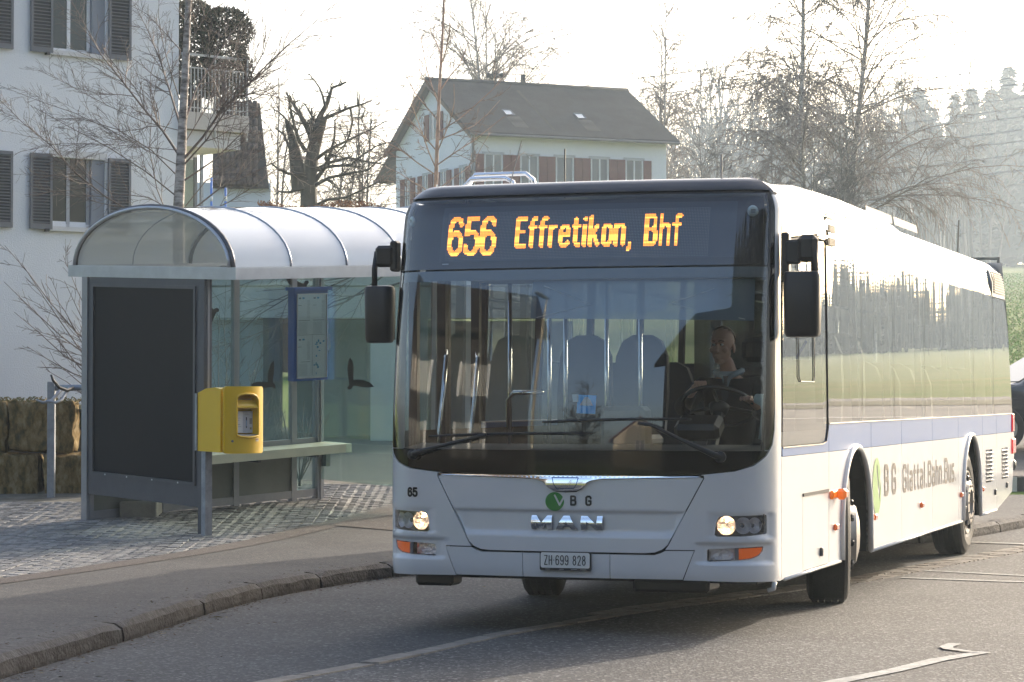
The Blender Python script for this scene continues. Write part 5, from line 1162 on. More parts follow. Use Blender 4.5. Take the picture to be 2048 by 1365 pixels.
# ------------------------------------------------------------------ apartment house on the left
HA = R(40)
house = empty('apartment_house', (-7.76, 42, 0), HA, 'pale rendered house with grey louvred shutters at the left edge', 'house')
REND = mat('render_white', (.74, .75, .77), .92, var=.25, vscale=1.2, col2=(.62, .63, .66), bump=.55, bscale=42); RWHT = mat('render_trim', (.58, .57, .56), .8)
SHUT = mat('shutter_grey', (.115, .122, .14), .55); FRM = mat('window_frame_white', (.68, .69, .70), .4); FRD = mat('window_reveal', (.2, .22, .26), .6)
WG = glass('window_glass', (.5, .53, .53), .8, ior=1.5, wav=.002, wscale=1.5)
wins = [(0, 4.33, 1.05, 1.17), (0, 7.30, 1.05, 1.3), (-2.27, 4.33, 1.05, 1.17), (-2.27, 7.30, 1.05, 1.3)]
loops = [[(-9, 1.2), (2.52, 1.2), (2.52, 11.5), (-9, 11.5)]] + [[(a, z), (a + ww, z), (a + ww, z + hh), (a, z + hh)] for a, z, ww, hh in wins]
v2, fs = region(loops, lambda x, y: inloops(x, y, loops))
surf('wall', v2, fs, lambda x, y: Vector((x, 0, y)), REND, house, thick=.25)
Bx('wall', (-9, .3, 1.2), (2.5, 6, 11.5), REND, house); Bx('end_wall', (2.30, 0.01, 1.2), (2.519, 6, 11.5), REND, house)
for wi, (a, z, ww, hh) in enumerate(wins):
    wn = Bx('window', (a, .16, z), (a + ww, .2, z + hh), mat('room_dark', (.035, .04, .04), .9), house)
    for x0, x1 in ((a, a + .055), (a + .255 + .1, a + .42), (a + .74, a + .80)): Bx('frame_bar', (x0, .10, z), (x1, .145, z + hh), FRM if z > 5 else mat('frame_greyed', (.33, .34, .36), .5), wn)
    Bx('frame_bar', (a + .055, .10, z), (a + ww, .14, z + .06), FRM, wn)
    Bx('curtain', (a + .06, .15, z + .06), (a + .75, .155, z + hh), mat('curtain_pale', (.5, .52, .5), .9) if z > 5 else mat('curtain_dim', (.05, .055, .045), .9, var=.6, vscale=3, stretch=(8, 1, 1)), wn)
    if z < 5: Bx('bottle_row', (a + .06, .11, z + .06), (a + .75, .15, z + .10), FRM, wn)
    Bx('glass', (a + .055, .12, z + .06), (a + ww - .0, .125, z + hh), WG, wn)
    Bx('reveal_panel', (a + .80, .03, z), (a + ww, .10, z + hh), FRD, wn)
    Bx('sill', (a - .05, -.07, z - .08), (a + ww + .12, .12, z - .002), RWHT, wn)
    if z < 5: Bx('head_trim', (a - .03, -.012, z + hh + .005), (a + ww + .03, .05, z + hh + .12), RWHT, wn)
    for x0, x1 in ((a - .42, a - .005), (a + ww + .03, a + ww + .47)):
        sh = MB(); zz0, zz1 = z - .06, z + hh + .04
        for b0, b1 in (((x0, -.075, zz0), (x0 + .045, -.035, zz1)), ((x1 - .045, -.075, zz0), (x1, -.035, zz1)), ((x0 + .045, -.073, zz0), (x1 - .045, -.037, zz0 + .09)), ((x0 + .045, -.073, zz1 - .06), (x1 - .045, -.037, zz1))): sh.box2(b0, b1)
        so_ = sh.build('shutter', SHUT, house)
        Bx('shutter_shade_sheet', (x0 + .04, -.042, zz0 + .08), (x1 - .04, -.038, zz1 - .05), mat('shutter_shadow', (.05, .055, .065), .8), so_)  # dark sheet behind the slats, painted as the shade between them
        nsl = 22; 
        for k in range(nsl):
            zc = zz0 + .115 + k * (zz1 - zz0 - .19) / (nsl - 1)
            MB().box(((x0 + x1) / 2, -.06, zc), (x1 - x0 - .09, .034, .007), rot=Matrix.Rotation(R(35), 3, 'X')).build('slat', SHUT, so_, fix=False)
    MB().box2((a - .14, -.11, z - .10), (a - .09, -.02, z - .05)).build('shutter_catch', BLACK, wn)
# recessed corner with glazed doors, balcony above
Bx('recessed_wall', (2.53, 1.3, 1.2), (3.75, 1.5, 11.5 - 5.4), REND, house)
Bx('glazed_door', (2.6, 1.24, 3.4), (3.62, 1.28, 5.75), mat('blind_pale', (.5, .52, .48), .8), house); Bx('glass', (2.6, 1.2, 3.4), (3.62, 1.21, 5.75), glass('door_glass_house', (.8, .85, .82), 1.2), house)
for x in (2.58, 3.08, 3.62): Bx('door_frame', (x, 1.18, 3.4), (x + .05, 1.24, 5.8), FRD, house)
Bx('balcony_beam', (2.53, -.02, 5.85), (3.8, 1.2, 6.13), RWHT, house); Bx('balcony_slab', (2.53, -.12, 6.15), (3.92, 1.3, 6.45), mat('slab_pale', (.5, .46, .42), .8), house)
Bx('downpipe', (3.70, 1.1, 2), (3.75, 1.15, 6.1), GALV, house)
RAIL = mat('railing_grey', (.42, .42, .41), .45, metal=.3)
Bx('handrail', (2.53, -.10, 7.44), (3.9, -.06, 7.48), RAIL, house); Bx('handrail', (2.53, -.10, 7.22), (3.9, -.07, 7.24), RAIL, house); Bx('handrail', (2.53, -.10, 6.52), (3.9, -.07, 6.54), RAIL, house)
for k in range(19): Bx('baluster', (2.56 + k * .073, -.095, 6.3 + .1), (2.578 + k * .073, -.08, 7.23), RAIL, house)
for x in (2.54, 3.2, 3.88): Bx('rail_post', (x, -.11, 6.0), (x + .025, -.07, 7.46), RAIL, house)
for x, hh, rr in ((3.0, 2.0, .5), (3.72, 1.94, .5)):
    p = HAp = Matrix.Rotation(HA, 3, 'Z') @ Vector((x, .35, 0)); bush = empty('balcony_bush', (house.location.x + p.x, house.location.y + p.y, 6.46), 0, 'dark clipped evergreen %s end of the balcony' % ('nearer the house wall on the inner' if x < 3.2 else 'beside the outer railing corner at the open'), 'shrub', 'evergreens on the balcony')
    MB().lathe([(0, 0), (0, .16), (.32, .2), (.32, 0)], ax='Z', n=14).build('pot', mat('pot_dark', (.06, .05, .05), .8), bush)
    MB().tube([(0, 0, .3), (0, .02, .7)], .04, 6).build('stem', mat('bark_brown', (.08, .06, .04), .9), bush)
    mb = MB(); random.seed(int(x * 10)); ms = [mat('evergreen_a', (.022, .034, .014), .8), mat('evergreen_b', (.06, .048, .026), .8), mat('evergreen_c', (.012, .017, .01), .9)]
    for i in range(5200):
        th = random.uniform(0, 6.3); zz = random.uniform(.35, hh); prof_ = rr * (1 - max(0, (zz - hh + .3) / .3) ** 5 * .5) * (.85 + .15 * math.sin(zz * 9 + th * 2)); rd = prof_ * math.sqrt(random.uniform(.35, 1.05)); p = Vector((rd * math.cos(th), rd * math.sin(th), zz)); d = Vector((random.gauss(0, 1), random.gauss(0, 1), random.gauss(.3, 1))).normalized() * .075; e = d.orthogonal().normalized() * .024
        mb.add([p - e, p + e, p + d], [(0, 1, 2)], random.choice(ms))
    mb.build('foliage', None, bush, fix=False)
# ------------------------------------------------------------------ neighbouring roof and wall left of the old oak
nb = empty('tiled_building', (-8.1, 75, 3.4), R(6), 'building with a steep dark brown tiled roof beside the balcony', 'building')
TIL = mat('roof_tile_brown', (.085, .06, .05), .85, var=1, vscale=2.5, col2=(.045, .035, .032), bump=.5, bscale=14)
Bx('wall', (-3, .3, -1), (.85, 6, 4.5), mat('wall_cool_white', (.6, .64, .7), .9), nb)
for r_ in range(10):
    for c_ in range(8):
        x = -.78 + c_ * .165 + r_ * .0; z = 4.40 + r_ * .262
        if x > .78 - r_ * .030 or x < -.8: continue
        MB().tube([(x, .0 + r_ * .11, z), (x, .12 + r_ * .11, z + .3)], [.092, .078], 8).build('roof_tile', TIL, nb, fix=False, smooth=True)
MB().add([(-.9, .05, 4.3), (.80, .05, 4.3), (.52, 1.15, 7.02), (-.9, 1.15, 7.02)], [(0, 1, 2, 3)]).build('roof_deck', mat('deck_dark', (.04, .035, .03), .9), nb)
MB().add([(.80, .05, 4.3), (.52, 1.15, 7.02), (.52, 5, 7.02), (.8, 5, 4.3)], [(0, 1, 2, 3)]).build('gable_end', MATS['deck_dark'], nb)
for x, hh in ((-.60 - .15, 4.9), (-.38 + .05, 4.6)):
    pl_ = empty('blue_pole', (-8.1 + x, 73.5, 3.0), 0, 'slim blue and white pole %s in front of the tiled building' % ('nearer the balcony' if x < -.5 else 'farther from the balcony'), 'pole', 'blue poles')
    MB().tube([(0, 0, 0), (0, 0, hh)], .036, 8).build('pole_shaft', mat('pole_blue', (.06, .2, .6), .5), pl_, smooth=True)
    for k in range(7): MB().tube([(0, 0, 1.8 + k * .4), (0, 0, 1.95 + k * .4)], .039, 8).build('white_band', FRM, pl_, smooth=True)
# ------------------------------------------------------------------ bare trees
NTW = 0
def npmesh(name, polylines, nside=3, m=None, parent=None, leafm=None):
    """polylines: list of (points Nx3, radii N); one mesh"""
    V = []; Fq = []; base = 0; ang = np.arange(nside) * 2 * math.pi / nside; ca, sa = np.cos(ang), np.sin(ang)
    for P, r in polylines:
        P = np.asarray(P, float); r = np.asarray(r, float); n = len(P)
        d = np.gradient(P, axis=0); d /= (np.linalg.norm(d, axis=1, keepdims=True) + 1e-9)
        ref = np.array([0.3, .2, 1.]) if abs(d[0, 2]) < .9 else np.array([1., .1, 0.])
        x = np.cross(d, ref); x /= (np.linalg.norm(x, axis=1, keepdims=True) + 1e-9); y = np.cross(d, x)
        ring = P[:, None, :] + (x[:, None, :] * ca[None, :, None] + y[:, None, :] * sa[None, :, None]) * r[:, None, None]
        V.append(ring.reshape(-1, 3)); i = np.arange(n - 1)[:, None] * nside; k = np.arange(nside)[None, :]; k2 = (k + 1) % nside
        q = np.stack([i + k, i + k2, i + nside + k2, i + nside + k], -1).reshape(-1, 4) + base; Fq.append(q); base += n * nside
    V = np.concatenate(V).astype(np.float32); Fq = np.concatenate(Fq).astype(np.int32)
    me = bpy.data.meshes.new(name); me.vertices.add(len(V)); me.vertices.foreach_set('co', V.ravel()); me.loops.add(Fq.size); me.loops.foreach_set('vertex_index', Fq.ravel())
    me.polygons.add(len(Fq)); me.polygons.foreach_set('loop_start', np.arange(len(Fq), dtype=np.int32) * 4); me.polygons.foreach_set('loop_total', np.full(len(Fq), 4, np.int32)); me.polygons.foreach_set('use_smooth', np.ones(len(Fq), bool))
    me.update(calc_edges=True); me.validate(); 
    if m: me.materials.append(m)
    return link(name, me, parent) if parent is not False else me
def grow(rg, p0, d0, L, r0, r1, n, wob, grav, out):
    """wander a polyline"""
    P = [np.array(p0, float)]; d = np.array(d0, float); d /= np.linalg.norm(d); st = L / n
    for i in range(n):
        d = d + rg.normal(0, wob, 3) + np.array([0, 0, grav]) * (i + 1) / n; d /= np.linalg.norm(d); P.append(P[-1] + d * st)
    P = np.array(P); rr = np.linspace(r0, r1, n + 1); out.append((P, rr)); return P, rr
def side_dir(rg, d, ang):
    d = d / np.linalg.norm(d); a = rg.normal(0, 1, 3); a -= d * a.dot(d); a /= np.linalg.norm(a); return d * math.cos(ang) + a * math.sin(ang)
def twiggy(rg, P, rr, out, lv, dens, ratio, ang, wob, grav, minr, n=5, start=.2, lenscale=1.0):
    """children along a polyline, recursively"""
    seg = np.linalg.norm(np.diff(P, axis=0), axis=1); tot = seg.sum(); k = rg.poisson(dens * tot) if lv else 0
    for _ in range(k):
        t = start + (1 - start) * rg.random(); s = t * tot; c = np.cumsum(seg); i = int(np.searchsorted(c, s)); i = min(i, len(seg) - 1)
        f = 1 - (c[i] - s) / seg[i]; p = P[i] + (P[i + 1] - P[i]) * f; d = (P[i + 1] - P[i]) / seg[i]; r = max(minr, (rr[i] + (rr[i + 1] - rr[i]) * f) * .6)
        L = tot * ratio * (1.15 - .75 * t) * rg.uniform(.5, 1.2) * lenscale
        if L < .06: continue
        Q, qr = grow(rg, p, side_dir(rg, d, ang * rg.uniform(.7, 1.25)), L, r, minr, n if lv > 1 else max(3, n - 1), wob, grav, out)
        twiggy(rg, Q, qr, out, lv - 1, dens * 1.9, ratio, ang, wob, grav * 1.3, minr, n, .15, lenscale)
BARK_B = mat('birch_bark', (.58, .53, .49), .8, var=1, vscale=6, col2=(.10, .085, .075), stretch=(1, 1, 3), bump=.4, bscale=20)
BARK_T = mat('twig_brown', (.21, .165, .14), .7, var=.6, vscale=3, col2=(.07, .05, .045)); BARK_R = mat('twig_reddish', (.19, .12, .095), .7, var=.7, vscale=2, col2=(.09, .06, .05))
BARK_D = mat('oak_bark', (.06, .055, .042), .9, var=1, vscale=4, col2=(.03, .03, .02), bump=1, bscale=12); BARK_G = mat('twig_grey', (.11, .1, .09), .8)
def tree(name, loc, label, cat, limbs, trunk, barkm, twm, seed, lv=2, dens=3, ratio=.42, ang=R(42), wob=.12, grav=-.06, minr=.004, n=6, group=None, start=.15, lenscale=1):
    """trunk and limbs: polylines of local points with end radii; twigs grow from the limbs"""
    rg = np.random.default_rng(seed); t = empty(name, loc, 0, label, cat, group)
    tr = []; lm = []; tw = []
    for pts, a, b in trunk:
        P = np.array(pts, float); tr.append((P, np.linspace(a, b, len(P))))
    npmesh('trunk', tr, 8, barkm, t)
    for pts, a, b in limbs:
        P0 = np.array(pts, float); 
        # resample with wobble
        seg = np.r_[0, np.cumsum(np.linalg.norm(np.diff(P0, axis=0), axis=1))]; m_ = max(5, int(seg[-1] / .35)); s = np.linspace(0, seg[-1], m_)
        P = np.stack([np.interp(s, seg, P0[:, k]) for k in range(3)], 1); P[1:-1] += rg.normal(0, .012 * min(1, seg[-1]), (m_ - 2, 3)); rr = np.linspace(a, b, m_); lm.append((P, rr))
        twiggy(rg, P, rr, tw, lv, dens, ratio, ang, wob, grav, minr, n, start, lenscale)
    if lm: npmesh('limbs', lm, 5, barkm if name != 'birch_tree' else twm, t)
    if tw: npmesh('twigs', tw, 3, twm, t)['kind'] = 'stuff'
    global NTW; NTW += len(tw)
    return t
def px(x, y, Z, Z0, X0, zb): return None
# the young birch behind the shelter; limbs measured in metres from its foot
def J(rg, pts, spread): # give the limb depth: alternate away / towards
    s = rg.uniform(-spread, spread); n = len(pts) - 1; return [(x, s * i / n, z) for i, (x, z) in enumerate(pts)]
ZB = 30.5; kx = ZB / 5000
def L2(p): return ((p[0] - 358) * kx, 1.478 + (792 - p[1]) * kx - .55)
rg0 = np.random.default_rng(5)
LP = [([(362, 318), (300, 232), (228, 150), (165, 60), (120, -20)], .032), ([(357, 245), (325, 160), (290, 70), (250, -10)], .028), ([(352, 350), (300, 300), (250, 262), (190, 240), (90, 235)], .016), ([(355, 395), (300, 348), (230, 305), (150, 262), (80, 222)], .018),
      ([(356, 330), (300, 305), (200, 250), (120, 225), (30, 190)], .012), ([(340, 450), (260, 425), (180, 370), (100, 290), (50, 250), (0, 198)], .024), ([(345, 460), (300, 350), (298, 260), (310, 190), (322, 130)], .014),
      ([(362, 322), (432, 240), (520, 160), (600, 95), (690, 20)], .034), ([(366, 330), (440, 250), (510, 165), (560, 60), (580, -10)], .022), ([(370, 240), (392, 150), (430, 70), (480, -10)], .026), ([(366, 362), (440, 305), (520, 215), (570, 150)], .022),
      ([(372, 120), (400, 50), (440, 10), (520, 0)], .014), ([(358, 200), (330, 120), (318, 40), (320, -20)], .014), ([(390, 415), (470, 350), (545, 315), (640, 250), (720, 190)], .02), ([(366, 290), (420, 190), (435, 120), (470, 60)], .014), ([(364, 420), (420, 340), (500, 300), (590, 260), (660, 255)], .013), ([(358, 430), (330, 400), (240, 392), (150, 340), (90, 330)], .012),
      ([(400, 430), (480, 395), (560, 330), (600, 290)], .014), ([(360, 100), (300, 30), (250, 0)], .012), ([(364, 60), (420, 0)], .012), ([(356, 300), (250, 290), (140, 282), (40, 300)], .009), ([(356, 260), (250, 235), (160, 180), (90, 150)], .010)]
limbs = []
for P, r in LP: limbs.append((J(rg0, [L2(p) for p in P], 1.1), r * .55, .0025))
tp = [L2(p) for p in [(356, 800), (356, 640), (357, 480), (356, 420), (362, 300), (364, 240), (370, 120), (374, 20), (380, -80)]]
tree('birch_tree', (-666 * kx, ZB, .55), 'slender pale birch rising behind the shelter in front of the balcony', 'birch tree', limbs, [([(x, 0, z) for x, z in tp], .088, .03)], BARK_B, BARK_T, 11, lv=2, dens=11, ratio=.36, ang=R(38), wob=.12, grav=.0, minr=.0019, n=6)
# shrub behind the shelter, twigs fanning to the left edge
sh = []; rg1 = np.random.default_rng(9)
for i, (tx, ty) in enumerate([(-30, 480), (-10, 560), (0, 620), (20, 690), (60, 560), (90, 500), (60, 740), (110, 640), (100, 720), (20, 520), (40, 610), (120, 560)]):
    a = (230, 760 + i * 7); b = ((230 + tx) / 2 + 10, (a[1] + ty) / 2 + 25); zz = 28.2; kk = zz / 5000
    Q = [((q[0] - 250) * kk, 1.478 + (792 - q[1]) * kk - 1.3) for q in (a, b, (tx, ty))]; sh.append((J(rg1, Q, .5), .011, .003))
tree('bare_shrub', (-774 * 28.2 / 5000, 28.9, 1.3), 'bare shrub fanning thin twigs left of the shelter against the pale wall', 'shrub', sh, [([(0, 0, 0), (0, 0, .25)], .03, .02)], BARK_T, BARK_T, 12, lv=2, dens=6, ratio=.33, ang=R(30), wob=.09, grav=.0, minr=.0026, n=5)
for (cx_, zz, lab, sd) in ((500, 27.9, 'bare shrub behind the glass between the letter box and timetable', 31), (600, 28.3, 'bare shrub behind the glass just left of the timetable post', 33), (440, 28.0, 'bare shrub behind the glass next to the dark end panel', 34)):
    rg1 = np.random.default_rng(sd); kk = zz / 5000; g0 = .12 + T(-3, zz); sh = []
    for i in range(15):
        an = rg1.uniform(-.9, .9); h_ = rg1.uniform(.6, 1.2) if sd != 34 else rg1.uniform(1.0, 2.2); sh.append(([(0, 0, .05), (math.sin(an) * h_ * .35, rg1.uniform(-.2, .2), h_ * .55), (math.sin(an) * h_ * .6, rg1.uniform(-.3, .3), h_)], .009, .003))
    tree('bare_shrub', ((cx_ - 1024) * kk, zz, g0), lab, 'shrub', sh, [([(0, 0, 0), (0, 0, .1)], .02, .015)], BARK_G, BARK_G, sd, lv=2, dens=6, ratio=.35, ang=R(32), wob=.12, grav=.02, minr=.0028, n=5, group='bare shrubs behind the shelter')
# long drooping branches behind the shelter glass (from a tree rooted at the garage corner)
rg1 = np.random.default_rng(17); zz = 29.2; kk = zz / 5000; lm = []
for P in ([(800, 500), (700, 560), (560, 590), (440, 650)], [(810, 520), (700, 600), (600, 640), (430, 700)], [(790, 540), (640, 560), (500, 640), (420, 740)], [(800, 480), (650, 520), (520, 560), (420, 600)], [(820, 560), (690, 590), (560, 680), (480, 760)]):
    lm.append((J(rg1, [((q[0] - 800) * kk, 1.478 + (792 - q[1]) * kk - .6) for q in P], .5), .013, .003))
tree('bare_bush', (-224 * kk, zz, .6), 'bare bush whose branches sweep across the teal shelter glass', 'shrub', lm, [([(0, 0, 0), (0, 0, 1.2), (.05, 0, 2.6)], .05, .03)], BARK_G, BARK_G, 19, lv=2, dens=4, ratio=.33, ang=R(35), wob=.1, grav=-.02, minr=.0028, n=5)
# thin birch standing before the far white house
ZB = 52.; kx = ZB / 5000
def L2(p): return ((p[0] - 872) * kx, 1.478 + (792 - p[1]) * kx - 1.9)
rg0 = np.random.default_rng(6); limbs = []
for P in ([(876, 265), (930, 230), (990, 170), (1040, 110)], [(872, 300), (820, 240), (760, 200)], [(874, 330), (950, 280), (1010, 235)], [(872, 350), (800, 300), (720, 260), (640, 255)], [(874, 380), (940, 330), (980, 250)], [(880, 180), (920, 120), (940, 70)], [(878, 210), (850, 130), (840, 60)], [(876, 240), (830, 190), (800, 120)], [(872, 395), (810, 350), (770, 330)], [(876, 300), (905, 240), (910, 180)], [(882, 130), (900, 80), (905, 20)], [(882, 110), (860, 50), (850, 10)], [(873, 340), (840, 260), (825, 215)], [(873, 400), (930, 370), (1010, 330), (1050, 290)], [(871, 410), (830, 380), (790, 370)], [(875, 280), (960, 240), (1000, 190)]):
    limbs.append((J(rg0, [L2(p) for p in P], 1.4), .016, .005))
tp = [L2(p) for p in [(866, 780), (868, 600), (870, 440), (872, 350), (875, 260), (880, 150), (885, 60), (888, -20)]]
tree('thin_birch', (-152 * kx, ZB, 1.9), 'thin reddish young birch in front of the gable of the white house', 'birch tree', limbs, [([(x, 0, z) for x, z in tp], .058, .02)], mat('birch_bark_pink', (.42, .29, .23), .8, var=1, vscale=3, col2=(.16, .1, .08)), BARK_R, 13, lv=2, dens=5.0, ratio=.4, ang=R(38), wob=.14, grav=.01, minr=.0048, n=5)
# the old pollarded oak
ZB = 62.; kx = ZB / 5000; GZ = T(-5, 62)
def L2(p): return ((p[0] - 615) * kx, 1.478 + (792 - p[1]) * kx - GZ)
rg0 = np.random.default_rng(7); limbs = []
OK = [([(620, 300), (640, 235), (655, 200), (664, 165), (690, 160)], .26, .06), ([(650, 215), (640, 180), (625, 152), (600, 148)], .09, .03), ([(625, 280), (600, 230), (580, 200), (566, 178)], .22, .06), ([(600, 290), (585, 230), (580, 200)], .14, .05),
      ([(640, 240), (690, 218), (740, 210), (745, 205)], .13, .04), ([(700, 214), (705, 245), (690, 280), (665, 300)], .08, .05), ([(706, 235), (725, 240), (735, 228)], .05, .03), ([(590, 260), (570, 240), (550, 215), (540, 212)], .1, .03),
      ([(610, 340), (580, 300), (560, 260), (545, 250)], .16, .05), ([(640, 330), (690, 315), (740, 325), (770, 330)], .13, .04), ([(640, 310), (700, 280), (740, 265), (775, 245)], .12, .03), ([(600, 350), (565, 345), (545, 330)], .13, .06), ([(640, 360), (690, 350), (730, 350), (765, 320)], .12, .03),
      ([(645, 350), (665, 300), (672, 260), (670, 240)], .16, .05), ([(620, 300), (622, 260), (622, 215)], .1, .05), ([(650, 330), (700, 330), (745, 290), (790, 280)], .1, .03), ([(610, 380), (570, 380), (548, 375)], .12, .06), ([(640, 400), (700, 390), (750, 360), (785, 365)], .1, .03), ([(715, 210), (712, 190), (720, 175)], .05, .02)]
for P, a, b in OK:
    P = [(P[0][0] * .4 + 618 * .6, P[0][1] + 12)] + P if abs(P[0][0] - 618) > 10 and P[0][1] > 285 else P
    limbs.append((J(rg0, [L2(p) for p in P], 1.2), .42 * a, b * .4))
tp = [L2(p) for p in [(612, 640), (613, 500), (618, 420), (616, 370), (622, 320), (634, 270), (645, 235)]]
tree('old_oak', (-409 * kx, ZB, GZ), 'gnarled old pollard oak with thick crooked limbs', 'tree', limbs, [([(x, 0, z) for x, z in tp], .27, .12), ([L2((600, 380))[0:1] + (0,) + L2((600, 380))[1:], L2((590, 310))[0:1] + (0,) + L2((590, 310))[1:], L2((585, 280))[0:1] + (0,) + L2((585, 280))[1:], L2((572, 240))[0:1] + (0,) + L2((572, 240))[1:]], .22, .05)], BARK_D, BARK_D, 14, lv=3, dens=4.6, ratio=.36, ang=R(60), wob=.36, grav=.1, minr=.0075, n=5)
# generic weeping birches
def birch(name, loc, h, seed, label, group=None, el0=.5, el1=1.1, LR=.0022, spread=.30, trunks=1, dens=.9, minr=.012, barkm=None, twm=None, droop=-.28, nl=26, lv=3, lean=.0, low=.18):
    rg = np.random.default_rng(seed); tr = []; lm = []
    for k in range(trunks):
        tx = rg.normal(0, .06); ty = rg.normal(0, .06); hh = h * (1 - .12 * k); P = [(0, 0, 0)]
        for i in range(1, 9): P.append((P[-1][0] + (tx + rg.normal(0, .03)) * hh / 8 + lean * hh / 8, P[-1][1] + ty * hh / 8, hh * i / 8))
        tr.append((P, h * .0068, .02)); P = np.array(P)
        for j in range(nl):
            t = rg.uniform(low, .96); i = t * 8; i0 = min(7, int(i)); p = P[i0] + (P[i0 + 1] - P[i0]) * (i - i0); az = rg.uniform(0, 6.283); el = rg.uniform(el0, el1) + t * .2; L = h * spread * (1.15 - .85 * t) * rg.uniform(.7, 1.15)
            d = np.array([math.cos(az) * math.cos(el), math.sin(az) * math.cos(el), math.sin(el)]); q = [tuple(p)]; pp = p.copy()
            for s in range(6): d = d + np.array([0, 0, -.16 * s / 3]) + rg.normal(0, .07, 3); d /= np.linalg.norm(d); pp = pp + d * L / 6; q.append(tuple(pp))
            lm.append((q, max(minr * 1.5, h * LR * (1.1 - t)), minr * .8))
    return tree(name, loc, label, 'birch tree', lm, tr, barkm or BARK_B, twm or BARK_T, seed, lv=lv - 1, dens=dens, ratio=.40, ang=R(40), wob=.12, grav=droop, minr=minr, n=6, group=group)
gz = lambda x, y: T(x, y) - .1
def bl(pxx, Z): return (pxx - 1024) * Z / 5000
birch('birch_tree', (bl(990, 150), 150, gz(0, 150)), 22, 41, 'large weeping birch rising behind the ridge of the white house', trunks=4, spread=.52, nl=26, dens=1.5, minr=.0125, low=.5, el0=.45, el1=1.0, droop=-.35, LR=.0042)
birch('birch_tree', (bl(1325, 138), 138, gz(8, 138)), 17.2, 42, 'drooping birch just beside the right end of the tiled roof', trunks=2, spread=.27, nl=60, dens=2.4, minr=.015, droop=-.4, low=.3)
birch('birch_tree', (bl(1612, 96), 96, gz(11, 96)), 21, 43, 'tall thin trunked birch, the left one of the pair above the bus roof', group='tall pair of birches above the bus', trunks=1, spread=.26, nl=95, dens=2.8, minr=.0095, droop=-.4, el0=.3, el1=.9)
birch('birch_tree', (bl(1672, 98), 98, gz(12, 98)), 22, 44, 'tall spreading birch, the right one of the pair above the bus roof', group='tall pair of birches above the bus', trunks=1, spread=.34, nl=100, dens=2.4, minr=.0095, droop=-.35, el0=.2, el1=.9)
S_ = dict(barkm=BARK_G, twm=BARK_G, low=.1)
birch('scrub_tree', (bl(1700, 92), 92, gz(12, 92)), 8.3, 45, 'dense dark bare tree low at the foot of the birch pair', trunks=4, spread=.40, nl=34, dens=3.6, minr=.0095, droop=.05, **S_)
birch('scrub_tree', (bl(1620, 90), 90, gz(12, 92)), 6.6, 451, 'bushy dark bare tree directly under the left birch of the pair', trunks=3, spread=.45, nl=30, dens=3.4, minr=.0095, droop=.05, **S_)
birch('scrub_tree', (bl(1560, 100), 100, gz(12, 100)), 7.4, 46, 'low bushy bare tree left of the birch pair behind the bus roof', trunks=3, spread=.42, nl=30, dens=3.0, minr=.0105, droop=.05, **S_)
birch('scrub_tree', (bl(1425, 120), 120, gz(10, 120)), 9.2, 47, 'grey bare tree between the white house and the birch pair', trunks=2, spread=.42, nl=34, dens=2.6, minr=.012, droop=.0, **S_)
S_['twm'] = BARK_R
birch('scrub_tree', (bl(720, 80), 80, gz(-4, 80)), 8.0, 48, 'low tangled bare tree between the oak and the white house', trunks=3, spread=.42, nl=30, dens=3.2, minr=.008, droop=.0, **S_)
birch('scrub_tree', (bl(650, 74), 74, gz(-4, 74)), 6.4, 481, 'low tangled bare tree right behind the foot of the old oak', trunks=3, spread=.45, nl=30, dens=3.4, minr=.0075, droop=.0, **S_)
birch('scrub_tree', (bl(545, 90), 90, gz(-6, 90)), 9.2, 49, 'low bare tree behind the oak next to the brown tiled roof', trunks=2, spread=.42, nl=26, dens=2.6, minr=.009, droop=.0, **S_)
S_['twm'] = BARK_G; S_['low'] = .5
birch('bare_sapling', (bl(1905, 62), 62, gz(12, 62)), 3.9, 50, 'small bare sapling poking up behind the rear of the bus roof', trunks=1, spread=.2, nl=8, dens=1.5, minr=.005, droop=.0, **S_)
# orange beech hedge on the rise beyond the shelter
mb = MB(); random.seed(2); BH = [mat('beech_leaf', (.26, .12, .05), .8), mat('beech_leaf_dark', (.15, .07, .035), .8)]
for i in range(9000):
    x = random.uniform(bl(515, 56), bl(765, 56)); z = random.uniform(4.6, 5.78 + .07 * math.sin(x * 3)); y = 56 + random.uniform(-.3, .3); s_ = random.uniform(.025, .05); a = random.uniform(0, 6.3)
    mb.add([(x, y, z), (x + s_ * math.cos(a), y - .02, z + s_ * math.sin(a)), (x + s_ * math.cos(a + 1.3), y + .01, z + s_ * math.sin(a + 1.3))], [(0, 1, 2)], random.choice(BH))
hg = empty('beech_hedge', (0, 0, 0), 0, 'clipped beech hedge with orange dead leaves behind the shelter roof', 'hedge'); mb.build('foliage', None, hg, fix=False)
Bx('hedge_core', (bl(515, 56), 55.9, 2), (bl(765, 56), 56.1, 5.6), mat('hedge_core_brown', (.1, .06, .035), .95), hg)
# ------------------------------------------------------------------ white house with the big dark roof
PSI = R(-30.6) * -1
fh = empty('white_house', (bl(948, 120), 120, 5.3), R(24), 'white two storey house with red shutters and a big dark tiled roof', 'house')
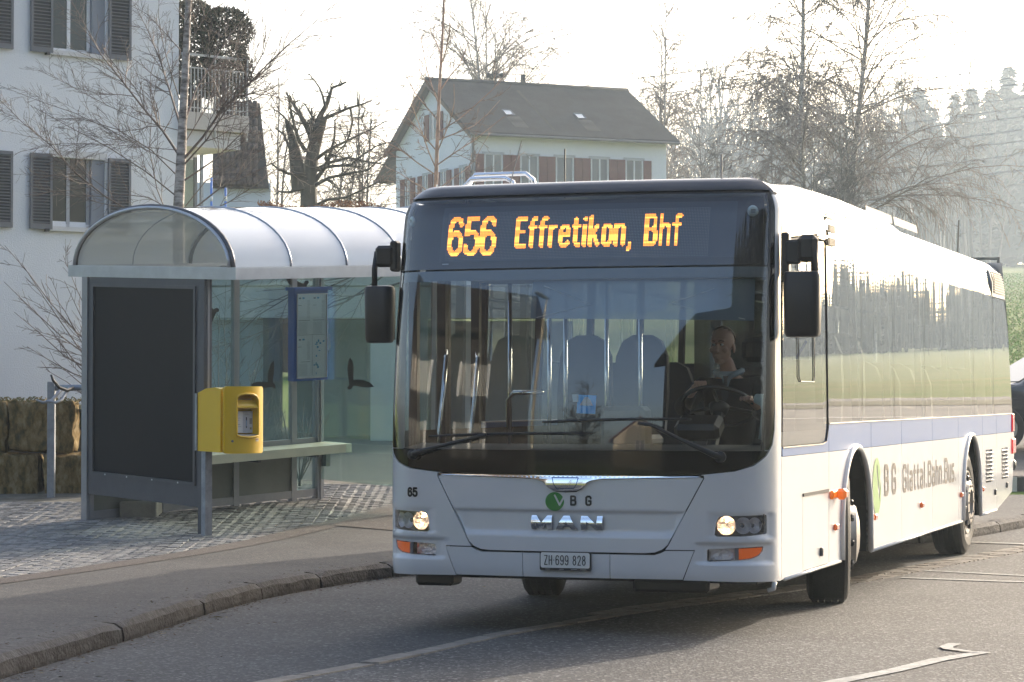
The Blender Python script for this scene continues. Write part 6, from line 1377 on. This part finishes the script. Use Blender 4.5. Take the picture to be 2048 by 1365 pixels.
# local x along the eaves, y into the house
FW = mat('house_white', (.70, .72, .77), .9, var=.3, vscale=.6, col2=(.64, .63, .64)); RT = mat('roof_tiles_dark', (.05, .051, .052), .9, var=1, vscale=1.1, col2=(.03, .03, .03), bump=.4, bscale=6); RED = mat('shutter_red', (.14, .035, .028), .7, var=.5, vscale=6)
LN_, GW = 10.4, 10.3; ZE = 8.9; ZR = 11.75; 
MB().add([(0, 0, -3), (LN_, 0, -3), (LN_, GW, -3), (0, GW, -3), (0, 0, ZE), (LN_, 0, ZE), (LN_, GW, ZE), (0, GW, ZE), (0, GW / 2, ZR), (LN_, GW / 2, ZR)], [(0, 1, 5, 4), (1, 2, 6, 9, 5), (2, 3, 7, 6), (3, 0, 4, 8, 7)]).build('wall', FW, fh)
sl_ = (ZR - ZE) / (GW / 2); ov = .55
def rp_(x, y, dz=0): return (x, y, (ZE + sl_ * y if y < GW / 2 else ZR - sl_ * (y - GW / 2)) + dz)
rf = MB()
for y0, y1 in ((-ov, GW / 2), (GW / 2, GW + ov)):
    rf.add([rp_(-.45, y0, .05), rp_(LN_ + .45, y0, .05), rp_(LN_ + .45, y1, .05), rp_(-.45, y1, .05), rp_(-.45, y0, .22), rp_(LN_ + .45, y0, .22), rp_(LN_ + .45, y1, .22), rp_(-.45, y1, .22)], [(0, 3, 2, 1), (4, 5, 6, 7), (0, 1, 5, 4), (1, 2, 6, 5), (2, 3, 7, 6), (3, 0, 4, 7)])
roof = rf.build('roof', RT, fh)
for k in range(52):
    y = -ov + .115 * k
    if y > GW / 2 - .1: break
    a = rp_(-.45, y, .223); b = rp_(LN_ + .45, y, .223); c = rp_(LN_ + .45, y + .118, .228); d = rp_(-.45, y + .118, .228)
    MB().add([a, b, c, d, (a[0], a[1], a[2] + .03), (b[0], b[1], b[2] + .03)], [(4, 5, 2, 3), (0, 1, 5, 4)]).build('tile_course', RT, roof)
for x in (2.2, 6.1):   # paler streaks below the skylights and at a seam: lighter replaced tiles
    for k in range(12):
        y = .1 + k * .1; p = rp_(x, y, .262); q = rp_(x + .75, y, .262); MB().add([p, q, (q[0], q[1] + .04, q[2] + .03), (p[0], p[1] + .04, p[2] + .03)], [(0, 1, 2, 3)]).build('pale_tile', mat('tile_pale', (.13, .115, .095), .9), roof)
    s0 = rp_(x + .1, 1.35, .29); s1 = rp_(x + .55, 1.35, .29); s2 = rp_(x + .55, 1.9, .29); s3 = rp_(x + .1, 1.9, .29)
    sk_ = MB().add([s0, s1, s2, s3], [(0, 1, 2, 3)]).build('skylight', mat('skylight_glass', (.3, .36, .38), .15, coat=1), roof)
    MB().tube([s0, s1, s2, s3], .04, 4, closed=True).build('skylight_frame', mat('lead_grey', (.2, .2, .2), .6), sk_)
for k in range(38):
    y = .0 + k * .115; p = rp_(4.15, y, .262); q = rp_(4.32, y, .262); MB().add([p, q, (q[0], q[1] + .04, q[2] + .03), (p[0], p[1] + .04, p[2] + .03)], [(0, 1, 2, 3)]).build('pale_tile', MATS['tile_pale'], roof)
MB().tube([rp_(-.45, GW / 2, .22), rp_(LN_ + .45, GW / 2, .22)], .13, 8).build('ridge', RT, roof, smooth=True)
MB().tube([(-.45, -ov - .05, ZE - sl_ * ov + .1), (LN_ + .45, -ov - .05, ZE - sl_ * ov + .1)], .07, 6).build('gutter', mat('gutter_grey', (.12, .12, .12), .6), roof)
for y0, y1 in ((-ov, GW / 2), (GW / 2, GW + ov)): MB().bar(rp_(-.42, y0, .02), rp_(-.42, y1, .02), .06, .2).build('bargeboard', mat('board_brown', (.12, .08, .06), .8), roof)
MB().add([rp_(-.3, GW - .3, -.1), rp_(2.5, GW - .3, -.1), (2.5, GW + 2.6, ZE - 1.5), (-.3, GW + 2.6, ZE - 1.5)], [(0, 1, 2, 3)]).build('lean_to_roof', RT, fh)
MB().tube([(4.9, GW / 2, ZR), (4.9, GW / 2, ZR + .75)], .13, 8).build('vent_pipe', RT, roof)
si = MB().tube([(3.4, GW / 2, ZR), (3.4, GW / 2, ZR + .5)], .06, 6).build('roof_siren', BLACK, roof)
MB().lathe([(-.1, .05), (0, .32), (.14, .1), (.2, .0)], (3.4, GW / 2, ZR + .55), 'Z', 12).build('siren_hood', BLACK, si)
for a in range(5): MB().lathe([(0, .05), (.45, .16), (.46, .14), (.05, .03)], (0, 0, 0), 'X', 8).build('siren_horn', BLACK, si, loc=(3.4, GW / 2, ZR + .62)).rotation_euler = (0, 0, a * 1.256 + .4)
def hwin(nm, cx, z, ww, hh, gab=False, sh=.62, right=True):
    f = (lambda a, d, z_: (a, d, z_)) if not gab else (lambda a, d, z_: (d, GW - a, z_))
    def B(n_, a0, a1, d0, d1, z0, z1, m, par):
        p = f(a0, d0, z0); q = f(a1, d1, z1); return MB().box2([min(p[i], q[i]) for i in range(3)], [max(p[i], q[i]) for i in range(3)]).build(n_, m, par)
    wn = B('window', cx - ww / 2, cx + ww / 2, -.02, .02, z, z + hh, mat('far_glass', (.10, .11, .115), .12, coat=1), fh)
    for a in (-ww / 2, -.03, ww / 2 - .06): B('frame_bar', cx + a, cx + a + .07, -.06, -.02, z, z + hh, FRM, wn)
    B('window_surround', cx - ww / 2 - .1, cx + ww / 2 + .1, -.05, -.021, z + hh, z + hh + .14, mat('surround_grey', (.4, .41, .43), .8), wn)
    for a in (cx - ww / 2 - .03 - sh, cx + ww / 2 + .03): B('shutter', a, a + sh, -.1, -.04, z - .05, z + hh + .02, RED, wn)
for cx_ in (.99, 2.89, 4.79, 6.69, 8.59): hwin('w', cx_, 6.35, .96, 1.45, sh=.43)
for cx_ in (.99, 2.89, 4.79, 6.69, 8.59): hwin('w', cx_, 3.2, .96, 1.45, sh=.43)
for cx_ in (1.8, 4.2, 6.6, 9.0): hwin('w', cx_, 5.9, .8, 1.35, True, sh=.55)
hwin('w', 5.3, 9.0, 1.1, 1.25, True, sh=.6)
MB().tube([(-.12, -.12, 1), (-.12, -.12, ZE - .2)], .06, 6).build('downpipe', mat('gutter_grey', (.12, .12, .12), .6), fh)
# ------------------------------------------------------------------ conifers and the far wood
CON = [mat('conifer_dark', (.022, .034, .032), .9), mat('conifer_mid', (.045, .062, .045), .9)]
def conifer_mesh(seed, h, w_, lev=62, nb_=8):
    random.seed(seed); mb = MB(); mb.lathe([(h * .06, w_ * .62), (h * .35, w_ * .5), (h * .7, w_ * .27), (h * .93, .05)], ax='Z', n=8, m=CON[0]); mb.f = [g for q in mb.f for g in ((q[0], q[1], q[2]), (q[0], q[2], q[3]))]; mb.m = [0] * len(mb.f)
    for i in range(lev):
        t = i / lev; z = h * (.10 + .9 * t); L = w_ * (1 - t) ** .9 * (.6 + .6 * random.random()) + .12
        for k in range(nb_):
            a = random.uniform(0, 6.3); l = L * random.uniform(.6, 1.15); d = Vector((math.cos(a), math.sin(a), 0)); s = Vector((-d.y, d.x, 0)); p = Vector((0, 0, z + random.uniform(-.7, .7) * (1.05 - t)))
            dr = -.22 * l; q = p + d * l + Vector((0, 0, dr)); wd = .15 * l + .12
            m1 = p + d * l * .5 + Vector((0, 0, dr * .25))
            for sg in (-1, 1): mb.add([p, m1 + s * sg * wd * .6, q, m1 + Vector((0, 0, -.5 - .2 * l))], [(0, 1, 2), (0, 3, 2), (1, 3, 2)], CON[k % 2])
            for e in range(4):
                f = .35 + .2 * e; c = p + (q - p) * f; sd_ = random.choice((-1, 1)); e1 = c + s * sd_ * wd * random.uniform(.7, 1.5) * (1.1 - f * .6) + Vector((0, 0, -.35)); mb.add([c + Vector((0, 0, .12)), e1, c + d * .5 + Vector((0, 0, -.4))], [(0, 1, 2)], CON[e % 2])
    return mb
cms = []; cml = []
for sd_, h_, w_ in ((1, 24, 3.6), (2, 22, 4.2), (3, 25, 3.1)):
    o = conifer_mesh(sd_, h_, w_).build('crown', None, None, fix=False); cms.append(o.data); bpy.data.objects.remove(o)
    o = conifer_mesh(sd_, h_, w_ * 1.15, 20, 6).build('crown', None, None, fix=False); cml.append(o.data); bpy.data.objects.remove(o)
ctr = MB().tube([(0, 0, -2), (0, 0, 12), (0, 0, 23)], [.32, .2, .05], 6).build('trunk', BARK_D); ctm = ctr.data; bpy.data.objects.remove(ctr)
CS = [(1745, 215, .60, 0, 'spruce nearest the birch pair, its top hidden in birch twigs'), (1838, 225, 1.0, 1, 'round shouldered spruce right of the birch pair'), (1870, 245, .84, 2, 'low spruce between the round shouldered one and the slim one'), (1914, 240, .90, 2, 'slim pointed spruce standing clear against the sky'), (1945, 235, .95, 0, 'spruce just right of the slim pointed one'), (1985, 238, 1.04, 1, 'spruce with a narrow shoulder left of the tall edge group'), (2020, 230, 1.04, 0, 'broad tall spruce at the right edge of the wood'), (2062, 226, 1.05, 1, 'tallest spruce, cut by the right edge'), (1800, 230, .62, 2, 'short spruce low beside the birch pair')]
for pxx, Z, sc, k, lab in CS:
    Z *= 1.75; sc *= 1.32
    t = empty('spruce_tree', (bl(pxx, Z), Z, T(bl(pxx, Z), Z) - .5), pxx * 1.3, lab + ' in the haze', 'spruce tree', 'spruces at the edge of the wood'); t.scale = (sc * (1.15 if k == 2 else 1.55), sc * (1.15 if k == 2 else 1.55), sc)
    link('crown', cms[k], t); link('trunk', ctm, t)
# joined wood beyond: spruces and bare trunks as one mass, continuing to the right
rg = np.random.default_rng(77)
def mesharr(me):
    V = np.empty(len(me.vertices) * 3, np.float32); me.vertices.foreach_get('co', V); L = np.empty(len(me.loops), np.int32); me.loops.foreach_get('vertex_index', L); return V.reshape(-1, 3), L.reshape(-1, 3)
def mass(name, items, mats_, label, cat):
    Vs = []; Fs = []; b = 0
    for (V, F), x, y, z, s, a in items:
        c, sn = math.cos(a), math.sin(a); W = np.empty_like(V); W[:, 0] = (V[:, 0] * c - V[:, 1] * sn) * s + x; W[:, 1] = (V[:, 0] * sn + V[:, 1] * c) * s + y; W[:, 2] = V[:, 2] * s + z; Vs.append(W); Fs.append(F + b); b += len(V)
    V = np.concatenate(Vs); F = np.concatenate(Fs); me = bpy.data.meshes.new(name); me.vertices.add(len(V)); me.vertices.foreach_set('co', V.ravel()); me.loops.add(F.size); me.loops.foreach_set('vertex_index', F.ravel().astype(np.int32)); k = F.shape[1]
    me.polygons.add(len(F)); me.polygons.foreach_set('loop_start', np.arange(len(F), dtype=np.int32) * k); me.polygons.foreach_set('loop_total', np.full(len(F), k, np.int32)); me.update(calc_edges=True)
    for m in mats_: me.materials.append(m)
    return tag(link(name, me), label, cat, kind='stuff')
CA = [mesharr(m) for m in cml]; items = []
for i in range(420):
    az = rg.uniform(8.2, 50) if i > 60 else rg.uniform(8.2, 14); d = rg.uniform(430, 520) - (az - 12) * 1.0; x = d * math.sin(R(az)); y = d * math.cos(R(az)); items.append((CA[i % 3], x, y, T(x, y) - .5, rg.uniform(.8, 1.3) * (1 - .36 * sst(14, 19, az)), rg.uniform(0, 6)))
mass('spruce_wood', items, [CON[0]], 'hazy mass of spruce wood behind the single trees along the hill', 'wood')
# bare broadleaf wood
def bare_mesh(seed, h):
    rg = np.random.default_rng(seed); out = []; P, rr = grow(rg, (0, 0, 0), (0, 0, 1), h, h * .012, .04, 8, .04, .02, out)
    twiggy(rg, P, rr, out, 2, .9, .35, R(35), .12, .05, .035, 4, .3); me = npmesh('t', out, 3, None, False); V = np.empty(len(me.vertices) * 3, np.float32); me.vertices.foreach_get('co', V); L = np.empty(len(me.loops), np.int32); me.loops.foreach_get('vertex_index', L); return V.reshape(-1, 3), L.reshape(-1, 4)
BA = [bare_mesh(s, 17) for s in (1, 2, 3, 4)]; items = []
for i in range(190):
    az = rg.uniform(3.2, 10.5) if i < 130 else rg.uniform(10, 40); d = rg.uniform(300, 400); x = d * math.sin(R(az)); y = d * math.cos(R(az)); items.append((BA[i % 4], x, y, T(x, y) - .5, rg.uniform(1.0, 1.65) * (1 - .5 * sst(13, 18, az)), rg.uniform(0, 6)))
mass('bare_wood', items, [BARK_G], 'hazy mass of bare broadleaf trees behind the bus roof', 'wood')
# ------------------------------------------------------------------ power lines
WM = mat('wire_grey', (.25, .25, .25), .6)
for k, (yr, sl_, Z) in enumerate(((43, -.16, 150), (67, -.158, 152), (83, -.155, 150), (91, -.152, 154), (130, -.15, 150), (152, -.145, 155), (166, -.142, 150), (194, -.14, 152), (215, -.14, 150), (233, -.138, 155), (259, -.135, 150), (281, -.13, 152), (308, -.13, 150), (340, -.12, 150), (368, -.12, 154))):
    pts = []
    for i in range(21):
        x = 2100 - i * 75; y = yr + (x - 2048) * sl_ * (1 - .0001 * (2048 - x)); pts.append((bl(x, Z), Z + i * 1.2, 1.478 + (792 - y) * (Z + i * 1.2) / 5000)); pts[-1] = (bl(x, Z + i * 1.2), pts[-1][1], pts[-1][2])
    tag(MB().tube(pts, .04, 3).build('overhead_wire', WM, fix=False), '%s of the fan of overhead wires slanting across the pale sky' % ('topmost', 'second from the top', 'third from the top', 'fourth from the top', 'fifth from the top', 'sixth from the top', 'seventh from the top', 'eighth from the top', 'seventh from the bottom', 'sixth from the bottom', 'fifth from the bottom', 'fourth from the bottom', 'third from the bottom', 'second from the bottom', 'lowest')[k], 'wire', 'overhead wires')
# ------------------------------------------------------------------ field edge things and the parked car
mb = MB(); random.seed(6); GM = [mat('grass_blade_a', (.3, .42, .09), .9), mat('grass_blade_b', (.48, .46, .2), .9), mat('grass_blade_c', (.22, .33, .07), .9)]
for i in range(14000):
    y = 52.5 + 240 * random.random() ** 2.2; x = y * random.uniform(.185, .216); z = T(x, y) - .035; s_ = random.uniform(.03, .09) * (1 + y * .006); a = random.uniform(0, 6.3)
    mb.add([(x - s_ * .5 * math.cos(a), y - s_ * .5 * math.sin(a), z), (x + s_ * .5 * math.cos(a), y + s_ * .5 * math.sin(a), z), (x + random.uniform(-.1, .1), y, z + s_ * .7)], [(0, 1, 2)], random.choice(GM))
mb.build('grass_tufts', None, fix=False, kind='stuff', label='tufts of rough grass on the slope beyond the bus', cat='grass')
fr_ = empty('field_frame', (bl(1968, 58), 58, T(11, 58)), 0, 'thin grey metal frame standing just behind the rear of the bus roof', 'frame')
FG_ = mat('frame_grey_metal', (.1, .1, .1), .6)
for x in (-.42, .34): MB().box2((x - .03, -.03, 0), (x + .03, .03, 2.9)).build('upright', FG_, fr_)
for z in (2.86, 2.68): MB().box2((-.6, -.025, z - .03), (.37, .025, z + .03)).build('crossbar', FG_, fr_)
car = empty('parked_car', (bl(2128, 38.5), 38.5, T(7.5, 38.5)), R(12), 'dark parked car mostly hidden by the rear of the bus', 'car')
CP = mat('car_paint_dark', (.02, .024, .032), .15, coat=1); 
def carp(o=0): return [(-2.1, .35), (-2.12, .62), (-2.0, .82), (-1.1, .98), (-.35, 1.42), (1.1, 1.46), (1.9, 1.05), (2.1, .9), (2.12, .35)]
vs = []; fs = []; P = carp()
for yy, k_ in ((-.85, .93), (-.8, 1), (.8, 1), (.85, .93)):
    for x, z in P: vs.append((x * k_, yy * (1 if z < 1 else .84), .3 + (z - .3) * (1 if k_ == 1 else .97)))
n = len(P)
for j in range(3):
    for i in range(n - 1): fs.append((j * n + i, j * n + i + 1, (j + 1) * n + i + 1, (j + 1) * n + i))
fs += [tuple(range(n)), tuple(range(3 * n, 4 * n))]
MB().add(vs, fs).build('car_body', CP, car, smooth='auto')
MB().add([(-1.98, -.78, .86), (-1.12, -.78, 1.01), (-1.12, .78, 1.01), (-1.98, .78, .86)], [(0, 1, 2, 3)]).build('bonnet', mat('bonnet_sheen', (.5, .52, .55), .15, coat=1), car)  # sheen of the dark bonnet painted as a pale sheet
MB().add([(-1.05, -.7, 1.03), (-.38, -.66, 1.41), (-.38, .66, 1.41), (-1.05, .7, 1.03)], [(0, 1, 2, 3)]).build('windscreen', BLACKG, car)
for x in (-1.35, 1.3):
    for y in (-.8, .8):
        wl_ = MB().lathe([(-.1, .2), (-.1, .3), (-.07, .32), (.07, .32), (.1, .3), (.1, .2)], (x, y, .32), 'Y', 24).build('wheel', RUBBER, car); MB().lathe([(-.09, 0), (-.09, .2), (.09, .2), (.09, 0)], (x, y, .32), 'Y', 20).build('rim', STEEL, wl_)
Bx('headlight', (-2.13, -.75, .62), (-1.95, -.4, .78), STEEL, car, bev=.02); Bx('mirror', (-.9, -1.0, .98), (-.75, -.84, 1.12), CP, car, bev=.03)
# raised island kerb behind the bus
isl = empty('traffic_island', (bl(2060, 32), 32, T(6.6, 32)), R(8)); tag(isl, kind='structure')
Bx('island_top', (-1.2, .12, -.1), (2.5, 2.6, .16), A_RED, isl)
for k in range(10): Bx('kerb_block', (-1.3 + k * .38, -.0, -.1), (-.94 + k * .38, .13, .15), mat('kerb_black', (.05, .05, .05), .8) if k % 2 else mat('kerb_white', (.55, .54, .5), .8), isl)
# ------------------------------------------------------------------ what stands behind the photographer (mirrored in the screen)
BRD = mat('barn_dark', (.008, .007, .006), .9, spec=.1); BRW = mat('timber_brown', (.024, .016, .012), .7, var=.6, vscale=2, stretch=(6, 6, .4)); ROOFR = mat('roof_red_tile', (.14, .045, .03), .8)
def hse(name, loc, rz, L, W, he, hr, wm, rm, label, wins_=()):
    h = empty(name, loc, rz, label, 'house')
    MB().add([(-L / 2, -W / 2, -1), (L / 2, -W / 2, -1), (L / 2, W / 2, -1), (-L / 2, W / 2, -1), (-L / 2, -W / 2, he), (L / 2, -W / 2, he), (L / 2, W / 2, he), (-L / 2, W / 2, he), (-L / 2, 0, hr), (L / 2, 0, hr)], [(0, 1, 5, 4), (1, 2, 6, 9, 5), (2, 3, 7, 6), (3, 0, 4, 8, 7)]).build('wall', wm, h)
    k = (hr - he) / (W / 2); rf = MB()
    for sg in (1, -1): rf.add([(-L / 2 - .5, sg * (W / 2 + .6), he - .6 * k + .02), (L / 2 + .5, sg * (W / 2 + .6), he - .6 * k + .02), (L / 2 + .5, 0, hr + .02), (-L / 2 - .5, 0, hr + .02), (-L / 2 - .5, sg * (W / 2 + .6), he - .6 * k + .25), (L / 2 + .5, sg * (W / 2 + .6), he - .6 * k + .25), (L / 2 + .5, 0, hr + .25), (-L / 2 - .5, 0, hr + .25)], [(0, 1, 2, 3), (4, 5, 6, 7), (0, 1, 5, 4), (1, 2, 6, 5), (0, 3, 7, 4)])
    rf.build('roof', rm, h)
    for face, a, z, ww, hh in wins_:
        if face == 'y': b0, b1 = (a - ww / 2, W / 2 - .02, z), (a + ww / 2, W / 2 + .04, z + hh)
        else: b0, b1 = (L / 2 - .02, a - ww / 2, z), (L / 2 + .04, a + ww / 2, z + hh)
        wn = Bx('window', b0, b1, mat('far_glass', (.10, .11, .115), .12, coat=1), h); e_ = .07
        for s_ in (0, .5, 1):
            if face == 'y': x = b0[0] + (b1[0] - b0[0]) * s_; Bx('frame_bar', (x - e_, W / 2 + .04, z - e_), (x + e_, W / 2 + .1, z + hh + e_), FRM, wn)
            else: x = b0[1] + (b1[1] - b0[1]) * s_; Bx('frame_bar', (L / 2 + .04, x - e_, z - e_), (L / 2 + .1, x + e_, z + hh + e_), FRM, wn)
    return h
BF = Vector((.35, 15.5))
def az(a, d): return (BF.x + d * math.sin(R(a)), BF.y + d * math.cos(R(a)), 0)
p = az(240, 24)
hse('timber_house', (*p[:2], 0), R(-52), 14, 9, 8.2, 12, BRW, BRW, 'tall brown timber house mirrored in the left of the windscreen', [('y', x, z, 1.5, 1.6) for x in (-5, -2, 1, 4) for z in (1.2, 4.6)] + [('x', y, z, 1.3, 1.6) for y in (-2.5, 1.5) for z in (1.2, 4.6)])
p = az(169.5, 28)
hse('dark_barn', (*p[:2], 0), R(8), 30, 9, 9, 14, BRD, BRD, 'dark timber barn mirrored behind the driver in the windscreen')
for a_, d_, k_, s_ in [(190 - 6.5 * j, 36 - 4 * (j % 2), j % 3, 1.0) for j in range(11)]:
    p = az(a_, d_); t = empty('spruce_tree', (p[0], p[1], 0), a_, 'dark spruce in the row behind the barn, mirrored in the bus glass', 'spruce tree', 'spruces mirrored in the windscreen'); t.scale = (s_ * 1.9, s_ * 1.9, s_ * 1.05); link('crown', cms[k_], t); link('trunk', ctm, t)
p = az(205.5, 62)
hse('small_cream_house', (*p[:2], 0), R(70), 10, 7, 4.2, 7.2, mat('cream_render', (.6, .52, .38), .9), ROOFR, 'small cream gabled house mirrored low in the windscreen', [('x', 0, 2.6, 1.2, 1.4)])
p = az(213, 24); rgx = np.random.default_rng(3)
birch('garden_tree', (p[0], p[1], 0), 6.5, 61, 'small bare garden tree mirrored in the middle of the windscreen', trunks=2, spread=.45, nl=24, dens=2.0, minr=.012, twm=BARK_D, barkm=BARK_D, droop=.05, low=.15)
p = az(221.0, 13); lp = empty('lamp_post', (p[0], p[1], 0), 0, 'pale street lamp post mirrored beside the destination number', 'street lamp')
MB().tube([(0, 0, 0), (0, 0, 7.5)], [.07, .045], 10).build('pole', mat('lamp_post_pale', (.45, .42, .33), .5), lp, smooth=True); MB().box((0, .35, 7.5), (.18, .8, .1), bev=.03).build('lamp_head', GALV, lp)
# ------------------------------------------------------------------ haze: one closed box of thin bright air
HZ = bpy.data.materials.new('haze_air'); HZ.use_nodes = True; n = HZ.node_tree; n.nodes.clear(); ho = n.nodes.new('ShaderNodeOutputMaterial'); pv = n.nodes.new('ShaderNodeVolumePrincipled')
pv.inputs['Color'].default_value = (.74, .88, 1, 1); pv.inputs['Density'].default_value = .0008; pv.inputs['Anisotropy'].default_value = .38; n.links.new(pv.outputs[0], ho.inputs['Volume'])
tag(MB().box2((-205, -105, -3), (525, 705, 58)).build('haze', HZ), kind='stuff')
